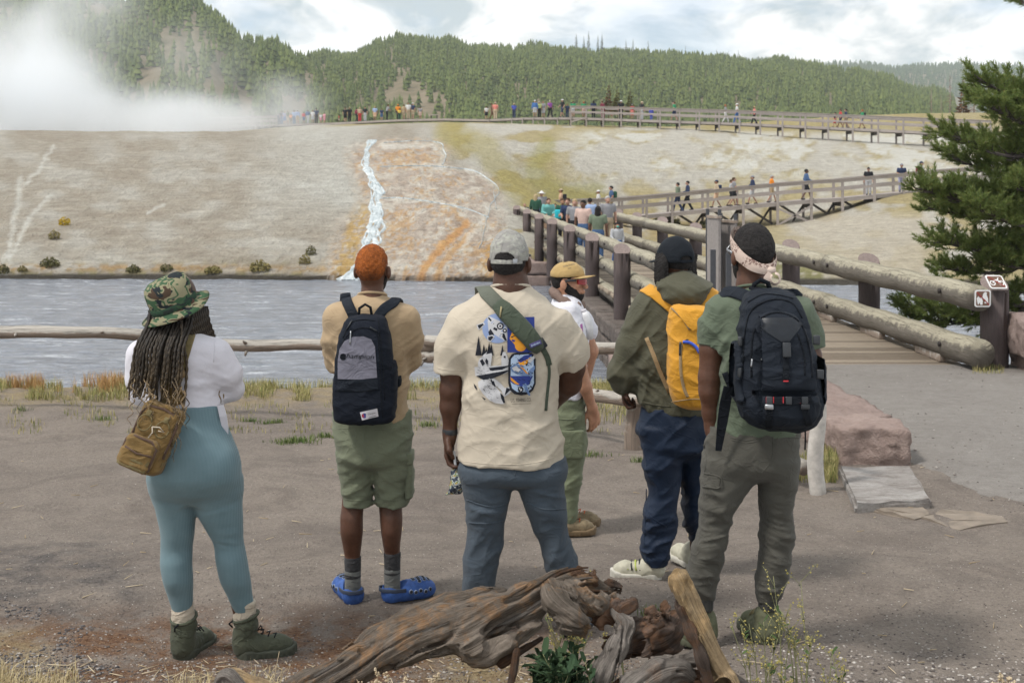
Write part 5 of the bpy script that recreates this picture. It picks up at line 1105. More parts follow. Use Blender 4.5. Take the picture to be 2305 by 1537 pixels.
M_DRIFT=driftm('driftwood_grey',(.19,.158,.13),(.31,.165,.07),.49,19);M_ROT=driftm('driftwood_rotten',(.12,.09,.075),(.19,.095,.048),.44,5);M_PALE=driftm('fresh_wood',(.45,.33,.20),(.50,.33,.16),.48,-66);M_SILV=driftm('silver_root',(.27,.24,.215),(.20,.11,.06),.56,65)
dw=root('driftwood_log',P(1000,1560,5.1),'large twisted grey-brown driftwood log arching across the foreground','log')
TP=[(540,1610,4.95,18),(690,1548,5.0,27),(800,1494,5.05,35),(900,1446,5.1,41),(1000,1414,5.1,43),(1100,1384,5.12,40),(1190,1350,5.15,36),(1250,1322,5.2,30),(1310,1316,5.23,24),(1366,1326,5.26,12)]
wd('trunk',[TP,[(1045,1400,5.06,30),(1064,1446,5.03,33),(1092,1468,5.02,22),(1142,1450,5.04,16),(1200,1410,5.1,20)]],M_DRIFT,dw,3.1,ex=.14,cut=U(.01,chain(W5([(1010,1404,4.94,13),(1036,1436,4.96,15)])),chain(W5([(1125,1425,4.97,17),(1190,1398,5.02,20)]))),g=(.011,.006),lump=.020,crack=.024,rot=.010,fr=22,twist=2.2)
wd('back_limb',[[(770,1500,5.32,20),(850,1442,5.35,28),(930,1400,5.36,30),(1010,1366,5.38,26),(1085,1348,5.4,20),(1124,1340,5.42,12)]],M_DRIFT,dw,9.4,g=(.010,.006),lump=.016,crack=.02)
wd('knotted_head',[[(1238,1322,5.1,22),(1250,1352,5.06,36),(1282,1382,5.05,36),(1316,1408,5.06,22)],[(1285,1340,5.1,30),(1336,1362,5.11,30),(1376,1346,5.18,12)]],M_DRIFT,dw,17.7,cut=U(.01,chain(W5([(1250,1366,4.97,10),(1276,1392,4.97,12)])),chain(W5([(1318,1372,4.98,6),(1340,1384,4.99,9)]))),g=(.010,.006),lump=.03,crack=.02,rot=.015,twist=6)
wd('splintered_crest',[[(1235,1304,5.22,8),(1300,1299,5.24,11),(1345,1308,5.25,10),(1396,1324,5.27,4)]],M_ROT,dw,31,.0045,.07,g=(.012,.010),lump=.02,crack=.02,rot=.03,fr=40)
rs=np.random.RandomState(6);AXS=[Vector(q) for q in spline([tuple(P(*q[:3])) for q in TP],60)]
for i in range(34):  # lifted fibres and splinters along the grain
    k=rs.randint(6,50);L=rs.randint(5,14);an=rs.uniform(-1.2,1.4);rr=np.interp(k,[0,20,40,59],[.04,.066,.066,.04]);pts=[AXS[min(59,k+q)]+Vector((0,-math.cos(an+q*.05)*rr,math.sin(an+q*.05)*rr))*(1+.12*(q/L)**2) for q in range(L)]
    tube('splinter',pts,[.003+.005*math.sin(math.pi*min(1,(q+.6)/L)) for q in range(L)],(M_DRIFT,M_SILV,M_ROT)[i%3],dw,5, True, lambda a,l,i:.25*math.sin(a*2+l*30))
st=root('tree_stump',P(1440,1560,5.1),'rotten root stump with curled grain right of the driftwood log','stump')
wd('root_arm',[[(1320,1610,5.0,24),(1358,1515,5.0,21),(1388,1455,5.03,19),(1404,1408,5.08,17),(1380,1372,5.12,8)]],M_SILV,st,41,ex=.09,g=(.007,.005),lump=.008,crack=.02,fr=34)
wd('rotten_heart',[[(1385,1460,5.12,22),(1440,1438,5.16,32),(1495,1420,5.2,32),(1520,1396,5.22,18)],[(1455,1470,5.05,10),(1462,1420,5.07,9),(1467,1376,5.08,5)],[(1480,1440,5.12,11),(1490,1400,5.14,9),(1496,1368,5.15,5)],[(1350,1392,5.14,11),(1390,1374,5.14,11),(1424,1362,5.15,5)]],M_ROT,st,43,ex=.09,g=(.013,.010),lump=.03,crack=.02,rot=.03)
wd('curled_grain',[[(1385,1620,4.95,22),(1425,1548,4.97,24),(1480,1512,4.99,22),(1530,1506,5.0,13),(1556,1524,5.0,6)]],M_SILV,st,47,ex=.09,g=(.015,.005),lump=.006,crack=.02,fr=30,twist=0)
wd('lower_mass',[[(1410,1585,5.12,46),(1500,1552,5.15,48),(1590,1552,5.15,36),(1670,1572,5.15,16)]],M_ROT,st,53,g=(.015,.010),lump=.025,crack=.03,rot=.03,fr=28)
wd('side_root',[[(1500,1500,5.1,14),(1560,1482,5.1,13),(1620,1500,5.12,9),(1680,1540,5.12,5)]],M_SILV,st,57,ex=.06,g=(.005,.003),lump=.008,crack=.01,fr=40)
pk_=root('split_plank',P(1640,1560,5.0),'pale yellow split log leaning upright beside the stump','wood');PA=[(1690,1640,4.93),(1640,1545,4.94),(1598,1462,4.95),(1560,1375,4.96),(1532,1300,4.97)];Mp=Matrix.Rotation(R(-24),3,'Y')@Matrix.Rotation(R(20),3,'Z')
wob('shaft',wood(U(.01,rbox(P(1598,1462,4.95),(.030,.038,.31),.010,Mp),rbox(P(1648,1585,4.93),(.048,.045,.12),.02,Mp)),Axis(PA),71,(.005,.004),.008,.016,.012,30,0),[(1510,1295,4.95),(1700,1630,4.95)],M_PALE,pk_,.005,.06)
wd('bark_edge',[[(1604,1570,4.9,10),(1580,1480,4.91,11),(1558,1420,4.93,10),(1538,1365,4.95,8),(1528,1332,4.97,5)]],M_ROT,pk_,73,.005,.06,g=(.008,.006),lump=.02,crack=.01,rot=.02)
ch_=root('wood_chunk',P(540,1560,4.9),'pale broken wood chunk at the bottom left','wood')
wd('shaft',[[(480,1570,4.95,22),(525,1536,4.92,24),(585,1552,4.88,18),(660,1592,4.85,10)]],M_PALE,ch_,79,ex=.08,g=(.006,.004),lump=.012,crack=.02)
wd('grey_face',[[(490,1556,4.88,12),(512,1528,4.87,15),(536,1552,4.86,18)]],M_SILV,ch_,83,.005,.07,g=(.004,.003),lump=.01,crack=.01)
for i,(a,b,lab) in enumerate([((1145,1570,4.95,10),(1162,1468,5.0,6),'upright dark broken branch under the log arch'),((1130,1492,5.05,8),(1218,1436,5.1,5),'slanting dark branch under the log arch')]):tag(wd('dead_branch',[[a,b]],M_ROT, None,90+i,.0045,.05,g=(.004,.003),lump=.01,crack=.006),lab,'branch')
# ================================================================ the six friends in front
def camom(name,cols,scale,stretch=(1,1,1.6),blur=0):
    t=NT(name);v=t.coord('Object',stretch);a=t.noise(v,scale,2,.5,.9);b=t.noise(t.coord('Object',(1.1,1.0,1.7)),scale*1.35,2,.5,1.1);f=t.noise(t.coord(),700,2,.5)
    c=t.ramp(a,[(.0,cols[0]),(.44,cols[1]),(.53,cols[0]),(.60,cols[2])],'CONSTANT' if not blur else 'LINEAR');c=t.mix(t.ramp(b,[(.0,0),(.595,1)],'CONSTANT' if not blur else 'LINEAR'),c,cols[3]);c=t.mix(.18,c,t.ramp(f,[(.3,(.03,.03,.03)),(.7,(.4,.4,.35))]),'OVERLAY')
    t.color(c).rough(.9).spec(.15);t.bump(t.math('ADD',f,t.noise(t.coord(),45,3,.6)),.2,.004); return t.m
SK_DK=skin('skin_deep',(.078,.036,.022));SK_MD=skin('skin_deep_warm',(.10,.046,.028));SK_LT=skin('skin_tan',(.44,.235,.15))
def hairm(name,c1,c2,scale=120,fade=None):
    t=NT(name);v=t.coord();a=t.noise(v,scale,4,.7);b=t.noise(v,16,4,.65);c=t.mix(t.ramp(b,[(.35,0),(.65,1)]),c1,c2);c=t.mix(.45,c,t.ramp(a,[(.35,[x*.25 for x in c1]),(.65,[min(1,x*1.5) for x in c2])]))
    if fade:sx=t.n('ShaderNodeSeparateXYZ');t.l(v,sx.inputs[0]);q=t.n('ShaderNodeMapRange');t.l(t.math('ADD',sx.outputs[2],t.math('MULTIPLY',b,.05)),q.inputs[0]);q.inputs[1].default_value,q.inputs[2].default_value=fade[0]+.025,fade[1]+.025;c=t.mix(q.outputs[0],(.04,.018,.012),c)  # clipped shorter and darker towards the nape
    t.color(c).rough(.85).spec(.2);t.bump(a,.9,.006); return t.m
H_BLACK=hairm('hair_black',(.012,.011,.012),(.03,.027,.026));H_RED=hairm('hair_orange',(.05,.016,.009),(.40,.115,.025),190,(1.59,1.68))
F_BLACK=fabric('bag_black',(.011,.015,.023),.75,.25,500,.2,14,0,.2);F_BLK2=fabric('webbing_black',(.008,.010,.014),.85,.2,300,.3,20,0,.15);PLA=plain('black_plastic',(.02,.023,.028),.38,0,.5);PLG=plain('grey_metal',(.35,.36,.38),.35,.8)
def belt(name,bvh,pts,w,t,m,parent,off=.002,n=16,fb=6.5,ext=None,soft=True):
    """strap laid on a body along photo points; ext: extra world points after the end"""
    q,nn=drape(bvh,pts,off,n,fb)
    if ext:q+=[Vector(e) for e,_ in ext];nn+=[Vector(k) for _,k in ext]
    for _ in range(2 if soft else 0):q=[q[0]]+[(q[i-1]+q[i]*2+q[i+1])/4 for i in range(1,len(q)-1)]+[q[-1]]
    return pad(name,q,nn,w,t,m,parent,4.0)
def box_at(name,bvh,px,py,w,h,th,m,parent,ang=0,off=0,fb=6.5,bev=.003):
    p,n=hit(bvh,px,py,fb);n=Vector((n.x,n.y,n.z*.5)).normalized();s=n.cross(Vector((0,0,1))).normalized();u=s.cross(n);M=Matrix((s,u,n)).transposed()@Matrix.Rotation(R(ang),3,'Z')
    return bevbox(name,p+n*(off+th/2),(w,h,th),bev,m,parent,M)
def zipper(bvh,pts,m,parent,r=.0028,off=.001,n=24,fb=6.5,name='zipper'):
    q,_=drape(bvh,pts,off,n,fb); return tube(name,q,r,m,parent,6)
def figure(label,cat_loc): return root('person',cat_loc,label,'person','group of friends looking across the river')
# ---------------------------------------------------------------- A: woman in camouflage hat
A=Fig(6.1);pr=figure('woman in camouflage bucket hat, white top and teal leggings',(*A.pt(455,1474)[:2],-.09))
T_WHITE=fabric('top_white',(.60,.585,.64),.85,.05,900,.06,8,.2);T_TEAL=NT('leggings_teal');t=T_TEAL
v=t.coord('Object');rib=t.n('ShaderNodeTexWave');rib.inputs['Scale'].default_value=55;t.l(t.coord('Object',(1,1,.02)),rib.inputs[0]);a=t.noise(v,7,3,.6)
t.color(t.mix(.13,t.ramp(a,[(.3,(.105,.172,.20)),(.7,(.14,.215,.245))]),t.ramp(rib.outputs[0],[(.2,(.06,.13,.16)),(.8,(.3,.42,.46))]))).rough(.75).spec(.3);t.b.inputs['Sheen Weight'].default_value=.15;t.bump(rib.outputs[0],.12,.003);T_TEAL=t.m
top=U(.045,A.loft([(740,386,424,.0,.045),(752,358,452,0,.08),(766,326,486,0,.105),(788,306,500,0,.12),(812,300,502,0,.125),(840,303,499,0,.125),(862,312,497,0,.122),(878,320,494,0,.120),(900,327,497,0,.125),(924,338,498,-.005,.132)]),
    A.ch([(318,795,.0,30),(311,850,.02,27),(318,885,.06,26),(380,892,.24,20)]),A.ch([(486,798,.0,33),(512,840,.02,31),(520,872,.07,28),(478,884,.24,21)]))
o,bA=sdf('top',WR(top,(.006,(2.5,6,20),-18,3,A.pt(470,862,-.1),.09),(.004,(3,5,24),8,7,A.pt(430,900,-.1),.1),(.003,(5,5,14),40,1, None,1)),*A.box(250,735,590,930,-.25,.40),.0075,T_WHITE,pr, True)
tube('seam',drape(bA,[(482,764),(483,790),(481,815)],.0,9)[0],.0022,T_WHITE,o,5)
leg=U(.035,A.loft([(908,340,498,-.005,.128),(940,336,504,-.012,.138),(980,332,520,-.03,.158),(1020,330,534,-.045,.172),(1060,332,541,-.045,.172),(1100,338,543,-.025,.150),(1125,352,530,-.01,.10)]),
    A.loft([(1075,338,438,-.03,.12),(1120,346,441,-.015,.11),(1155,353,440,-.01,.095),(1200,362,437,-.005,.082),(1235,362,433,0,.074),(1265,361,432,-.01,.075),(1300,366,434,-.012,.072),(1340,378,434,0,.056),(1374,389,434,.005,.047)]),
    A.loft([(1075,436,542,-.03,.12),(1120,440,544,-.015,.112),(1155,446,546,-.01,.10),(1190,464,547,-.005,.085),(1225,482,549,0,.074),(1260,486,556,-.01,.077),(1300,494,563,-.012,.072),(1340,512,568,0,.056),(1374,527,575,.005,.047)]))
butt=U(.03,ell(A.pt(392,1052,-.10),(.085,.10,.10)),ell(A.pt(482,1050,-.10),(.095,.105,.105)))
leg=U(.06,leg,butt)
sdf('leggings',WR(leg,(.004,(2,4,34),-8,5,A.pt(515,1215,-.06),.05),(.003,(2,4,30),14,2,A.pt(480,1130,-.1),.08)),*A.box(300,905,590,1378,-.30,.25),.0075,T_TEAL,pr)
bd=U(.02,head_fn(A.pt(404,676,.01),R(35))[0],A.ch([(403,700,.0,27),(402,745,.0,29),(402,790,.02,30),(410,880,.0,35),(415,960,0,35)]),A.ch([(318,795,0,22),(316,880,.05,20),(395,893,.26,13)]),A.ch([(486,798,0,24),(516,872,.06,21),(470,886,.26,13)]),A.ch([(395,1000,0,25),(402,1240,0,28),(412,1420,.01,16)]),A.ch([(470,1000,0,25),(515,1230,0,28),(552,1420,.01,16)]),hand_fn(A.pt(470,886,.26),(-1,.3,.1),(0,-1,0),1,.7),hand_fn(A.pt(395,893,.26),(1,.4,.1),(0,-1,0),1,.7,-1))
sdf('body',bd,*A.box(280,600,600,1440,-.25,.45),.009,SK_DK,pr)
SOCK=fabric('sock_cream',(.47,.41,.33),.9,.08,300,.3)
for px,sx in((412,0),(551,1)):sdf('sock',WR(A.loft([(1352,px-23+3*sx,px+22+2*sx,.005,.047),(1385,px-25,px+25,.008,.050),(1420,px-26,px+26,.008,.052)]),(.0025,(3,3,110),5,3, None,1)),*A.box(px-50,1345,px+50,1425,-.1,.12),.005,SOCK,pr)
OLIVE=fabric('boot_olive',(.075,.083,.058),.8,.15,260,.3);OLIVE_S=plain('boot_sole_olive',(.062,.068,.05),.8,var=.2)
for px,py,yaw in((413,1476,18),(552,1477,74)):
    hl=Vector(A.pt(px,py,.005))-Matrix.Rotation(-R(yaw),3,'Z')@Vector((0,.047,0));hl.z=g1(hl.x,hl.y)-.004
    r_,W3=shoe(pr,hl,R(yaw),.285,.094,.150,OLIVE,OLIVE_S,'boot',laces=F_BLK2,mouth=.056);tube('heel_loop',[W3(-.01,-.010,.140),W3(0,-.026,.16),W3(.01,-.010,.175)],.004,F_BLK2,r_,6);tube('collar',[W3(.056*math.cos(a),.05+.056*math.sin(a),.186+.018*math.sin(a)) for a in np.linspace(0,6.283,17)],.008,OLIVE,r_,7)
CAMO=camom('woodland_camouflage',[(.27,.25,.16),(.055,.11,.06),(.075,.05,.035),(.022,.028,.032)],11)
MH=Matrix.Rotation(R(-21),3,'Y')@Matrix.Rotation(R(14),3,'X');hc=Vector(A.pt(393,688,-.0))
ht=lathe('bucket_hat',[(.160,-.024),(.164,-.021),(.134,-.009),(.108,.0),(.1065,.012),(.1075,.05),(.106,.085),(.098,.112),(.075,.131),(.04,.139),(.0,.141)],CAMO,pr,hc,MH,56,.05,1.0,1.08)
lathe('hat_band',[(.1095,.002),(.1105,.004),(.1095,.03),(.1085,.031)],camom('hat_band_green',[(.035,.075,.045),(.03,.06,.04),(.05,.09,.05),(.03,.04,.035)],14),ht,hc,MH,56,0,1.0,1.08)
for r_ in(.122,.135,.147):lathe('stitching',[(r_+.0006,-.0075-(r_-.13)*.4+.001),(r_+.0012,-.0075-(r_-.13)*.4-.001)],CAMO,ht,hc,MH,56,.05,1.0,1.08)
for a in(-70,-110):q=hc+MH@Vector((.108*math.cos(R(a)),.117*math.sin(R(a)),.058));tube('eyelet',[q,q+MH@Vector((math.cos(R(a)),math.sin(R(a)),0))*.003],.006,OLIVE_S,ht,10)
# braids: each strand a plait of beads, blonder towards its end
t=NT('braid_hair');at=t.n('ShaderNodeAttribute');at.attribute_name='Col';a=t.noise(t.coord(),260,3,.6);s_=t.n('ShaderNodeSeparateColor');t.l(at.outputs['Color'],s_.inputs[0])
t.color(t.mix(t.math('MULTIPLY',s_.outputs[0],t.ramp(a,[(.42,0),(.56,1)]), True),(.012,.011,.012),(.36,.25,.13))).rough(.6).spec(.35);t.bump(a,.5,.003);M_BRAID=t.m
rs=np.random.RandomState(4);hairroot=bpy.data.objects.new('braids', None);COL.objects.link(hairroot);hairroot.parent=pr
def plait(p4,r,n,seed,blond,parent=pr,name='braid'):
    S=spline(p4,n);fr=frames(S);v=[];cc=[];ns=7
    for i,(p,T,u,w) in enumerate(fr):
        rr=r*(1+.26*math.sin(i*1.25+seed))*(1 if i<n*.85 else .75);tw=i*.6
        for k in range(ns):an=2*math.pi*k/ns;v.append(p+(u*math.cos(an+tw)*1.0+w*math.sin(an+tw)*.9)*rr);cc.append((blond(i/n),0,0))
    f=[(i*ns+k,i*ns+(k+1)%ns,(i+1)*ns+(k+1)%ns,(i+1)*ns+k) for i in range(n-1) for k in range(ns)]
    mesh(name,v,f,M_BRAID,parent, True,col=np.array(cc))
for i in range(54):
    u=(i+.5)/54;row=i%3;x0=330+u*98+rs.uniform(-2,2);x1=288+u*112+rs.uniform(-9,9);y1=rs.uniform(862,908)-15*abs(u-.5);b=-.10-.016*row;bl=rs.uniform(.25,1.0)
    q=[A.pt(x0+6,700,-.02),A.pt(x0,732+rs.uniform(-3,4),b+.03),A.pt((x0*.4+x1*.6),785,b-.045),A.pt(x0*.2+x1*.8+rs.uniform(-5,5),835,b-.05),A.pt(x1,y1,b-.045+rs.uniform(-.01,.01))]
    plait(q,.0068,62,i, lambda s,bl=bl:min(1,.04+bl*.6*s*s),hairroot)
for i in range(11):
    x0=420+i*4.6;q=[A.pt(x0,690,-.05+i*.012),A.pt(x0+4,722,-.075+.012*i),A.pt(x0+10+i*.3,748,-.06+.016*i),A.pt(x0+12+i*.6,764,.0+.012*i)];plait(q,.0085,30,i, lambda s:.08+.15*s,hairroot)
plait([A.pt(408,722,-.115),A.pt(412,770,-.15),A.pt(420,815,-.145),A.pt(418,870,-.14),A.pt(412,925,-.15)],.0065,60,3, lambda s:.15+.3*s,hairroot)
for i in range(24):  # loose wavy ends
    x0=290+rs.rand()*135;y0=rs.uniform(850,900);L=rs.uniform(50,150) if x0>370 else rs.uniform(25,95);ph=rs.rand()*6;dr=rs.uniform(-12,14) if x0<370 else rs.uniform(-25,12)
    pts=[A.pt(x0+dr*k/9+5.5*math.sin(k*1.5+ph),y0+L*k/9,-.19-.10*min(1,k/4)*(x0<415)+.01*math.sin(k*2+ph)) for k in range(10)];S=spline(pts,34);v,f,_=tube_vf([Vector(q) for q in S],list(np.linspace(.0028,.0011,34)),5);mesh('loose_end',v,f,M_BRAID,hairroot, True,col=np.tile((rs.uniform(.4,1.2),0,0),(len(v),1)))
for i in range(8):
    x0=488+rs.rand()*14;pts=[A.pt(x0+3*math.sin(k*1.7+i),862+k*8.5,-.02+.01*i) for k in range(8)];S=spline(pts,26);v,f,_=tube_vf([Vector(q) for q in S],list(np.linspace(.006,.0016,26)),5);mesh('loose_end',v,f,M_BRAID,hairroot, True,col=np.tile((.9,0,0),(len(v),1)))
q,_=drape(bA,[(498,915),(504,940),(508,965),(513,985)],.0,8,A.d+.02);ribbon('shirt_tail',[A.pt(496,912,-.06),A.pt(502,935,-.07),A.pt(507,962,-.06),A.pt(511,984,-.05)],[.03,.034,.03,.012],.003,T_WHITE,o)
tube('necklace',[A.pt(385,741,-.075),A.pt(400,746,-.095),A.pt(415,744,-.085)],.0022,plain('gold',(.6,.4,.12),.3,1),pr,6)
# sling bag of woman A
COY=fabric('coyote_nylon',(.185,.118,.045),.8,.18,420,.25,16);COY2=fabric('coyote_webbing',(.17,.135,.065),.85,.15,300,.35,30);COYD=fabric('coyote_zip',(.10,.062,.045),.8)
sb=root('sling_bag',A.pt(335,1065,-.26),'coyote-brown tactical sling bag hanging on the back of the woman in the camouflage hat','bag')
MB_=Matrix.Rotation(R(23),3,'Y')@Matrix.Rotation(R(-8),3,'X');cB=Vector(A.pt(345,985,-.245));k=A.d/F
main=rbox(cB,(.092,.062,.150),.035,MB_);pk=rbox(cB+MB_@Vector((-.018,-.075,-.075)),(.074,.036,.072),.026,MB_)
o1,bS=sdf('main_pouch',WR(main,(.004,(10,10,26),20,2, None,1)),cB-Vector((.22,.2,.24)),cB+Vector((.22,.2,.24)),.005,COY,sb, True);o2,bS2=sdf('front_pouch',WR(pk,(.004,(10,10,30),-15,4, None,1)),cB-Vector((.22,.2,.24)),cB+Vector((.22,.2,.24)),.005,COY,sb, True)
BL= lambda a,b,c:cB+MB_@Vector((a,b,c))
for rr_,mm,b in((.006,COYD,-.055),):tube('zipper',[BL(-.082,b,-.02),BL(-.084,b,.09),BL(-.06,b,.128),BL(0,b-.004,.137),BL(.06,b,.128),BL(.084,b,.09),BL(.086,b,-.06)],rr_,mm,o1,7)
tube('zipper',[BL(-.088,-.085,-.125),BL(-.088,-.096,-.03),BL(-.06,-.104,-.008),BL(.02,-.104,-.006),BL(.05,-.10,-.03),BL(.052,-.096,-.13)],.006,COYD,o2,7);tube('zipper',[BL(-.078,-.111,-.062),BL(-.018,-.114,-.072),BL(.046,-.111,-.062)],.0045,COYD,o2,6)
for z in(-.098,-.128):pad('webbing',[BL(x,-.108+.006*abs(x+.018)/.07,z) for x in np.linspace(-.084,.046,7)],[MB_@Vector((0,-1,0))]*7,.024,.005,COY2,o2,5)
for z in(-.05,-.085):pad('webbing',[BL(.088,y,z) for y in(-.05,-.02,.01,.04)],[MB_@Vector((1,0,0))]*4,.024,.005,COY2,o1,5)
for x in(-.05,.032):tube('lace_loop',[BL(x+.03*math.cos(a),-.068,.055+.036*math.sin(a)) for a in np.linspace(.3,6.4,15)],.003,COY2,o1,5);bevbox('loop_tab',BL(x,-.066,.098),(.022,.012,.026),.003,COY2,o1,MB_)
tube('lace',[BL(-.012,-.07,.05),BL(.0,-.076,.03),BL(-.008,-.078,-.002)],.003,SOCK,o1,5);tube('lace',[BL(-.012,-.07,.05),BL(.02,-.082,.062),BL(.045,-.078,.05),BL(.02,-.076,.045)],.003,SOCK,o1,5)
bevbox('top_flap',BL(.045,-.03,.142),(.10,.055,.022),.008,COY,o1,MB_@Matrix.Rotation(R(8),3,'Y'));tube('ring',[BL(.094,-.03+.018*math.cos(a),.02+.016*math.sin(a)) for a in np.linspace(0,6.283,13)],.004,COY2,o1,6)
belt('shoulder_strap',bA,[(372,912),(390,868),(404,822),(416,780),(424,756)],.062,.008,COY2,sb,.001,14,A.d,ext=[(A.pt(427,746,-.02),(0,-.4,.9)),(A.pt(426,745,.05),(0,.2,1)),(A.pt(420,765,.125),(0,1,.3)),(A.pt(395,850,.16),(0,1,0))])
box_at('buckle',bA,400,838,.066,.062,.014,plain('coyote_plastic',(.27,.18,.085),.5),sb,-22,.008,A.d,.006);box_at('buckle',bA,395,857,.07,.022,.018,COY2,sb,-22,.008,A.d,.005);box_at('strap_pad',bA,392,885,.078,.11,.018,COY,sb,-24,.004,A.d,.008)
# ---------------------------------------------------------------- B: man with orange hair
B=Fig(6.74);pb=figure('man with short orange hair, tan long-sleeve shirt and green cargo shorts',(*B.pt(845,1350)[:2],-.04))
T_TAN=fabric('shirt_tan',(.40,.295,.185),.9,.08,800,.1,9);T_SHORT=fabric('shorts_sage',(.155,.172,.118),.85,.10,500,.15,12)
shB=U(.045,B.loft([(655,815,866,.0,.05),(668,798,872,-.0,.075),(678,772,896,0,.10),(692,752,920,0,.118),(715,744,930,0,.126),(760,750,926,0,.128),(820,756,915,0,.125),(880,756,914,0,.128),(942,752,922,0,.135)],2.2),
    B.ch([(757,716,0,29),(748,765,.02,23),(754,815,.07,20),(790,822,.24,17)]),B.ch([(915,720,0,30),(925,770,.02,25),(922,806,.07,23),(880,815,.24,18)]))
o,bB=sdf('shirt',WR(shB,(.009,(3,5,17),35,5,B.pt(915,800,0),.13),(.008,(3,5,17),-40,8,B.pt(755,800,0),.13),(.007,(4,4,12),55,2,B.pt(890,870,-.1),.14),(.004,(3,5,11),30,3, None,1)),*B.box(700,645,980,950,-.25,.40),.0075,T_TAN,pb, True)
def collar(f,px,py,rx,ry,m,parent,r=.007,tilt=.02,dy=0):c=Vector(f.pt(px,py,dy)); return tube('collar',[c+Vector((rx*f.d/F*math.cos(a),ry*math.sin(a),-tilt*math.sin(a))) for a in np.linspace(0,6.283,29)],r,m,parent,7)
collar(B,838,664,31,.066,T_TAN,o)
so_=U(.02,B.loft([(925,752,924,0,.13),(960,752,926,-.01,.14),(1000,757,925,-.02,.148),(1036,764,920,-.015,.135),(1058,820,858,0,.05)]),B.loft([(1020,758,842,-.01,.118),(1060,763,840,-.005,.108),(1100,769,838,0,.10),(1135,773,837,0,.098)],2.3),B.loft([(1020,836,926,-.01,.118),(1060,840,924,-.005,.11),(1100,845,922,0,.102),(1133,846,919,0,.10)],2.3))
o,bBs=sdf('shorts',WR(so_,(.012,(2,4,15),28,6,B.pt(795,1060,-.1),.12),(.012,(2,4,15),-28,9,B.pt(880,1050,-.1),.13),(.006,(3,4,16),20,2, None,1)),*B.box(735,915,950,1140,-.28,.24),.0075,T_SHORT,pb, True)
sdf('cargo_pocket',WR(rbox(B.pt(922,1070,-.02),(.016,.062,.105),.012),(.006,(6,6,16),10,1, None,1)),*B.box(895,1010,945,1130,-.12,.12),.006,T_SHORT,o);bevbox('pocket_flap',B.pt(923,1028,-.02),(.036,.14,.06),.008,T_SHORT,o)
for pts in([(760,965),(800,967),(800,1000)],[(845,967),(885,965)],[(820,955),(821,1010),(834,1050)],[(778,1124),(806,1126),(834,1124)],[(850,1122),(885,1125),(916,1121)]):zipper(bBs,pts,T_SHORT,o,.0025,-.0005,14,B.d,'seam')
hB,lB,skB=head_fn(B.pt(839,606,.0),R(14),.98)
body=U(.02,hB,B.ch([(838,632,-.005,24),(838,668,-.01,25),(838,700,0,30),(838,800,0,35),(838,960,0,35)]),B.ch([(757,716,0,20),(752,810,.06,16),(800,824,.26,12)]),B.ch([(915,720,0,22),(922,802,.06,18),(870,818,.26,12)]),hand_fn(B.pt(800,824,.26),(1,.2,.2),(0,-1,0),1,.6),hand_fn(B.pt(870,818,.26),(-1,.2,.2),(0,-1,0),1,.6,-1),B.ch([(805,980,0,22),(798,1110,0,22)]),B.ch([(875,980,0,22),(880,1110,0,22)]),
    B.loft([(1100,772,826,0,.062),(1140,769,819,-.005,.060),(1165,766,817,-.015,.064),(1190,766,817,-.018,.064),(1225,771,814,-.008,.055),(1255,776,811,0,.043),(1300,778,812,.0,.042),(1335,776,812,.01,.04)]),B.loft([(1100,850,908,0,.062),(1140,853,905,-.005,.060),(1165,855,906,-.015,.064),(1190,857,905,-.018,.064),(1225,862,901,-.008,.055),(1245,865,900,0,.044),(1300,866,900,0,.042),(1335,864,902,.01,.04)]))
sdf('body',body,*B.box(720,540,980,1345,-.2,.45),.0075,SK_MD,pb)
def hair_cap(name,skl,loc,m,parent,lo,hi,off=.010,nape=-.052,brow=.075,h=.005,rough=.003):
    def f(p):
        q=loc(p);line=np.interp(q[:,1],[-.1,-.05,.0,.03,.06,.09],[nape,nape+.006,.004,.012,.05,brow]);ear=.036-np.sqrt((np.abs(q[:,0])-.090)**2+(q[:,1]-.004)**2+((q[:,2]+.016)*.75)**2); return np.maximum(np.maximum(skl(p)-.0015-(off-.0015)*np.clip((q[:,2]-line)/.055,0,1),ear)-rough*np.clip((q[:,2]-line)/.04,.2,1)*noise(p[:,0]*95,p[:,1]*95,p[:,2]*95),(line-q[:,2])*.8)
    return sdf(name,f,lo,hi,h,m,parent)
hair_cap('hair',skB,lB,H_RED,pb,*B.box(790,540,890,660,-.13,.13),.007,-.056,h=.004,rough=.0045)
def beard(name,loc,m,parent,lo,hi,s=1,h=.005):
    def f(p):
        q=loc(p);d=(U(.03,ell((0,-.014,.018),(.0755,.096,.106)),ell((0,.030,-.045),(.058,.066,.066)),ell((0,.060,-.090),(.032,.030,.030)))(q)-.007)*s;line=np.interp(q[:,1],[-.02,.01,.04,.07,.085,.12],[.016,.004,-.026,-.046,-.074,-.078]);d=np.maximum(d,(q[:,2]-line)*s*.8); return np.maximum(d-.002*noise(p[:,0]*150,p[:,1]*150,p[:,2]*150),np.maximum((-.004-q[:,1])*s,(-.135-q[:,2])*s))
    return sdf(name,f,lo,hi,h,m,parent)
beard('beard',lB,H_BLACK,pb,*B.box(780,560,900,700,-.1,.2),.98)
SOCKG=fabric('sock_dark',(.045,.045,.048),.9,.1,300,.3);SOCKL=fabric('sock_light',(.15,.155,.15),.9,.1,300,.3)
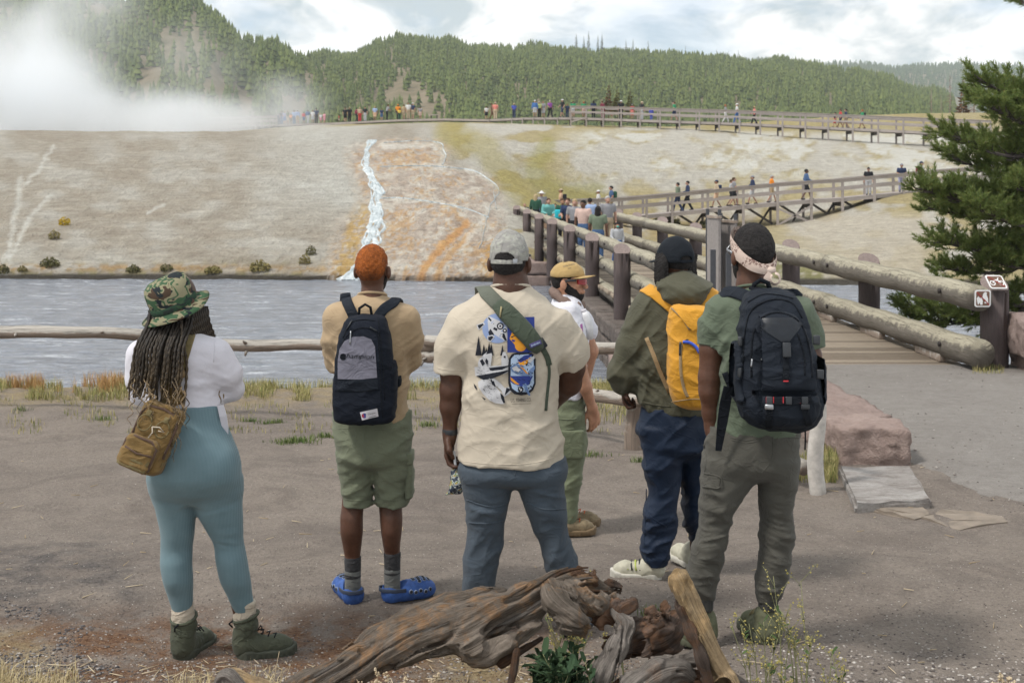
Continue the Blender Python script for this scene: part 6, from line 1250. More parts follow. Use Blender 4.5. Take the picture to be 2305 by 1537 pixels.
for i,(c,y0,y1) in enumerate(((794,1252,1290),(883,1242,1284))):
    sdf('sock',WR(B.loft([(y0,c-19,c+19,0,.047),(y1,c-18,c+18,0,.045),(y1+8,c-18,c+18,0,.045)]),(.0015,(3,3,130),0,1, None,1)),*B.box(c-35,y0-8,c+35,y1+12,-.09,.09),.005,SOCKG,pb);sdf('sock_heel',B.loft([(y1-8,c-18.6,c+18.6,0,.046),(1310,c-18,c+18,.0,.045),(1332,c-18,c+18,.0,.046)]),*B.box(c-35,y1-14,c+35,1336,-.09,.09),.005,SOCKL,pb)
CROC=plain('clog_blue',(.04,.10,.32),.6,0,.3,.3,30,.4);CROCH=plain('clog_grey_blue',(.20,.25,.36),.6,0,.4,.2,30,.3);HOLE=plain('clog_hole',(.012,.014,.02),.9)
for px,py,yaw in((794,1350,-24),(883,1348,66)):
    hl=Vector(B.pt(px,py,.0));hl=hl-Matrix.Rotation(-R(yaw),3,'Z')@Vector((0,.045,0));hl.z=g1(hl.x,hl.y)-.004;Mx=Matrix.Rotation(-R(yaw),3,'Z');Mn=np.array(Mx,f32);hn=np.array(hl,f32)
    fo=U(.03,chain([(0,.05,.035,.046),(0,.12,.042,.048),(0,.20,.045,.050),(0,.235,.040,.042)],.03),ell((0,.03,.045),(.046,.04,.055)))
    op=U(.02,ell((0,.055,.12),(.044,.075,.075)),cap((0,.06,.06),(0,.06,.2),.036,.05))
    def fc(p,fo=fo,op=op,hn=hn,Mn=Mn):q=((p-hn)@Mn).copy();q[:,0]*=.94;d=np.maximum(fo(q),-q[:,2]); return np.maximum(d,-op(q))-.0
    r_,bC=sdf('clog',fc,np.array(hl)-np.array((.3,.3,.01)),np.array(hl)+np.array((.3,.3,.16)),.005,CROC,pb, True);W3= lambda a,b,c:Vector(hl)+Mx@Vector((a,b,c))
    for row in range(4):
        for kk in range(-2,3):
            if abs(kk)==2 and row in(0,3): continue
            y=.155+.026*row;x=kk*.0185+(.009 if row%2 else 0);s0=W3(x*(1.1 if abs(kk)>1 else 1),y+.002,.16);dn=(Mx@Vector((-x*6,-.05,-1))).normalized();hh=bC.ray_cast(s0,dn)
            if hh[0] is not None:n_=hh[1];tube('vent_rim',[hh[0]-n_*.002,hh[0]+n_*.0028],[.0125,.0115],CROCH,r_,6);tube('vent_hole',[hh[0]-n_*.002,hh[0]+n_*.0036],.0085,HOLE,r_,6)
    for sd_ in(-1,1):
        for kk in range(5):
            hh=bC.ray_cast(W3(sd_*.15,.125+.026*kk,.052-.006*(kk%2)),Mx@Vector((-sd_,0,0)))
            if hh[0] is not None:n_=hh[1];tube('vent_rim',[hh[0]-n_*.002,hh[0]+n_*.0028],[.0125,.0115],CROCH,r_,6);tube('vent_hole',[hh[0]-n_*.002,hh[0]+n_*.0036],.0085,HOLE,r_,6)
    pad('heel_strap',[W3(x,y,z) for x,y,z in((-.052,.10,.06),(-.05,.03,.062),(-.03,-.012,.066),(0,-.022,.068),(.03,-.012,.066),(.05,.03,.062),(.052,.10,.06))],[Mx@Vector(n) for n in((-1,0,0),(-1,-.2,0),(-.6,-.8,0),(0,-1,0),(.6,-.8,0),(1,-.2,0),(1,0,0))],.020,.005,plain('clog_strap',(.045,.06,.10),.6),r_)
# backpack B
def pack_rows(f,rows,dy,ry,pw=3.2,rnd=.03): return f.loft([(a,b,c,dy+(e[0] if e else 0),ry*(e[1] if e else 1)) for a,b,c,*e in[(q[0],q[1],q[2],*([q[3]] if len(q)>3 else[None])) for q in rows]],pw,rnd)
bk=root('backpack',B.pt(820,948,-.22),'black and grey backpack worn by the orange-haired man','backpack')
NAVY=fabric('pack_black_navy',(.009,.012,.020),.85,.2,600,.15,14,0,.18);GREYP=fabric('pack_grey_mesh',(.155,.152,.19),.85,.06,700,.2,8)
pkB=B.loft([(708,800,862,-.19,.05),(714,784,868,-.2,.075),(735,772,874,-.21,.09),(770,762,880,-.215,.1),(810,757,885,-.22,.105),(860,753,888,-.22,.11),(910,752,889,-.22,.11),(936,753,888,-.22,.105),(950,758,884,-.22,.09)],3.4,.02)
o,bK=sdf('pack_body',WR(pkB,(.006,(4,4,16),25,4,B.pt(810,900,-.3),.12),(.003,(6,6,14),-30,1, None,1)),*B.box(735,700,910,958,-.38,-.02),.006,NAVY,bk, True)
o3,bK3=sdf('side_pocket',WR(B.loft([(812,866,892,-.2,.07),(850,858,896,-.2,.09),(900,862,894,-.2,.095),(932,868,888,-.2,.08)],2.6,.01),(.004,(8,8,18),15,3, None,1)),*B.box(845,805,915,940,-.34,-.04),.006,NAVY,bk, True)
decal('grey_panel',bK,[(760,853),(760,812),(764,786),(775,768),(795,758),(818,757),(836,764),(844,780),(846,806),(849,850),(810,854)],.004,GREYP,bk,B.d-.3)
lettering('lettering','hampion',bK,779,809,63,14,2.5,.0065,F_BLK2,bk,B.d-.3,.28,.0)
def ringpoly(cx,cy,ro,ri,a0,a1,n=18): return[(cx+ro*math.cos(R(a0+(a1-a0)*i/n)),cy+ro*math.sin(R(a0+(a1-a0)*i/n))) for i in range(n+1)]+[(cx+ri*math.cos(R(a1-(a1-a0)*i/n)),cy+ri*math.sin(R(a1-(a1-a0)*i/n))) for i in range(n+1)]
decal('lettering',bK,ringpoly(772.5,803,7.5,4.6,40,325),.0065,F_BLK2,bk,B.d-.3,maxe=30);decal('lettering',bK,[(772,797),(775,797),(774,809),(771,809)],.0066,F_BLK2,bk,B.d-.3,maxe=30)
LW=plain('label_white',(.60,.58,.62),.6,var=.04);LR=plain('label_red',(.40,.03,.05),.6);LBn=plain('label_blue',(.03,.04,.22),.6)
lab=[(810,928),(849,919),(852,937),(815,946)];decal('woven_label',bK,lab,.004,LW,bk,B.d-.3)
decal('label_mark',bK,ringpoly(820,935.5,5.6,2.6,50,310),.0055,LBn,bk,B.d-.3,maxe=30);decal('label_mark',bK,[(818,933),(822,932),(822,938),(818,939)],.0056,LR,bk,B.d-.3,maxe=30);decal('label_mark',bK,ringpoly(820,935.5,5.6,2.6,120,240),.0058,LR,bk,B.d-.3,maxe=30)
lettering('label_text','Champion',bK,829,935,17,5,-12,.0055,F_BLK2,bk,B.d-.3,.2)
for yy in(939,942):decal('label_text',bK,[(830,yy),(847,yy-3.8),(847,yy-2.8),(830,yy+1)],.0055,PLA,bk,B.d-.3,maxe=30)
decal('pocket_band',bK,[(758,856),(810,857),(850,853),(851,876),(810,880),(758,879)],.003,F_BLACK,bk,B.d-.3)
for pts in([(758,879),(810,881),(852,877)],[(768,788),(776,762),(800,742),(826,738),(850,748)],[(772,760),(790,728),(815,720),(845,722)],[(851,715),(856,760),(861,820),(866,900)],[(851,750),(855,820),(858,900),(862,940)]):zipper(bK,pts,F_BLK2,o,.003,.0,24,B.d-.3)
for a,b in(((790,745),(788,775)),((793,722),(780,742)),((833,737),(848,745))):q,_=drape(bK,[a,b],.006,6,B.d-.3);tube('zip_pull',q,.0035,PLG if a[0]<792 else PLA,o,6)
belt('shoulder_strap',bB,[(798,716),(790,698),(782,682),(779,672)],.052,.014,F_BLACK,bk,.002,12,B.d,ext=[(B.pt(777,663,-.06),(0,-.5,.8)),(B.pt(777,659,.02),(0,0,1)),(B.pt(778,672,.11),(0,.9,.4)),(B.pt(772,760,.155),(0,1,0)),(B.pt(765,850,.14),(-.3,1,0))])
belt('shoulder_strap',bB,[(850,716),(860,700),(872,690),(885,684)],.052,.014,F_BLACK,bk,.002,12,B.d,ext=[(B.pt(893,673,-.06),(0,-.5,.8)),(B.pt(897,668,.02),(0,0,1)),(B.pt(898,682,.11),(0,.9,.4)),(B.pt(900,760,.155),(0,1,0)),(B.pt(906,840,.10),(.5,1,0)),(B.pt(914,868,.0),(1,0,0)),(B.pt(893,860,-.12),(1,-1,0))])
tube('grab_handle',[B.pt(808,712,-.18),B.pt(809,694,-.19),B.pt(822,685,-.2),B.pt(834,692,-.19),B.pt(837,712,-.18)],.007,F_BLK2,bk,8)
# ---------------------------------------------------------------- C: big man in printed T-shirt
C_=Fig(6.3);pc=figure('large man in pale camouflage cap and cream printed T-shirt holding a snack bag',(*C_.pt(1160,1395)[:2],-.05))
T_CREAM=fabric('tee_cream',(.50,.44,.355),.9,.05,900,.08,8);T_SLATE=fabric('trousers_slate',(.062,.080,.102),.8,.10,600,.12,12)
slL=ISE(C_.ch([(1044,728,0,40),(1024,785,.0,42),(1010,850,0,34)],.03),half(C_.pt(1014,838,0),(-.12,0,-1)),.004)
slR=ISE(C_.ch([(1256,738,0,42),(1282,784,.03,42),(1293,830,.07,42)],.03),half(C_.pt(1290,818,.05),(.42,.25,-1)),.004)
tee=U(.035,C_.loft([(638,1118,1184,.0,.06),(650,1094,1200,0,.09),(668,1066,1222,0,.115),(696,1036,1252,0,.14),(736,1022,1270,0,.158),(780,1028,1272,0,.168),(840,1046,1254,0,.17),(900,1043,1250,.0,.172),(950,1037,1256,0,.178),(1000,1030,1268,0,.182),(1035,1031,1270,0,.185),(1052,1036,1268,0,.182)],2.3),
    slL,slR)
hemc=half(C_.pt(1150,1051,-.15),(-.03,0,-1));tee=ISE(tee,hemc,.004)
o,bT=sdf('tee_shirt',WR(tee,(.010,(3,4,12),55,5,C_.pt(1255,870,-.1),.13),(.009,(3,4,12),-55,8,C_.pt(1050,860,-.1),.12),(.009,(2,4,12),12,2,C_.pt(1150,1000,-.15),.16),(.005,(3,5,9),40,3, None,1),(.004,(2,3,14),-30,9,C_.pt(1210,960,-.15),.15)),*C_.box(960,630,1350,1062,-.3,.3),.0075,T_CREAM,pc, True)
for pts in([(1034,1037),(1090,1043),(1150,1045),(1210,1040),(1266,1022)],[(986,829),(1012,833),(1042,834)],[(1258,828),(1290,815),(1322,796)]):zipper(bT,pts,T_CREAM,o,.0022,-.0004,26,C_.d,'hem_seam')
collar(C_,1150,646,43,.088,T_CREAM,o,.008);o_=collar(C_,1150,642,40.5,.083,plain('gold',(.6,.4,.12),.3,1),pc,.0022);o_.name='necklace'
tr=U(.03,C_.loft([(1030,1036,1272,0,.17),(1060,1036,1272,-.01,.175),(1078,1048,1264,-.01,.155),(1094,1122,1192,0,.06)],2.3),C_.loft([(1050,1034,1160,-.01,.145),(1075,1036,1158,-.01,.142),(1110,1042,1150,-.005,.132),(1150,1051,1141,0,.12),(1180,1053,1136,0,.11),(1220,1050,1131,0,.102),(1260,1043,1123,0,.10),(1300,1043,1116,0,.098),(1345,1043,1112,0,.10),(1388,1042,1114,.0,.105)],2.2),C_.loft([(1050,1154,1272,-.01,.145),(1075,1160,1271,-.01,.142),(1110,1170,1270,-.005,.132),(1150,1184,1273,0,.12),(1180,1197,1276,0,.11),(1220,1212,1286,0,.102),(1260,1224,1300,0,.10),(1300,1232,1307,0,.098),(1345,1240,1312,0,.10),(1388,1244,1318,.0,.105)],2.2))
o,bTr=sdf('trousers',WR(tr,(.010,(1.5,3,17),-12,5,C_.pt(1090,1140,-.1),.08),(.010,(1.5,3,17),-16,8,C_.pt(1235,1140,-.1),.08),(.008,(3,4,11),55,2,C_.pt(1080,1240,-.1),.12),(.008,(3,4,11),70,4,C_.pt(1250,1230,-.1),.12),(.004,(3,4,12),20,1, None,1)),*C_.box(1015,1022,1340,1395,-.25,.25),.0075,T_SLATE,pc, True)
for pts in([(1050,1124),(1090,1138),(1120,1140),(1143,1132)],[(1055,1176),(1095,1178),(1134,1172)],[(1186,1132),(1225,1146),(1272,1145)],[(1160,1052),(1159,1070)]):zipper(bTr,pts,T_SLATE,o,.0034,.0005,22,C_.d,'seam')
hC_,lC,skC=head_fn(C_.pt(1147,588,.0),R(10),1.05)
hw=Vector(C_.pt(1013,978,-.0))
body=U(.02,hC_,C_.ch([(1148,612,-.01,34),(1150,645,-.01,37),(1150,690,0,40),(1150,850,0,45),(1150,980,0,40)],.04),C_.ch([(1046,735,0,22),(1019,835,.0,27),(1016,878,.0,25),(1014,915,.01,23),(1013,968,.02,14),(1013,980,.02,13)],.02),C_.ch([(1260,735,0,24),(1285,826,.06,31),(1280,862,.10,28),(1240,905,.24,20),(1190,925,.34,14)],.02),hand_fn(C_.pt(1012,978,.02),(-.03,.02,-1),(.9,-.35,0),1.12,.75,1),hand_fn(C_.pt(1190,925,.34),(-1,.1,0),(0,-1,0),1.05,.6,1),C_.ch([(1100,1080,0,22),(1092,1220,0,18),(1082,1385,0,18)]),C_.ch([(1215,1080,0,22),(1248,1220,0,18),(1280,1385,0,18)]))
sdf('body',body,*C_.box(970,520,1340,1390,-.25,.5),.0062,SK_DK,pc)
hair_cap('hair',skC,lC,H_BLACK,pc,*C_.box(1085,515,1210,655,-.15,.15),.009,-.078)
beard('beard',lC,H_BLACK,pc,*C_.box(1080,540,1220,690,-.1,.22),1.05)
wb=pad('wrist_band',[Vector(C_.pt(1013,971,.02))+Vector((.031*math.cos(a),.031*math.sin(a),0)) for a in np.linspace(0,6.283,19)],[Vector((math.cos(a),math.sin(a),0)) for a in np.linspace(0,6.283,19)],.028,.006,PLA,pc);
SHD=plain('shoe_dark',(.06,.06,.065),.7)
for px,yaw in((1080,-16),(1282,18)):
    hl=Vector(C_.pt(px,1395,0));hl.z=g1(hl.x,hl.y-.04);shoe(pc,hl+Vector((0,-.05,0)),R(yaw),.30,.10,.1,SHD,PLA,h=.008,tread=False)
# cap C
CAP_C=camom('pale_camouflage',[(.60,.61,.52),(.46,.48,.40),(.62,.62,.55),(.30,.29,.28)],22,(1,1,1),1);
def cap_fn(loc,skl,off,zline,s=1.0,hgt=.03):
    """baseball-cap crown over a skull field"""
    def f(p):
        q=loc(p);dome=ell((0,-.012,.020),(.089,.110,.110+hgt))(q)*s; return np.maximum(np.minimum(dome,skl(p)-off),(zline-.06*np.clip(-q[:,1],-.1,.1)*0-q[:,2])*s)
    return f
def cap_c(p):q=lC(p);d=cap_fn(lC,skC,.014,.004+0,1.05,.012)(p);cut=np.sqrt((q[:,0]/.050)**2+((q[:,2]-.008)/.036)**2)-1; return np.maximum(d,-np.maximum(cut*.03,q[:,1]+.02))
cp,bCap=sdf('cap_crown',WR(cap_c,(.0035,(5,5,20),30,3, None,1)),*C_.box(1085,505,1215,610,-.16,.16),.005,CAP_C,pc, True)
for a in np.linspace(-.9,.9,5):zipper(bCap,[(1147+6*a,520),(1147+34*a,545),(1147+48*a,585)],CAP_C,cp,.0016,.0,16,C_.d,'seam')
tube('button',[C_.pt(1147,520,.0),C_.pt(1147,515,.0)],.008,CAP_C,cp,10)
Mc=Matrix.Rotation(-R(10),3,'Z');cc0=Vector(C_.pt(1147,588,0))
pad('cap_strap',[cc0+Mc@Vector((.084*math.sin(a),-.012-.104*math.cos(a),.003))*1.05 for a in np.linspace(-.95,.95,15)],[Mc@Vector((math.sin(a),-math.cos(a),0)) for a in np.linspace(-.95,.95,15)],.020,.005,CAP_C,cp);bevbox('strap_slide',cc0+Mc@Vector((.045,-.112,.006))*1.05,(.022,.008,.024),.003,PLG,cp,Mc@Matrix.Rotation(R(25),3,'Z'))
lathe('cap_brim',[(.0,.0),(.085,.0),(.09,-.003),(.085,-.006),(0,-.006)],CAP_C,cp,cc0+Mc@Vector((0,.095,.028)),Mc@Matrix.Rotation(R(-12),3,'X'),28,0,1,1.0)
# print on the shirt (flat ink shapes laid on the cloth)
IK={n:plain('ink_'+n,c,.85,0,.2,.04) for n,c in dict(blue=(.24,.31,.50),navy=(.028,.045,.20),orange=(.62,.27,.03),black=(.018,.02,.028),white=(.50,.50,.52),steel=(.13,.20,.36),pale=(.33,.42,.56)).items()}
prn=bpy.data.objects.new('shirt_print', None);COL.objects.link(prn);prn.parent=pc
lay=[0]
def ink(m,poly,sm=0):lay[0]+=1;decal('print',bT,poly,.0022+.00013*lay[0],IK[m],prn,C_.d-.15,sm,10)
def circ(cx,cy,r,n=26,ry=None): return[(cx+r*math.cos(6.2832*i/n),cy+(ry or r)*math.sin(6.2832*i/n)) for i in range(n)]
ink('blue',circ(1119,739,33.5))
ink('white',[(1097,714),(1102,712),(1112,726),(1120,722),(1132,726),(1142,738),(1150,752),(1146,764),(1138,768),(1128,758),(1118,750),(1108,744),(1100,745),(1099,738),(1106,733)])
for q in([(1098,716),(1101,714),(1113,728),(1110,730)],[(1126,752),(1135,750),(1141,766),(1137,767)],circ(1126,734,8,12),circ(1136,744,5,10),[(1112,736),(1120,740),(1118,745),(1110,741)],[(1104,740),(1112,752),(1108,760),(1104,760),(1099,748)]):ink('black',q)
ink('white',circ(1126,734,5,12));ink('black',circ(1126,734,2.4,8));ink('white',circ(1136,744,2.5,8))
for q in([(1075,732),(1087,728),(1089,731),(1082,738),(1078,740)],[(1099,758),(1107,756),(1111,759),(1104,767),(1099,765)]):ink('white',[(x+(x-1082 if x<1092 else x-1104)*.4,y+(y-734 if x<1092 else y-762)*.45) for x,y in q]);ink('black',q)
for cx,h,w in((1077,44,7),(1089,26,5),(1095,18,4),(1101,30,6),(1106,28,5),(1131,24,5)):
    b=800 if cx<1120 else 800;pl=[(cx,b-h)]
    for k in range(1,6):pl+=[(cx+w*k/5*(1 if k%2 else .62),b-h+h*k/5)]
    pl+=[(cx-(x-cx),y) for x,y in pl[:0:-1]];ink('black',pl)
ink('white',[(1068,826),(1080,826),(1091,831),(1115,829),(1148,821),(1150,835),(1134,842),(1107,848),(1087,848),(1070,846)]);ink('white',[(1076,828),(1076,816),(1080,806),(1087,800),(1095,798),(1097,791),(1104,790),(1108,798),(1101,803),(1096,812),(1101,822),(1104,828),(1092,831)])
ink('white',[(1129,822),(1128,808),(1131,800),(1132,792),(1138,792),(1139,801),(1145,810),(1148,821)]);ink('white',[(1076,860),(1087,851),(1098,852),(1113,867),(1128,884),(1136,899),(1135,909),(1127,909),(1115,907),(1102,901),(1087,886),(1077,871)]);ink('white',[(1128,878),(1136,873),(1154,868),(1156,877),(1142,889),(1134,893)]);ink('white',[(1100,852),(1110,849),(1128,864),(1137,874),(1130,880),(1116,868)])
for q in([(1094,797),(1098,789),(1107,791),(1108,794),(1100,795)],[(1080,812),(1086,808),(1092,818),(1086,824)],[(1100,828),(1130,828),(1150,822),(1130,832),(1104,834)],[(1072,846),(1090,850),(1110,846),(1150,832),(1130,843),(1108,852),(1088,855)],[(1104,852),(1112,858),(1116,870),(1108,866)],[(1126,884),(1134,892),(1137,906),(1133,907),(1128,896)],[(1140,872),(1150,876),(1142,884),(1136,890)],[(1066,862),(1072,870),(1074,878),(1068,872)],[(1083,892),(1094,898),(1090,900)],circ(1136,803,2.5,8),[(1094,806),(1099,812),(1097,822),(1092,814)]):ink('black',q)
rs=np.random.RandomState(2)
for i in range(26):ink('black',circ(1084+rs.rand()*34,868+rs.rand()*14+0,.9,5))
for i in range(110):
    x=1070+rs.rand()*78;y=800+rs.rand()*100;L=rs.uniform(2,7);an=rs.uniform(-.4,1.1)
    if inpoly(np.array([x]),np.array([y]),[(1077,826),(1078,810),(1090,800),(1098,814),(1100,828),(1146,824),(1148,834),(1110,847),(1114,866),(1134,896),(1130,906),(1104,899),(1080,872),(1080,860),(1092,852),(1072,845),(1069,830)])[0]:ink('black',[(x,y),(x+L*math.cos(an),y+L*math.sin(an)),(x+L*math.cos(an),y+L*math.sin(an)+.6),(x,y+.6)])
for i in range(14):x=1074+rs.rand()*80;y=832+rs.rand()*16;ink('black',[(x,y),(x+7,y-2.2),(x+7,y-1.3),(x,y+.8)])
ink('navy',[(1142,715),(1203,713),(1204,793),(1142,793)]);ink('orange',[(1147,762),(1152,752),(1162,745),(1156,738),(1162,734),(1176,745),(1186,755),(1198,762),(1204,772),(1192,770),(1183,766),(1180,774),(1174,782),(1165,784),(1160,776),(1166,768),(1160,762)])
ink('orange',ringpoly(1172,778,13,8,-60,190));ink('navy',[(1152,764),(1160,765),(1158,770),(1152,768)]);ink('black',[(1165,752),(1172,756),(1170,766),(1167,762)]);ink('black',[(1150,758),(1160,754),(1160,756),(1151,760)])
ink('black',[(1146+0,806),(1152,797),(1164,793),(1190,793),(1200,797),(1206,808),(1206,864),(1200,878),(1190,887),(1174,890),(1158,887),(1148,878),(1144,862),(1144,820)]);ink('pale',[(1150,808),(1158,799),(1190,797),(1201,806),(1202,862),(1196,875),(1186,882),(1164,882),(1153,874),(1149,860)])
ink('orange',[(1166,812),(1186,804),(1198,806),(1186,818),(1172,826)]);ink('navy',[(1164,812),(1180,800),(1200,797),(1188,808),(1172,816)]);ink('steel',[(1148,826),(1162,818),(1176,824),(1188,840),(1196,852),(1180,846),(1164,842),(1152,836)]);ink('white',[(1152,828),(1162,823),(1172,832),(1166,838),(1156,834)]);ink('orange',[(1170,824),(1178,828),(1190,842),(1184,840)])
ink('navy',[(1148,846),(1160,852),(1178,860),(1192,856),(1200,846),(1190,866),(1174,870),(1156,864),(1148,858)]);ink('orange',[(1149,848),(1156,858),(1170,866),(1160,864),(1150,856)]);ink('steel',[(1190,834),(1204,822),(1204,830),(1194,850)]);ink('steel',[(1176,866),(1184,862),(1194,890),(1190,890)]);ink('white',[(1188,812),(1202,800),(1204,806),(1192,818)])
for i in range(16):x=1154+rs.rand()*42;y=806+rs.rand()*66;ink('black',[(x,y),(x+8,y+3.5),(x+7.5,y+4.5),(x-.4,y+.9)])
ink('black',circ(1172,876,6.5,14));ink('white',[(1170,871),(1174,872),(1172,876),(1175,878),(1171,882),(1172,877),(1169,876)])
lay[0]+=1;lettering('print_lettering','U.S. FISHING CO.',bT,1150,905,46,8,-2.2,.006,IK['black'],prn,C_.d-.15);lettering('print_lettering','FRESH WATER & SALT WATER',bT,1153,910.5,42,1.8,-2.2,.006,IK['black'],prn,C_.d-.15)
pass
# green sling pack of C
sp_=root('sling_pack',C_.pt(1190,790,-.2),'dark green sling pack strapped across the back of the man in the printed T-shirt','bag');GRN=fabric('sling_green',(.062,.078,.056),.75,.12,500,.18,14);GRN2=fabric('sling_green_light',(.12,.13,.105),.8,.1);KHA=fabric('sling_khaki',(.32,.27,.15),.85)
q,nn=drape(bT,[(1096,660),(1112,676),(1130,694),(1150,714),(1170,736),(1188,756),(1204,776),(1214,790)],.002,26,C_.d)
for _ in range(4):q=[q[0]]+[(q[i-1]+q[i]*2+q[i+1])/4 for i in range(1,len(q)-1)]+[q[-1]]
pad('pouch',q[5:],nn[5:],list(np.interp(np.linspace(0,1,21),[0,.15,.5,.8,1],[.062,.084,.09,.082,.04])),list(np.interp(np.linspace(0,1,21),[0,.2,.6,.9,1],[.02,.042,.05,.038,.015])),GRN,sp_,2.8);pad('strap',[Vector(C_.pt(1085,668,.14)),Vector(C_.pt(1084,650,.06)),Vector(C_.pt(1088,649,-.02))]+q[:8],[Vector((0,1,.4)),Vector((0,.3,1)),Vector((0,-.3,1))]+nn[:8],.068,.012,GRN2,sp_)
q2,n2q=drape(bT,[(1140,690),(1158,706),(1174,724),(1190,744)],.03,12,C_.d);pad('zip_flap',q2,n2q,.014,.006,KHA,sp_);tube('zip_pull',[q[7]+nn[7]*.045,q[7]+nn[7]*.05+Vector((-.006,-.004,-.05))],.004,KHA,sp_,6)
for a,b in((1213,789),): pass
bvx=bT
p_,n_=hit(bT,1216,772,C_.d);box_at('buckle',bT,1216,774,.045,.05,.014,PLA,sp_,-35,.006,C_.d,.005)
belt('tail_strap',bT,[(1212,768),(1222,786),(1232,804),(1236,822)],.026,.005,GRN,sp_,.003,10,C_.d);belt('tail_strap',bT,[(1234,812),(1236,840),(1232,880),(1228,924)],.014,.004,GRN,sp_,.004,14,C_.d)
LBL=plain('label_purple',(.06,.05,.16),.7);i0=21;nC=nn[i0];tC=(q[i0+1]-q[i0-1]).normalized();Mlab=Matrix((nC.cross(tC).cross(nC).normalized(),nC.cross(tC).normalized()*-1,nC)).transposed();sX=Vector((.9,0,.35)).normalized();sX=(sX-nC*sX.dot(nC)).normalized();Ml=Matrix((sX,nC.cross(sX),nC)).transposed();cL=q[i0]+nC*.047
bevbox('woven_label',cL,(.056,.020,.003),.001,LBL,sp_,Ml)
for k in range(9):bevbox('label_mark',cL+Ml@Vector((-.02+.005*k,-.001,.0022)),(.003,.006+.003*(k%3==0),.001),.0003,IK['pale'],sp_,Ml)
# snack bag in his hand
t=NT('foil_print');a=t.noise(t.coord(),38,3,.6,.8);t.color(t.ramp(a,[(.0,(.02,.03,.05)),(.44,(.03,.045,.075)),(.50,(.5,.52,.5)),(.55,(.12,.2,.08)),(.60,(.55,.3,.05)),(.66,(.03,.04,.05))],'CONSTANT')).rough(.25).spec(.6);t.bump(t.noise(t.coord(),30,4,.6),.6,.01)
sk_=root('snack_bag',C_.pt(1026,1112,-.02),'dark printed snack bag dangling from the left hand of the man in the printed T-shirt','bag')
sdf('bag',WR(C_.loft([(1056,1020,1030,-.01,.006),(1068,1015,1042,-.01,.02),(1085,1013,1046,-.01,.026),(1100,1012,1045,-.01,.022),(1112,1012,1043,-.01,.006)],2.4),(.005,(9,9,22),30,2, None,1)),*C_.box(1000,1050,1060,1118,-.06,.04),.004,t.m,sk_)
ribbon('handle',[C_.pt(1022,1015,-.0),C_.pt(1024,1036,-.005),C_.pt(1026,1060,-.01)],.012,.003,plain('clear_plastic',(.55,.56,.58),.2),sk_)
# ---------------------------------------------------------------- D: bearded man in tan cap, walking to the right
Dd=Fig(8.5,12);pd=figure('bearded man in tan cap and red sunglasses walking to the right',(*Dd.pt(1295,1195)[:2],-.15))
T_WTEE=fabric('tee_white',(.66,.66,.72),.88,.05);T_CARGO=fabric('cargo_green',(.145,.165,.105),.88,.1,500,.15,12);T_BAND=camom('neckerchief',[(.33,.25,.21),(.28,.20,.17),(.38,.29,.25),(.2,.14,.12)],60,(1,1,1),1)
td=U(.045,Dd.loft([(660,1245,1278,.0,.05),(674,1232,1292,0,.10),(690,1226,1302,0,.16),(720,1222,1310,0,.19),(760,1222,1314,0,.19),(820,1226,1308,0,.175),(890,1230,1304,0,.17)],2.2),Dd.ch([(1268,705,-.17,24),(1280,760,-.20,26)],.03),Dd.ch([(1290,712,.16,24),(1312,742,.19,22)],.03))
o,bD=sdf('tee_shirt',WR(td,(.008,(4,4,12),40,3, None,1)),*Dd.box(1190,650,1350,895,-.35,.35),.009,T_WTEE,pd, True)
decal('print',bD,[(1306,730),(1311,728),(1313,750),(1308,752)],.003,plain('ink_magenta',(.30,.10,.28),.8),pd,Dd.d,maxe=8)
trd=U(.03,Dd.loft([(880,1232,1306,0,.16),(930,1232,1306,0,.16),(965,1240,1300,0,.13)]),Dd.loft([(930,1236,1304,-.07,.095),(1000,1246,1306,-.08,.09),(1080,1248,1296,-.09,.075),(1150,1246,1288,-.10,.065),(1180,1250,1284,-.10,.06)]),Dd.loft([(930,1236,1304,.07,.095),(1000,1250,1308,.08,.09),(1080,1254,1296,.09,.075),(1145,1256,1284,.09,.06)]))
o,bDt=sdf('trousers',WR(trd,(.009,(3,3,13),20,5, None,1)),*Dd.box(1205,872,1330,1188,-.3,.3),.009,T_CARGO,pd, True);sdf('cargo_pocket',rbox(Dd.pt(1276,1000,-.165),(.075,.02,.09),.012),*Dd.box(1235,960,1310,1040,-.25,-.1),.008,T_CARGO,o)
for yy in(940,962):zipper(bDt,[(1245,yy),(1275,yy+4),(1300,yy+2)],T_CARGO,o,.004,0,10,Dd.d-.1,'seam')
hD,lD,skD=head_fn(Dd.pt(1268,634,.0),R(112),1.0)
hwd=Dd.pt(1322,918,-.10)
body=U(.018,hD,Dd.ch([(1262,655,0,21),(1258,690,0,24),(1262,780,0,24),(1266,920,0,24)],.03),Dd.ch([(1270,712,-.17,20),(1290,820,-.20,17),(1305,870,-.17,15),(1320,915,-.11,10),(1322,922,-.10,10)],.02),Dd.ch([(1292,712,.16,18),(1318,790,.2,16),(1300,870,.25,12)],.02),hand_fn(hwd,(.15,.2,-1),(-.5,.9,0),1.12,.55,-1),Dd.ch([(1268,960,-.07,16),(1268,1170,-.10,14)]),Dd.ch([(1272,960,.07,16),(1270,1150,.09,14)]))
sdf('body',body,*Dd.box(1200,575,1370,1180,-.4,.4),.0065,SK_LT,pd)
hair_cap('hair',skD,lD,H_BLACK,pd,*Dd.box(1215,575,1330,700,-.16,.16),.006,-.06);beard('beard',lD,H_BLACK,pd,*Dd.box(1215,600,1340,710,-.16,.16),1.0,.0045)
T_TANCAP=fabric('cap_tan',(.42,.29,.125),.85,.07)
zc=Vector(Dd.pt(1268,634,0));Md=Matrix.Rotation(-R(112),3,'Z')
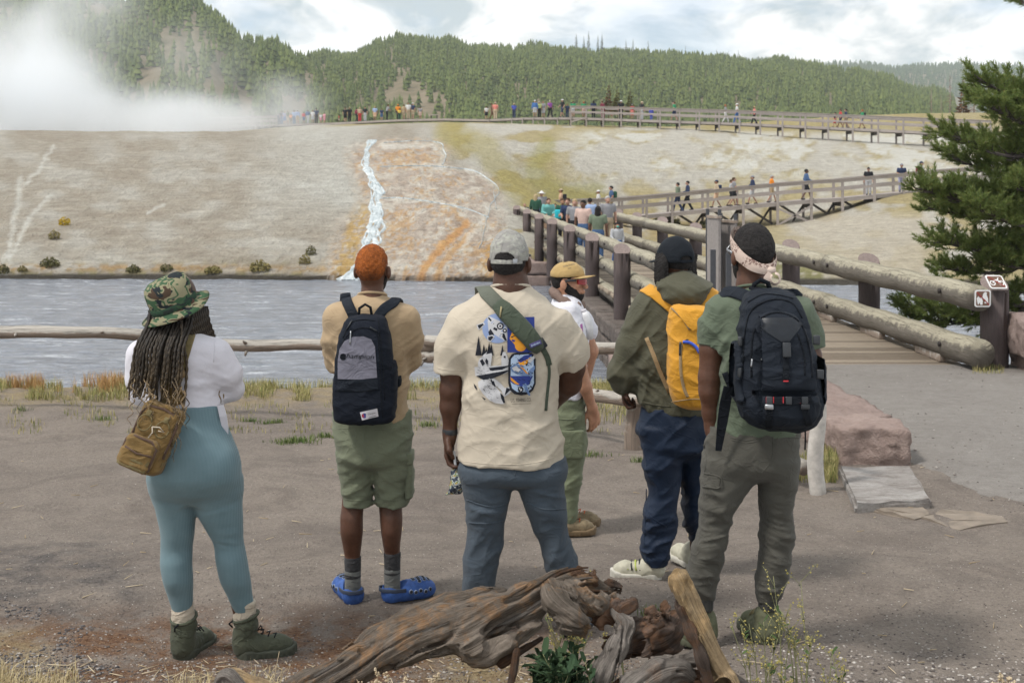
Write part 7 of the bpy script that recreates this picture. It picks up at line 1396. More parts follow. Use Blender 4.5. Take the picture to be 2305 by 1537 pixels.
def cap_d(p):q=lD(p); return np.maximum(ell((0,-.008,.038),(.092,.112,.092))(q),(.034+.10*np.clip(-q[:,1],-.2,.2)*-.2-q[:,2]))
cp,bcd=sdf('cap_crown',WR(cap_d,(.003,(6,6,12),20,2, None,1)),*Dd.box(1210,570,1330,650,-.16,.16),.005,T_TANCAP,pd, True)
def brim(name,c,M,m,parent,w=.082,L=.085,curve=.012,tilt=R(-6)):
    v=[];f=[];n=15;rws=6;Mt=M@Matrix.Rotation(tilt,3,'X')
    for s in(0,1):
        for j in range(rws):
            u=j/(rws-1)
            for i in range(n):a=-1+2*i/(n-1);x=a*w;y0=.09*math.sqrt(max(0,1-(a*.86)**2))-.09;y1=L*math.sqrt(max(0,1-abs(a)**2.6));v.append(c+Mt@Vector((x,y0+(y1-y0)*u,-curve*a*a-.005*s)))
    for s in(0,1):
        for j in range(rws-1):
            for i in range(n-1):a=s*n*rws+j*n+i;f.append((a,a+1,a+n+1,a+n) if s==0 else(a,a+n,a+n+1,a+1))
    N=n*rws
    for i in range(n-1):a=(rws-1)*n+i;f.append((a,a+1,a+1+N,a+N))
    mesh(name,v,f,m,parent)
brim('cap_brim',zc+Md@Vector((0,.100,.040)),Md,T_TANCAP,cp,.080,.072,.010,R(4))
lettering('cap_lettering','MARATHON',bcd,1268,602,26,3.5,-14,.002,PLA,cp,Dd.d-.1);lettering('cap_lettering','XX',bcd,1279,606,7,3,-14,.002,PLA,cp,Dd.d-.1)
GLR=NT('lens_red');GLR.color((.30,.008,.012)).rough(.12).spec(.5);GLR=GLR.m
sg=bpy.data.objects.new('sunglasses', None);COL.objects.link(sg);sg.parent=pd;HL= lambda a,b,c:zc+Md@Vector((a,b,c))
v=[];n=17
for s in(0,1):
    for j in range(4):
        for i in range(n):a=-1.05+2.1*i/(n-1);hgt=(.020-.008*abs(a)**2)*(1 if abs(a)>.12 or j>1 else .4);v.append(HL(.075*math.sin(a),.045+.072*math.cos(a)+.003*s,.022-.042*j/3*(1-.25*abs(a))+(.008 if j==3 and abs(a)<.12 else 0)))
f=[]
for s in(0,1):
    for j in range(3):
        for i in range(n-1):a=s*n*4+j*n+i;f.append((a,a+n,a+n+1,a+1) if s else(a,a+1,a+n+1,a+n))
mesh('lens',v,f,GLR,sg);tube('frame_top',[HL(.076*math.sin(a),.046+.073*math.cos(a),.025) for a in np.linspace(-1.1,1.1,15)],.0045,PLA,sg,6)
for s in(-1,1):pad('temple',[HL(s*.070,.075,.015),HL(s*.084,.04,.014),HL(s*.088,-.02,.004)],[Md@Vector((s,0,0))]*3,.014,.004,PLA,sg)
tube('neckerchief',[Vector(Dd.pt(1264,676,0))+Vector((.085*math.cos(a),.105*math.sin(a),.012*math.cos(a*2)-.045*math.cos(a))) for a in np.linspace(0,6.283,25)],[.030+.007*math.sin(i*1.9) for i in range(25)],T_BAND,pd,9);tube('neckerchief_tail',[Dd.pt(1284,690,-.06),Dd.pt(1292,705,-.08),Dd.pt(1299,722,-.09),Dd.pt(1302,734,-.10)],[.030,.036,.034,.006],T_BAND,pd,8);tube('neckerchief_tail',[Dd.pt(1282,692,-.06),Dd.pt(1284,708,-.10),Dd.pt(1288,722,-.11)],[.024,.028,.005],T_BAND,pd,8)
WTP=plain('white_plastic',(.62,.62,.64),.35);wb_=root('water_bottle',Dd.pt(1312,765,-.15),'white bottle carried at the chest of the man in the tan cap','bottle');tube('flask',[Dd.pt(1314,764,-.17),Dd.pt(1312,740,-.17),Dd.pt(1306,712,-.17),Dd.pt(1303,702,-.17)],[.026,.032,.032,.018],WTP,wb_,14);tube('lid',[Dd.pt(1303,703,-.17),Dd.pt(1301,696,-.17)],.016,LW,wb_,12)
BOOTB=plain('hiking_tan',(.20,.155,.095),.8,0,.3,.3,40,.4);BOOTS=plain('sole_brown',(.16,.11,.06),.8);LACE_R=plain('lace_orange',(.45,.09,.03),.8)
for px,py,dy,yaw in((1226,1206,-.14,80),(1238,1186,.10,84)):
    hl=Vector(Dd.pt(px,py,dy));hl.z=g1(hl.x,hl.y)-.003;shoe(pd,hl,R(yaw),.30,.098,.13,BOOTB,BOOTS,'hiking_shoe',.007,laces=LACE_R)
# ---------------------------------------------------------------- E: man with dreadlocks and yellow pack
E=Fig(7.15);pe=figure('man with dreadlocks in black cap, olive jacket and navy trousers',(*E.pt(1510,1288)[:2],-.03))
T_OLIVE=fabric('jacket_olive',(.080,.078,.052),.75,.14,500,.12,9,.05,.2);T_NAVY=fabric('trousers_navy',(.012,.022,.046),.6,.15,500,.1,10,0,.22)
jk=U(.045,E.loft([(622,1500,1556,.0,.07),(640,1484,1572,0,.10),(656,1462,1596,0,.125),(680,1446,1612,0,.145),(720,1436,1622,0,.155),(780,1442,1618,0,.158),(850,1444,1614,0,.155),(900,1441,1614,0,.16),(922,1446,1610,0,.155)],2.3),E.ch([(1464,690,0,38),(1424,780,-.0,36),(1400,838,.02,31),(1398,862,.03,24)],.03),E.ch([(1598,690,0,38),(1622,790,0,34),(1620,850,.06,28)],.03))
o,bE=sdf('jacket',WR(jk,(.016,(2.5,4,10),50,5,E.pt(1430,800,-.05),.15),(.012,(3,4,13),-40,9,E.pt(1465,880,-.1),.12),(.010,(3,4,9),62,4, None,1)),*E.box(1345,612,1670,930,-.3,.3),.0075,T_OLIVE,pe, True)
hood=U(.02,E.loft([(612,1504,1556,-.02,.075),(628,1490,1578,-.06,.09),(645,1484,1592,-.10,.095),(668,1490,1592,-.125,.085),(690,1510,1580,-.13,.055)],2.2,.02));sdf('hood',WR(hood,(.014,(2.5,4,13),28,3, None,1),(.006,(5,5,18),-30,7, None,1)),*E.box(1465,600,1610,705,-.32,.12),.0065,T_OLIVE,o)
zipper(bE,[(1444,905),(1480,912),(1510,915)],T_OLIVE,o,.004,0,14,E.d,'hem_seam')
sdf('undershirt',E.loft([(912,1444,1606,0,.14),(936,1443,1606,0,.14)]),*E.box(1420,905,1640,942,-.25,.25),.009,T_WTEE,pe)
te=U(.03,E.loft([(915,1446,1606,0,.145),(960,1441,1608,-.01,.155),(1000,1444,1604,-.015,.15),(1036,1508,1556,0,.06)]),E.loft([(960,1442,1530,-.01,.13),(1010,1444,1540,-.01,.128),(1060,1452,1534,-.005,.118),(1110,1457,1527,0,.108),(1150,1452,1521,0,.10),(1190,1447,1518,0,.098),(1222,1442,1506,.0,.095),(1245,1446,1506,0,.09),(1262,1456,1500,0,.07)],2.2),E.loft([(960,1524,1608,.0,.13),(1010,1530,1604,.03,.125),(1060,1536,1594,.06,.11),(1120,1540,1588,.10,.10),(1180,1542,1584,.14,.09),(1222,1552,1580,.16,.07)],2.2))
o,bEt=sdf('trousers',WR(te,(.014,(3,4,11),45,5, None,1),(.014,(2,3,20),12,8,E.pt(1475,1215,-.05),.1)),*E.box(1415,910,1640,1268,-.25,.35),.0075,T_NAVY,pe, True)
for pts in([(1452,1140),(1468,1165),(1500,1185)],[(1455,1100),(1453,1180),(1450,1230)]):zipper(bEt,pts,T_NAVY,o,.003,0,14,E.d,'seam')
hE,lE,skE=head_fn(E.pt(1518,590,.0),R(-24),1.0)
body=U(.02,hE,E.ch([(1520,615,-.005,26),(1522,650,0,28),(1524,750,0,30),(1524,930,0,32)],.03),E.ch([(1464,690,0,18),(1405,830,.02,15),(1406,872,.03,12)]),E.ch([(1598,690,0,18),(1620,850,.06,18),(1600,900,.15,12)]),hand_fn(E.pt(1406,868,.03),(.05,.1,-1),(.9,-.3,0),1.0,1.1,1),E.ch([(1490,980,0,22),(1486,1130,0,16),(1478,1275,0,15)]),E.ch([(1565,980,0,22),(1564,1120,.1,14),(1566,1235,.16,13)]))
sdf('body',body,*E.box(1350,510,1670,1290,-.25,.35),.0075,SK_DK,pe)
kr=root('key_ring',E.pt(1407,895,.02),'dark clip hanging from the hand of the man in the olive jacket','clip');tube('clip',[Vector(E.pt(1407,884,.0))+Vector((.010*math.sin(a),0,.024*math.cos(a))) for a in np.linspace(0,6.283,15)],.0032,PLA,kr,6)
rs=np.random.RandomState(8);dr_=bpy.data.objects.new('dreadlocks', None);COL.objects.link(dr_);dr_.parent=pe
def dread(q,r,n=34,seed=0):S=spline(q,n);v,f,_=tube_vf([Vector(w) for w in S],[r*(1+.16*math.sin(i*1.9+seed)+.1*math.sin(i*.7+seed))*(1-.35*(i/n)**3) for i in range(n)],7);mesh('dreadlock',v,f,H_BLACK,dr_)
for i in range(24):
    u=i/23;x0=1478+u*34 if i<17 else 1553+(i-17)*2.0;dy=-.03-.05*math.sin(u*3) if i<17 else-.035+.012*(i-17);ln=rs.uniform(630,650) if i<17 else rs.uniform(622,636);dread([E.pt(x0+2,572,dy*.8),E.pt(x0-1,592,dy-.018),E.pt(x0-3*(1-u)+rs.uniform(-2,2),614,dy-.028),E.pt(x0+rs.uniform(-3,5),ln,dy-.035)],.0105,34,i)
hair_cap('hair',skE,lE,H_BLACK,pe,*E.box(1465,520,1580,660,-.14,.14),.010,-.035)
T_BCAP=fabric('cap_black',(.010,.013,.018),.85,.2,600,.12,10,0,.2)
zE=Vector(E.pt(1518,590,0));ME=Matrix.Rotation(R(24),3,'Z')
def cap_e(p):q=lE(p);d=np.maximum(ell((0,-.012,.026),(.094,.114,.112))(q),.006-q[:,2]);cut=np.maximum(np.sqrt((q[:,0]/.042)**2+((q[:,2]-.014)/.026)**2)-1,0)*0+np.sqrt((q[:,0]/.042)**2+((q[:,2]-.016)/.026)**2)-1; return np.maximum(d,-np.maximum(cut*.025,q[:,1]+.05))
cp,bce=sdf('cap_crown',WR(cap_e,(.003,(5,5,14),30,3, None,1)),*E.box(1455,515,1590,610,-.16,.16),.005,T_BCAP,pe, True);brim('cap_brim',zE+ME@Vector((0,.102,.014)),ME,T_BCAP,cp,.084,.075,.016,R(-8))
pad('cap_strap',[zE+ME@Vector((.090*math.sin(a),-.012-.11*math.cos(a),.010)) for a in np.linspace(-.7,.7,11)],[ME@Vector((math.sin(a),-math.cos(a),0)) for a in np.linspace(-.7,.7,11)],.016,.004,T_BCAP,cp)
SNK=plain('sneaker_cream',(.47,.45,.36),.7,0,.3,.12,40,.3);SNKS=plain('sneaker_sole',(.52,.50,.44),.7);LIME=plain('lime_lace',(.45,.52,.12),.7)
hl=Vector(E.pt(1492,1290,-.03));hl.z=g1(hl.x,hl.y)-.003;r_,W3=shoe(pe,hl,R(-78),.285,.094,.09,SNK,SNKS,'sneaker',.006)
for k in range(5):y=.115+.022*k;tube('lace',[W3(-.048,y,.056),W3(-.034,y+.006,.086-.004*k),W3(0,y+.010,.102-.006*k),W3(.034,y+.006,.086-.004*k),W3(.048,y,.056)],.0055,LIME if k%2 else PLA,r_,5)
hl2=Vector(E.pt(1568,1240,.17));hl2.z=g1(hl2.x,hl2.y)-.003;shoe(pe,hl2,R(-20),.285,.094,.09,SNK,SNKS,'sneaker',.008)
# yellow backpack
YEL=fabric('pack_yellow',(.60,.285,.022),.7,.10,500,.15,10,.1,.3);YELT=fabric('pack_tan_trim',(.30,.215,.12),.8)
yb=root('backpack',E.pt(1555,920,-.25),'bright yellow backpack on the man in the olive jacket','backpack')
ypk=E.loft([(686,1518,1585,-.22,.05),(694,1508,1596,-.23,.075),(720,1505,1602,-.24,.085),(780,1503,1606,-.25,.10),(840,1503,1608,-.255,.11),(880,1507,1607,-.255,.11),(905,1518,1602,-.25,.095),(920,1540,1590,-.24,.06)],2.8,.02)
o,bY=sdf('pack_body',WR(ypk,(.012,(3,4,12),35,5,E.pt(1540,740,-.3),.09),(.006,(4,4,13),-25,3, None,1)),*E.box(1485,678,1625,928,-.42,-.06),.006,YEL,yb, True)
decal('top_fold',bY,[(1514,692),(1540,700),(1570,716),(1572,738),(1560,745),(1548,735),(1530,712)],.012,YEL,yb,E.d-.3);zipper(bY,[(1512,694),(1535,716),(1552,742)],YELT,o,.005,.004,18,E.d-.3,'piping')
zipper(bY,[(1534,775),(1532,800),(1533,840),(1540,875),(1548,893)],YELT,o,.008,.001,24,E.d-.3);zipper(bY,[(1512,905),(1540,900),(1570,898),(1600,902)],YELT,o,.003,.001,18,E.d-.3,'seam');q,_=drape(bY,[(1532,770),(1531,800)],.008,6,E.d-.3);tube('zip_pull',q,.006,PLA,o,6)
decal('zip_opening',bY,[(1536,770),(1546,763),(1552,764),(1545,769),(1537,774)],.004,PLA,yb,E.d-.3);q,_=drape(bY,[(1537,770),(1552,772),(1564,780),(1574,794)],.012,14,E.d-.3);tube('drinking_tube',q,.008,plain('tube_blue',(.04,.10,.55),.35),yb,8)
belt('shoulder_strap',bE,[(1530,708),(1512,690),(1490,672),(1470,658),(1458,652)],.066,.014,YEL,yb,.004,16,E.d,ext=[(E.pt(1452,647,-.02),(-.3,-.3,1)),(E.pt(1450,652,.05),(-.3,.5,.8)),(E.pt(1455,690,.13),(0,1,0)),(E.pt(1465,780,.16),(0,1,0))]);belt('strap_trim',bE,[(1534,702),(1516,684),(1494,664),(1474,651)],.012,.018,YELT,yb,.005,14,E.d)
belt('shoulder_strap',bE,[(1578,702),(1590,690),(1600,672),(1604,656)],.060,.014,YEL,yb,.004,14,E.d,ext=[(E.pt(1606,646,-.02),(.3,-.3,1)),(E.pt(1606,655,.06),(.3,.5,.8)),(E.pt(1602,720,.15),(0,1,0))])
belt('lower_strap',bE,[(1455,760),(1470,795),(1486,838),(1507,884)],.022,.003,YELT,yb,.003,12,E.d);tube('grab_handle',[E.pt(1535,700,-.19),E.pt(1545,696,-.2),E.pt(1570,694,-.2),E.pt(1585,692,-.19)],.006,F_BLK2,yb,6)
# ---------------------------------------------------------------- F: man with bandana and big black pack
Ff=Fig(6.05);pf=figure('man with bandana headband, green T-shirt and grey cargo trousers',(*Ff.pt(1690,1425)[:2],.02))
T_SAGE=fabric('tee_sage',(.105,.130,.092),.9,.1,600,.15,10);T_GREY=fabric('cargo_grey',(.078,.075,.064),.85,.12,500,.15,12)
slF=ISE(Ff.ch([(1622,700,0,36),(1606,745,0,35),(1598,800,0,34)],.03),half(Ff.pt(1602,780,0),(-.1,0,-1)),.004)
tf=U(.045,Ff.loft([(640,1672,1722,.0,.065),(652,1652,1745,0,.09),(668,1626,1782,0,.12),(692,1610,1806,0,.14),(740,1612,1814,0,.15),(800,1624,1806,0,.15),(860,1622,1800,0,.145),(920,1617,1798,0,.145),(975,1613,1800,0,.15)],2.3),slF,ISE(Ff.ch([(1798,702,0,36),(1816,750,.03,34),(1824,800,.05,33)],.03),half(Ff.pt(1820,780,.05),(.1,0,-1)),.004))
o,bF=sdf('tee_shirt',WR(tf,(.014,(3,4,12),50,5,Ff.pt(1632,820,-.1),.14),(.012,(3,4,14),-35,9,Ff.pt(1640,930,-.1),.12),(.009,(3,4,11),-45,2,Ff.pt(1625,730,-.05),.12),(.006,(3,4,10),40,4, None,1)),*Ff.box(1545,630,1870,985,-.28,.28),.0075,T_SAGE,pf, True)
zipper(bF,[(1574,772),(1600,776),(1630,777)],T_SAGE,o,.0022,0,14,Ff.d,'hem_seam');collar(Ff,1696,648,38,.078,T_SAGE,o)
tg=U(.03,Ff.loft([(960,1600,1800,0,.145),(1000,1592,1800,-.015,.16),(1040,1586,1797,-.02,.16),(1062,1592,1788,-.01,.145),(1082,1676,1734,0,.06)],2.2),Ff.loft([(1030,1586,1706,-.015,.145),(1070,1582,1704,-.01,.14),(1100,1579,1686,-.005,.132),(1140,1576,1658,0,.118),(1180,1572,1642,0,.108),(1220,1563,1634,0,.102),(1260,1555,1628,0,.096),(1300,1549,1618,0,.09),(1330,1556,1610,0,.078),(1350,1566,1604,0,.06)],2.2),Ff.loft([(1030,1702,1797,-.015,.145),(1070,1706,1793,-.01,.138),(1120,1709,1786,-.005,.12),(1180,1714,1784,0,.108),(1220,1712,1783,0,.102),(1260,1708,1780,0,.096),(1300,1703,1770,0,.088),(1330,1702,1760,0,.078),(1352,1708,1750,0,.06)],2.2))
o,bG=sdf('trousers',WR(tg,(.014,(2,3,20),12,5,Ff.pt(1605,1185,-.06),.10),(.014,(2,3,20),-14,8,Ff.pt(1748,1190,-.06),.10),(.010,(2,3,22),6,6,Ff.pt(1735,1320,-.06),.06),(.010,(2,3,22),8,4,Ff.pt(1585,1325,-.06),.06),(.010,(3,4,11),38,2,Ff.pt(1640,1070,-.1),.14),(.006,(3,4,12),-30,3, None,1)),*Ff.box(1530,950,1830,1358,-.28,.26),.0072,T_GREY,pf, True)
for pts in([(1644,985),(1680,991),(1715,985)],[(1645,990),(1680,997),(1716,990)],[(1775,985),(1798,984)],[(1740,975),(1738,1030),(1715,1065)],[(1584,1000),(1590,1030),(1586,1064)]):zipper(bG,pts,T_GREY,o,.0028,0,16,Ff.d,'seam')
decal('pocket_flap',bG,[(1585,1064),(1622,1074),(1618,1098),(1582,1094)],.008,T_GREY,o,Ff.d);zipper(bG,[(1585,1064),(1622,1074),(1618,1098),(1582,1094)],T_GREY,o,.003,.008,22,Ff.d,'seam')
CUFF=fabric('cuff_dark',(.045,.045,.042),.9,.1)
for c in(1585,1729):sdf('cuff',WR(Ff.loft([(1340,c-21,c+21,0,.068),(1368,c-20,c+20,0,.064)]),(.003,(60,60,3),0,3, None,1)),*Ff.box(c-40,1334,c+40,1374,-.12,.12),.005,CUFF,pf)
hF,lF,skF=head_fn(Ff.pt(1692,572,.0),R(-20),1.06)
body=U(.02,hF,Ff.ch([(1692,605,-.005,31),(1694,645,0,34),(1700,720,0,36),(1705,960,0,40)],.03),Ff.ch([(1628,705,0,18),(1604,765,0,24),(1602,785,0,27),(1598,850,.0,25),(1598,880,.0,24),(1600,930,.02,19),(1601,962,.02,14)],.02),Ff.ch([(1796,705,0,18),(1822,800,.05,26),(1815,870,.1,22),(1790,960,.18,14)],.02),hand_fn(Ff.pt(1601,960,.02),(.05,.05,-1),(.9,-.3,0),1.05,.5,1),Ff.ch([(1650,1040,0,24),(1607,1200,0,16),(1585,1380,0,16)]),Ff.ch([(1750,1040,0,22),(1748,1200,0,16),(1729,1390,0,16)]))
sdf('body',body,*Ff.box(1545,495,1880,1400,-.25,.35),.0075,SK_MD,pf)
hair_cap('hair',skF,lF,H_BLACK,pf,*Ff.box(1635,490,1760,660,-.15,.15),.012,-.035,.08);beard('beard',lF,H_BLACK,pf,*Ff.box(1620,520,1770,690,-.15,.22),1.06)
t=NT('bandana_print');a=t.noise(t.coord(),75,3,.6,1.2);b=t.noise(t.coord(),18,2,.5);t.color(t.mix(t.math('MULTIPLY',t.ramp(a,[(.50,0),(.54,1)],'LINEAR'),t.ramp(b,[(.45,0),(.55,1)]), True),(.53,.42,.36),(.17,.10,.085))).rough(.9);t.bump(t.noise(t.coord(),30,3,.6),.3,.006);BAND=t.m
cF=Vector(Ff.pt(1692,572,0));MF=Matrix.Rotation(R(20),3,'Z');s_=1.06;v=[];f=[];n=44
for i in range(n):
    a=2*math.pi*i/n;x,y=.0905*math.sin(a),-.012+.1115*math.cos(a);zc_=.018+.062*(math.cos(a)*.5+.5)-.075*(.5-.5*math.cos(a))**1.4;wd=.036-.014*(.5-.5*math.cos(a))**3-.012*(math.sin(a)>0)*math.sin(a)**2
    sk=1-.10*max(0,zc_/.1)**2
    for k,(u,e) in enumerate(((-1,0),(-.5,.004),(0,.006),(.5,.004),(1,0))):v.append(cF+MF@(Vector((x*sk*(1+e*8+.02*math.sin(7*a+k)),y*sk*(1+e*8),zc_+u*wd)))*s_)
for i in range(n):
    for k in range(4):a,b=i*5+k,((i+1)%n)*5+k;f.append((a,a+1,b+1,b))
bd_=mesh('bandana',v,f,BAND,pf)
kc=cF+MF@Vector((.018,-.125,-.062))*s_;KN=plain('bandana_plain',(.55,.44,.38),.9)
tube('knot',[kc+Vector((-.022,0,.006)),kc,kc+Vector((.022,-.0,.004))],[.010,.017,.010],KN,bd_,10);pad('loop',[kc+Vector((.008+.022*math.sin(a)+.008,-.012,-.012-.024*(1-math.cos(a)))) for a in np.linspace(0,5.6,13)],[Vector((math.sin(a),-.6,math.cos(a))) for a in np.linspace(0,5.6,13)],.024,.003,KN,bd_);ribbon('tail',[kc+Vector((-.006,-.008,-.006)),kc+Vector((-.018,-.014,-.035)),kc+Vector((-.022,-.012,-.066))],[.016,.034,.012],.003,KN,bd_)
tube('ear_stud',[cF+MF@Vector((-.092,.004,-.045))*s_,cF+MF@Vector((-.096,.004,-.045))*s_],.004,PLG,pf,8)
gl=bpy.data.objects.new('sunglasses', None);COL.objects.link(gl);gl.parent=pf;HL= lambda a,b,c:cF+MF@Vector((a,b,c))*s_
for s in(-1,1):tube('lens_rim',[HL(s*.036+.028*math.cos(a),.104-.012*abs(s*.036+.028*math.cos(a))/.07,.014+.022*math.sin(a)) for a in np.linspace(0,6.283,15)],.004,PLG,gl,6);pad('temple',[HL(s*.066,.092,.02),HL(s*.090,.05,.018),HL(s*.096,-.005,.008)],[MF@Vector((s,0,0))]*3,.010,.004,PLG,gl)
GOL=plain('boot_sage',(.13,.135,.085),.85,0,.2,.2,40,.4);GOLS=plain('boot_sage_sole',(.10,.105,.07),.85)
for px,py,yaw in((1586,1408,-58),(1729,1424,-14)):
    hl=Vector(Ff.pt(px,py,0))-Matrix.Rotation(-R(yaw),3,'Z')@Vector((0,.045,0));hl.z=g1(hl.x,hl.y)-.003;r_,W3=shoe(pf,hl,R(yaw),.30,.105,.125,GOL,GOLS,'boot',.0065,laces=KHA,mouth=.050)
    tube('rand',[W3(.054*math.sin(a),.05-.056*math.cos(a),.042) for a in np.linspace(-1.5,1.5,11)],.004,PLA,r_,5)
pad('bracelet',[Vector(Ff.pt(1601,957,.02))+Vector((.030*math.cos(a),.030*math.sin(a),0)) for a in np.linspace(0,6.283,17)],[Vector((math.cos(a),math.sin(a),0)) for a in np.linspace(0,6.283,17)],.010,.003,plain('bracelet_blue',(.02,.08,.5),.5),pf)
# big black backpack
fb=root('backpack',Ff.pt(1750,965,-.3),'large black hiking backpack with webbing straps on the man with the bandana','backpack');dF=Ff.d-.45
P1=Ff.loft([(650,1692,1762,-.20,.05),(660,1680,1780,-.23,.09),(690,1672,1800,-.26,.12),(740,1665,1816,-.28,.135),(800,1660,1830,-.29,.145),(850,1656,1842,-.295,.15),(890,1660,1846,-.295,.15),(925,1666,1844,-.29,.145),(950,1684,1836,-.28,.12),(966,1716,1818,-.27,.08)],3.0,.03)
P2=Ff.loft([(700,1725,1768,-.37,.05),(712,1706,1792,-.38,.075),(740,1694,1810,-.39,.085),(790,1690,1824,-.40,.09),(840,1690,1830,-.41,.09),(872,1690,1834,-.41,.09)],3.0,.02)
P3=Ff.loft([(874,1690,1836,-.40,.09),(900,1690,1840,-.41,.095),(930,1694,1840,-.41,.09),(950,1706,1832,-.40,.07),(963,1726,1815,-.38,.04)],3.0,.02)
o,bP=sdf('pack_body',WR(P1,(.007,(4,4,12),30,5, None,1)),*Ff.box(1630,640,1875,972,-.6,-.05),.0065,F_BLACK,fb, True);o2,bP2=sdf('front_pocket',WR(P2,(.007,(3,4,10),25,3, None,1),(.006,(2,3,16),-10,7,Ff.pt(1750,830,-.5),.1)),*Ff.box(1670,690,1855,880,-.6,-.2),.006,F_BLACK,fb, True);o3,bP3=sdf('bottom_pocket',WR(P3,(.006,(3,4,12),-25,5, None,1)),*Ff.box(1670,866,1865,970,-.6,-.2),.006,F_BLACK,fb, True)
sdf('side_pocket',WR(Ff.loft([(770,1650,1672,-.28,.08),(830,1644,1672,-.28,.11),(890,1648,1672,-.28,.11),(905,1656,1672,-.28,.09)],2.6,.01),(.005,(6,6,14),20,2, None,1)),*Ff.box(1625,760,1690,912,-.45,-.1),.007,F_BLACK,fb);sdf('side_pocket',WR(Ff.loft([(800,1828,1846,-.28,.08),(860,1828,1852,-.28,.11),(905,1830,1850,-.28,.1)],2.6,.01),(.005,(6,6,14),20,2, None,1)),*Ff.box(1810,792,1870,912,-.45,-.1),.007,F_BLACK,fb)
SHN=plain('pack_shiny_panel',(.010,.013,.019),.45,0,.4,.2,40,.2);REDT=plain('red_thread',(.45,.02,.03),.7)
decal('chevron_panel',bP2,[(1706,735),(1716,716),(1726,727),(1750,731),(1776,727),(1788,714),(1808,730),(1790,752),(1776,770),(1760,770),(1738,750)],.004,SHN,o2,dF)
zipper(bP2,[(1692,850),(1691,800),(1696,750),(1708,722),(1735,706),(1765,706),(1796,722),(1812,750),(1824,800),(1828,850)],F_BLK2,o2,.005,.001,50,dF);zipper(bP,[(1672,840),(1676,760),(1688,705),(1715,682),(1750,674),(1785,684),(1806,716)],F_BLK2,o,.004,.001,40,dF);zipper(bP,[(1684,680),(1715,664),(1750,664),(1785,672)],F_BLK2,o,.004,.001,24,dF)
zipper(bP2,[(1714,745),(1712,800),(1714,845)],F_BLK2,o2,.004,.001,16,dF);zipper(bP2,[(1796,752),(1810,800),(1812,845)],F_BLK2,o2,.004,.001,16,dF)
for px,py in((1693,808),(1716,800)):q,_=drape(bP2,[(px,py),(px-2,py+18)],.008,5,dF);tube('zip_pull',q,.004,PLG,o2,6)
belt('centre_strap',bP2,[(1768,768),(1769,790),(1769,820),(1769,858)],.026,.005,F_BLK2,fb,.006,12,dF);box_at('buckle',bP2,1769,788,.034,.062,.014,PLA,fb,0,.010,dF,.005);decal('red_stitch',bP2,[(1763,856),(1775,856),(1775,859),(1763,859)],.018,REDT,fb,dF)
decal('pocket_band',bP3,[(1692,878),(1760,876),(1834,874),(1834,884),(1760,888),(1692,890)],.004,SHN,o3,dF);belt('webbing',bP3,[(1708,900),(1740,903),(1780,903),(1826,898)],.032,.005,F_BLK2,o3,.003,18,dF)
for px in(1724,1740,1762,1801):decal('red_stitch',bP3,[(px,893),(px+2.2,893),(px+2.2,907),(px,907)],.012,REDT,o3,dF,maxe=20)
for px in(1732,1774,1810):box_at('ladder_lock',bP3,px,901,.026,.034,.010,PLA,o3,0,.008,dF,.003)
for px,x1,y1 in((1732,1731,960),(1810,1820,955)):belt('lash_strap',bP3,[(px,914),((px+x1)/2,935),(x1,y1)],.030,.005,F_BLK2,fb,.006,10,dF);box_at('strap_slide',bP3,px,914,.036,.022,.012,PLG if px<1750 else PLA,fb,0,.008,dF,.004);decal('red_stitch',bP3,[(x1-7,y1-3),(x1+7,y1-3),(x1+7,y1),(x1-7,y1)],.014,REDT,fb,dF,maxe=20)
for px,py in((1672,768),(1670,838),(1838,765),(1846,842)):box_at('side_buckle',bP,px,py,.03,.04,.014,PLA,fb,0,.004,dF,.004)
tube('grab_handle',[Ff.pt(1694,660,-.17),Ff.pt(1698,640,-.18),Ff.pt(1712,630,-.19),Ff.pt(1728,637,-.18),Ff.pt(1736,660,-.17)],.011,F_BLK2,fb,8);pad('top_band',[Ff.pt(1690,650,-.17),Ff.pt(1715,656,-.21),Ff.pt(1745,662,-.21),Ff.pt(1766,662,-.17)],[Vector((0,-.5,1))]*4,.03,.012,F_BLK2,fb)
belt('shoulder_strap',bF,[(1686,672),(1668,664),(1650,660),(1634,662)],.058,.018,F_BLACK,fb,.004,14,Ff.d,ext=[(Ff.pt(1622,664,-.02),(-.3,-.3,1)),(Ff.pt(1620,672,.05),(-.4,.5,.8)),(Ff.pt(1626,720,.13),(-.2,1,0)),(Ff.pt(1634,800,.14),(-.3,1,0)),(Ff.pt(1628,850,.06),(-1,.3,0))]);belt('shoulder_strap',bF,[(1756,672),(1775,664),(1790,664)],.058,.018,F_BLACK,fb,.004,12,Ff.d,ext=[(Ff.pt(1800,668,-.0),(.3,-.3,1)),(Ff.pt(1804,690,.1),(.3,1,.3)),(Ff.pt(1800,790,.15),(0,1,0))])
belt('hip_strap',bF,[(1632,838),(1642,862),(1650,880)],.028,.006,F_BLK2,fb,.006,10,Ff.d-.1);ribbon('hanging_strap',[Ff.pt(1640,870,-.19),Ff.pt(1632,910,-.185),Ff.pt(1626,950,-.185),Ff.pt(1621,985,-.18),Ff.pt(1617,1014,-.175)],[.044,.05,.046,.036,.028],.006,F_BLK2,fb);tube('cord',[Ff.pt(1812,958,-.3),Ff.pt(1813,985,-.29),Ff.pt(1812,1012,-.29)],.0035,F_BLK2,fb,6)
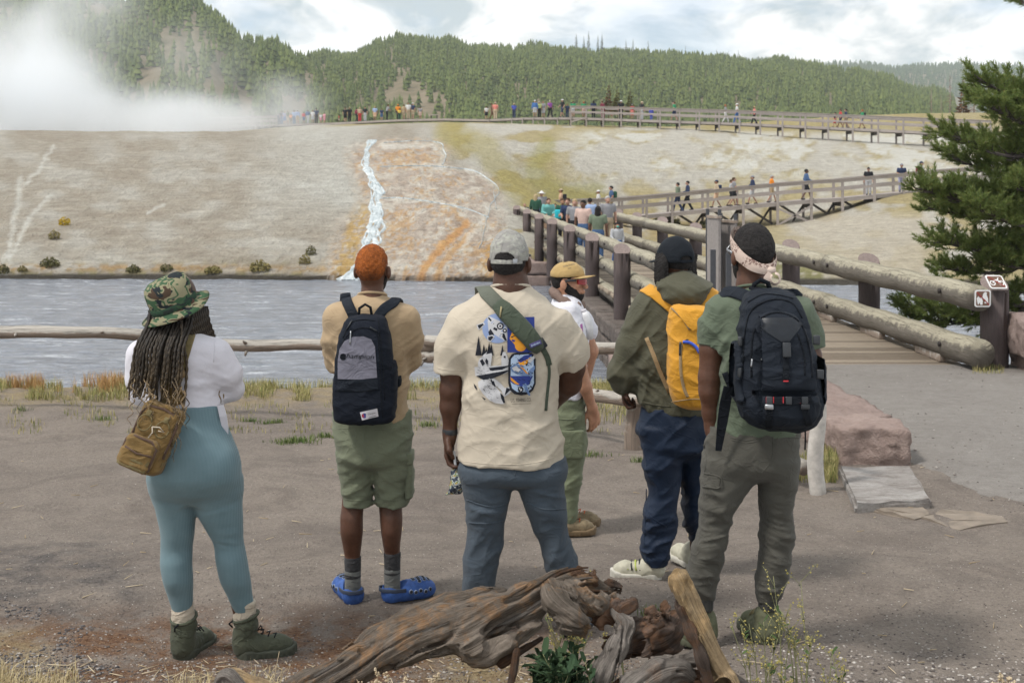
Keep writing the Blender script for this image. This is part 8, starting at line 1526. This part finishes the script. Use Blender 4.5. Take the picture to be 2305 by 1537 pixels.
# ================================================================ visitors on the bridge and the boardwalks
def cm(c):
    k='cloth_%02x%02x%02x'%tuple(int(min(1,x)*255) for x in c); return fabric(k,c,.9,.12,200,.1,10)
VC=dict(black=(.018,.019,.024),navy=(.03,.045,.10),blue=(.07,.17,.42),denim=(.07,.13,.26),pblue=(.34,.44,.66),lav=(.36,.36,.52),grey=(.27,.27,.29),lgrey=(.45,.46,.48),white=(.66,.66,.66),tan=(.42,.32,.2),beige=(.52,.42,.3),khaki=(.42,.34,.24),brown=(.18,.11,.07),green=(.03,.27,.12),dgreen=(.03,.09,.06),sage=(.17,.21,.15),olive=(.10,.12,.06),lime=(.48,.56,.22),teal=(.16,.42,.40),orange=(.75,.25,.03),yellow=(.68,.5,.1),red=(.52,.05,.06),maroon=(.20,.03,.06),coral=(.72,.26,.22),pink=(.66,.32,.38),purple=(.28,.08,.36),royal=(.08,.10,.45),pinks=(.58,.42,.37),peach=(.66,.44,.30))
VH=dict(black=H_BLACK,brown=hairm('hair_brown',(.05,.028,.016),(.11,.065,.036)),blond=hairm('hair_blond',(.34,.24,.12),(.5,.4,.24)),red=hairm('hair_red',(.2,.06,.02),(.35,.12,.04)),grey=hairm('hair_grey',(.3,.29,.28),(.5,.49,.47)))
VS_=[skin('visitor_skin_fair',(.46,.27,.2)),skin('visitor_skin_tan',(.34,.19,.12)),skin('visitor_skin_brown',(.16,.085,.055))]
SHOEM=plain('visitor_shoe',(.06,.055,.055),.8)
def vis_set(pose):
    """one standing, walking or leaning adult 1.72 m tall facing +Y, as separate garments"""
    st={'stand':0,'lean':.02,'walk':.24}[pose];ft=[(-.085,st,0),(.085,-st,0)];kn=[(-.085,st*.55+.02,.47),(.085,-st*.25+.02,.47)];hp=[(-.085,0,.90),(.085,0,.90)];ar={'stand':[((-.23,0,1.14),(-.24,.03,.86)),((.23,0,1.14),(.24,.03,.86))],'walk':[((-.23,-.06,1.15),(-.22,.06,.93)),((.23,.06,1.15),(.2,.26,1.02))],'lean':[((-.22,.08,1.14),(-.12,.30,1.10)),((.22,.08,1.14),(.12,.30,1.10))]}[pose];sh=[(-.175,0,1.41),(.175,0,1.41)];dz=.0;ly=.10 if pose=='lean' else 0
    def up(q): return(q[0],q[1]+ly*max(0,(q[2]-.9)/.5),q[2])
    tors=loft([(.86,0,0,.155,.11),(1.0,0,ly*.2,.15,.105),(1.2,0,ly*.6,.17,.115),(1.36,0,ly,.185,.11),(1.43,0,ly,.13,.08),(1.47,0,ly,.06,.06)],2.2)
    g={};hd,loc,sk=head_fn(up((0,.01,1.60)),0,.96)
    arms=[chain([(*up(sh[i]),.05),(*up(ar[i][0]),.042),(*up(ar[i][1]),.032)],.02) for i in(0,1)];fist=[ell(np.array(up(ar[i][1]))+(0,.02,-.05),(.028,.038,.06)) for i in(0,1)]
    legs=[chain([(*hp[i],.07),(*kn[i],.048),(ft[i][0],ft[i][1],.10,.035)],.02) for i in(0,1)]
    g['body']=U(.02,hd,cap(up((0,0,1.35)),up((0,.0,1.55)),.05,.05),*arms,*fist,*legs)
    sl=[chain([(*up(sh[i]),.066),(*(np.array(up(sh[i]))*.35+np.array(up(ar[i][0]))*.65),.062)],.02) for i in(0,1)];ll=[chain([(*up(sh[i]),.066),(*up(ar[i][0]),.056),(*up(ar[i][1]),.044)],.02) for i in(0,1)]
    g['short']=U(.04,tors,*sl);g['long']=U(.04,tors,*ll);pel=loft([(.80,0,0,.12,.1),(.86,0,0,.165,.118),(1.0,0,ly*.2,.156,.11)],2.2)
    g['trousers']=U(.03,pel,*[chain([(*hp[i],.088),(*kn[i],.07),(ft[i][0],ft[i][1],.08,.062)],.02) for i in(0,1)])
    g['shorts']=U(.03,pel,*[ISE(chain([(*hp[i],.092),(*kn[i],.082),(ft[i][0],ft[i][1],.2,.08)],.02),above(.50)) for i in(0,1)])
    g['shoe_a'],g['shoe_b']=[ell((ft[i][0],ft[i][1]+.05,.045),(.048,.13,.055)) for i in(0,1)]
    hb=OFF(sk,.012)
    def hr(p):q=loc(p); return np.maximum(hb(p),np.interp(q[:,1],[-.1,0,.05,.09],[-.05,-.03,.03,.07])-q[:,2])
    g['hair']=hr;hc=np.array(up((0,.01,1.60)));g['long_hair']=U(.03,hr,ell(hc+(0,-.055,-.12),(.085,.055,.17)))
    g['cap']=U(.005, lambda p:np.maximum(sk(p)-.018,.03-loc(p)[:,2]),ell(hc+(0,.12,.035),(.075,.07,.010)));g['sun_hat']=U(.01, lambda p:np.maximum(sk(p)-.02,.02-loc(p)[:,2]),ell(hc+(0,0,.03),(.18,.19,.014)))
    g['pack']=rbox(up((0,-.19,1.22)),(.14,.09,.21),.06)
    return{k:nets(f,(-.42,-.5,-.03),(.42,.6,1.80),.021) for k,f in g.items()}
VM={}
for pose in('stand','walk','lean'):
    for k,(v,q) in vis_set(pose).items():
        me=bpy.data.meshes.new(k);me.from_pydata(v.tolist(),[],q.tolist());me.polygons.foreach_set('use_smooth',np.ones(len(me.polygons),dtype=bool));me.materials.append(None);VM[pose,k]=me
def vpart(name,pose,key,m,r):o=bpy.data.objects.new(name,VM[pose,key]);COL.objects.link(o);o.parent=r;o.material_slots[0].link='OBJECT';o.material_slots[0].material=m; return o
def visitor(pos,h,yaw,pose,top,legs,hair,label,group,sk=0,pack=None):
    """top 'colour' or 'colour+' (long sleeves); legs 'colour' or 'colour-' (shorts); hair 'kind/colour'"""
    r=root('person',pos,label,'person',group);r.scale=(h/1.72*1.12,h/1.72*1.12,h/1.72);r.rotation_euler=(0,0,-R(yaw));vpart('body',pose,'body',VS_[sk],r)
    vpart('shirt' if not top.endswith('+') else 'jacket',pose,'long' if top.endswith('+') else 'short',cm(VC[top.rstrip('+')]),r);vpart('shorts' if legs.endswith('-') else 'trousers',pose,'shorts' if legs.endswith('-') else 'trousers',cm(VC[legs.rstrip('-')]),r);vpart('shoe',pose,'shoe_a',SHOEM,r);vpart('shoe',pose,'shoe_b',SHOEM,r)
    k,c=hair.split('/')[:2];hc=hair.split('/')[2] if hair.count('/')>1 else 'brown'
    if k in('cap','sun_hat'):vpart('hair',pose,'hair',VH[hc],r);vpart(k,pose,k,cm(VC[c]),r)
    else:vpart('hair',pose,k,VH[c],r)
    if pack:o=vpart('backpack',pose,'pack',cm(VC[pack]), None);o.location=r.location;o.rotation_euler=r.rotation_euler;o.scale=r.scale;tag(o,'backpack on the '+label,'backpack')
    return r
def on(at,px,dy):c=at(px);y=c.y+dy; return Vector(((px-CX)/F*y,y,c.z+.01))
G1,G2,G3='visitors on the upper boardwalk','visitors on the lower boardwalk','visitors crowding on the bridge'
UP=[(628,1.4,0,'stand','navy+','navy','hair/black','person in dark blue alone by the railed far-left boardwalk',1.4),(634,1.70,20,'stand','black','denim','hair/brown','person in black at the left edge of the far-left crowd',.6),(641,1.66,-10,'stand','lav','blue-','hair/blond','person in lavender shirt second from left in the far-left crowd',1.0),(648,1.75,40,'stand','olive','khaki-','cap/khaki','person in olive top and khaki cap in the far-left crowd',1.5),(655,1.3,10,'stand','orange','brown-','hair/brown','short person in orange in the far-left crowd',.5),(662,1.72,0,'stand','pblue','denim','hair/brown','person in pale blue shirt in the middle of the far-left crowd',.9),(670,1.78,-30,'stand','pblue+','tan-','cap/white','white-capped person in long pale blue shirt in the far-left crowd',1.4),(684,1.45,0,'stand','red','denim-','hair/brown','person in bright red shirt in the far-left crowd',.7),(693,1.72,20,'walk','denim+','lgrey','cap/grey','person in denim-blue jacket right of the red shirt',1.0),(704,1.62,180,'stand','white','lgrey-','long_hair/black','long black-haired person in white in the far-left crowd',.8),(712,1.86,0,'stand','navy','black','hair/black','tall dark-clothed man right of the far-left crowd',1.5),(722,1.15,0,'stand','white','pink-','hair/blond','child in white right of the tall dark man',.6),(730,1.25,30,'stand','pink','pink-','hair/brown','child in pink at the right end of the far-left crowd',1.0),(763,.9,90,'stand','red','pinks-','hair/brown','small child in red between two groups on the open boardwalk',.9),
    (777,1.72,10,'stand','black','black-','hair/brown','left of two people in black on the open boardwalk',.8),(787,1.74,-20,'stand','black','black','cap/tan','tan-capped right one of two people in black',1.2),(803,1.62,40,'walk','maroon','black','hair/black','person in maroon beside the red-trousered one',1.4),(810,1.65,-10,'stand','beige','red','hair/blond','person in beige top and red trousers',.7),(822,1.68,200,'stand','black','lgrey','hair/black','black-haired person in black top and pale trousers',1.1),(844,1.66,180,'stand','pblue','peach-','hair/blond','fair-haired person in light blue shirt and shorts',.9),(859,1.35,10,'stand','navy','denim-','hair/brown','child in navy left of the stooping grey shirt',.8),(871,1.76,60,'lean','grey','black','hair/brown','person in grey shirt and black trousers leaning forward',.8),(896,1.72,0,'stand','orange','black','cap/orange','person in bright orange shirt and orange cap',1.3),(899,1.2,0,'stand','yellow','dgreen','hair/brown','child in yellow shirt before the orange shirt',.5),(909,1.66,20,'stand','tan','khaki-','hair/brown','person in tan right of the orange shirt',1.2),(919,1.86,180,'stand','white','khaki','hair/brown','tall person in white shirt and khaki trousers',.8),(929,1.82,30,'stand','navy','khaki-','cap/white','white-capped person in navy right of the tall white shirt',1.4),(946,1.35,0,'stand','grey','pinks-','hair/brown','child in grey left of the plank bench',.9),
    (1095,1.35,-20,'stand','white','black-','hair/brown','child in white shirt and black shorts left of the coral shirt',.6),(1107,1.70,90,'walk','brown','brown','hair/brown','person in brown half hidden behind the coral shirt',1.7),(1115,1.72,0,'stand','coral','beige','cap/pinks','man in coral shirt and beige trousers',.7),(1157,1.52,180,'walk','royal','navy','sun_hat/tan','person in blue top and sun hat walking alone',.9),(1204,1.74,180,'stand','blue+','lgrey-','cap/white','white-capped man in bright blue jacket',.6),(1214,1.62,160,'stand','lime','black','hair/grey','grey-haired person in lime top',1.0),(1223,1.68,200,'stand','grey','lgrey-','hair/brown','person in grey between lime and purple tops',1.4),(1238,1.70,150,'walk','purple','black','hair/grey','grey-haired woman in purple top and black trousers',.6),(1266,1.80,-120,'walk','black','navy-','cap/white','white-capped man in black shirt and navy shorts',.6),(1277,1.35,180,'stand','navy','navy','hair/brown','child in navy right of the white-capped man in black',.8),(1290,1.62,10,'stand','green','lgrey-','hair/brown','person in green shirt at the left end of the railing',.9),(1314,1.62,-15,'stand','green','pinks-','hair/red','red-haired person in green shirt second at the railing',1.1),(1336,1.74,0,'stand','navy','black','long_hair/black','black-haired person in navy behind the railing',1.3),(1358,1.70,-40,'lean','maroon','maroon','hair/brown','person in maroon leaning at the railing',.8),(1398,1.80,0,'stand','black','black','sun_hat/white','person in black with white sun hat',1.0),(1423,1.45,20,'stand','red','coral-','cap/grey','child in red right of the white sun hat',.8),(1445,1.74,60,'stand','black','lgrey','sun_hat/beige','person in black with straw hat and pale trousers',.9),(1466,1.2,0,'stand','royal+','royal','hair/black','child in royal blue behind the railing',1.2),(1518,1.80,-60,'walk','green','navy-','hair/brown','tall man in green shirt walking alone at the railing',.9),
    (1633,1.65,100,'walk','grey','white','hair/red','red-haired person in grey and white trousers',.8),(1659,1.78,-70,'walk','white','blue','cap/white','white-capped man in white shirt and blue trousers',1.0),(1698,1.60,-90,'walk','coral+','black','hair/blond','fair-haired woman in coral jacket and black leggings',1.0),(1880,1.3,-90,'walk','black','red-','hair/black','child in black with red shorts',.6),(1892,1.62,-90,'walk','red','navy-','hair/brown','woman in red shirt beside the child with red shorts',1.0),(1904,1.70,-80,'walk','navy','khaki-','hair/black','man in navy shirt right of the woman in red',1.4),(1941,1.66,-90,'walk','green','grey-','hair/red','man in green shirt with dark backpack at the right',.8,'black')]
for i,u in enumerate(UP):visitor(on(UAT,u[0],u[8]),u[1],u[2],u[3],u[4],u[5],u[6],u[7],G1,2 if i%9==4 else i%2,u[9] if len(u)>9 else None)
LW_=[(1526,1.74,-60,'walk','sage+','navy','hair/black','person in pale green jacket at the left of the lower boardwalk',1.0),(1548,1.78,-80,'walk','navy+','black','hair/black','person in dark navy jacket beside the pale green one',1.2),(1613,1.66,-90,'walk','beige+','peach-','cap/navy','navy-capped walker in beige with a blue backpack',1.0,'navy'),(1646,1.60,90,'walk','lgrey','black-','hair/brown','shorter of two walkers in grey on the lower boardwalk',1.5),(1652,1.72,90,'walk','grey','black-','hair/brown','taller of two walkers in grey on the lower boardwalk',.7),(1694,1.72,-90,'walk','navy+','lgrey-','cap/grey','grey-capped walker in navy hoodie and pale shorts',1.0),(1737,1.66,90,'walk','orange','tan-','hair/grey','walker in orange shirt on the lower boardwalk',1.0),(1815,1.84,90,'walk','denim+','black-','hair/black','tall walker in long blue jacket',.9),(1955,1.66,200,'stand','black','lgrey','cap/black','black-capped person in black shirt near the pine',.9),(2029,1.72,190,'lean','navy','lav','cap/grey','person in navy shirt with folded arms near the pine',.9),(2074,1.74,120,'stand','lgrey','navy','cap/navy','person with maroon backpack at the edge of the pine',.8,'maroon'),(1347,1.62,-90,'stand','white','white','cap/white','white-clothed person with white cap above the bridge crowd',.9),(1376,1.84,-90,'walk','denim','khaki','hair/black','bearded man in blue shirt with dark green backpack above the bridge crowd',.6,'dgreen'),(1263,1.76,-80,'stand','peach','khaki','cap/khaki','man in peach shirt and khaki cap above the bridge crowd',.5,'black')]
for i,u in enumerate(LW_):visitor(on(LAT,u[0],u[8]),u[1],u[2],u[3],u[4],u[5],u[6],u[7],G2,(0,0,1,0,0,0,0,2)[i] if i<8 else i%2,u[9] if len(u)>9 else None)
BRG=[(1181,62,1.25,170,'stand','navy','denim','hair/blond','blond child in navy between the far left posts',0),(1206,61,1.68,20,'stand','dgreen+','black','long_hair/blond','blond woman in green sweater at the far bridge end',0),(1219,64,1.78,180,'stand','grey','denim','sun_hat/white','man in grey shirt with white hat at the far bridge end',0),(1233,52,1.64,170,'lean','teal+','peach-','hair/brown','woman in teal sweater looking down over the rail',0),(1250,58,1.3,180,'stand','white','grey','hair/brown','child in white half hidden between adults on the bridge',0),(1266,50,1.66,180,'lean','dgreen','black','hair/brown','person in dark green with teal bag on the bridge',1),(1281,47,1.72,200,'lean','navy','black','hair/brown','person in navy shirt leaning on the left bridge rail',0),(1294,45,1.72,190,'stand','grey','black','long_hair/blond','woman in grey T-shirt beside the pink shirt',0),(1313,41.5,1.74,-150,'stand','pinks','denim','hair/black','dark-haired man in pale pink shirt looking down on the bridge',2),(1328,51,1.66,0,'stand','pblue','khaki','hair/black','person in pale blue shirt behind the pink shirt',1),(1346,38.5,1.62,10,'stand','sage','denim','long_hair/black','woman with long black hair and sage top seen from behind on the bridge',2),(1368,46.5,1.80,170,'stand','grey','khaki','hair/grey','big man in grey T-shirt and khaki trousers facing the camera on the bridge',0),(1389,37.5,1.18,170,'walk','lgrey+','blue','hair/black','child in grey top and blue leggings with a green face mask',1)]
for u in BRG:
    y=u[1];r=visitor(Vector(((u[0]-CX)/F*y,y,ZD+.005)),u[2],u[3],u[4],u[5],u[6],u[7],u[8],G3,u[9])
    if 'mask' in u[8]:
        v,q=nets(ell((0,.10,1.555),(.055,.035,.045)),(-.1,0,1.45),(.1,.2,1.65),.012);me=bpy.data.meshes.new('face_mask');me.from_pydata(v.tolist(),[],q.tolist());me.materials.append(plain('mask_green',(.1,.42,.36),.7));o=link('face_mask',me,r)
tb=root('shoulder_bag',Vector(((1256-CX)/F*50,49.7,.55)),'bright teal bag carried by the person in dark green on the bridge','bag');sdf('bag',rbox(Vector(((1256-CX)/F*50,49.7,.72)),(.13,.07,.17),.05),((1256-CX)/F*50-.2,49.5,.5),((1256-CX)/F*50+.2,49.9,.95),.02,cm((.03,.5,.6)),tb)
# ================================================================ thin summer haze in the valley air
v,f=box_vf((0,1640,117),(5600,3320,246));m=bpy.data.materials.new('haze');m.use_nodes= True;m.node_tree.nodes.clear()
o_=m.node_tree.nodes.new('ShaderNodeOutputMaterial');q_=m.node_tree.nodes.new('ShaderNodeVolumePrincipled');q_.inputs['Color'].default_value=(.86,.93,1,1);q_.inputs['Density'].default_value=.00019;q_.inputs['Anisotropy'].default_value=.2
m.node_tree.links.new(q_.outputs[0],o_.inputs['Volume']);o=mesh('haze',v,f,m, None, False);tag(o,'thin pale haze in the air of the valley','haze',kind='stuff')
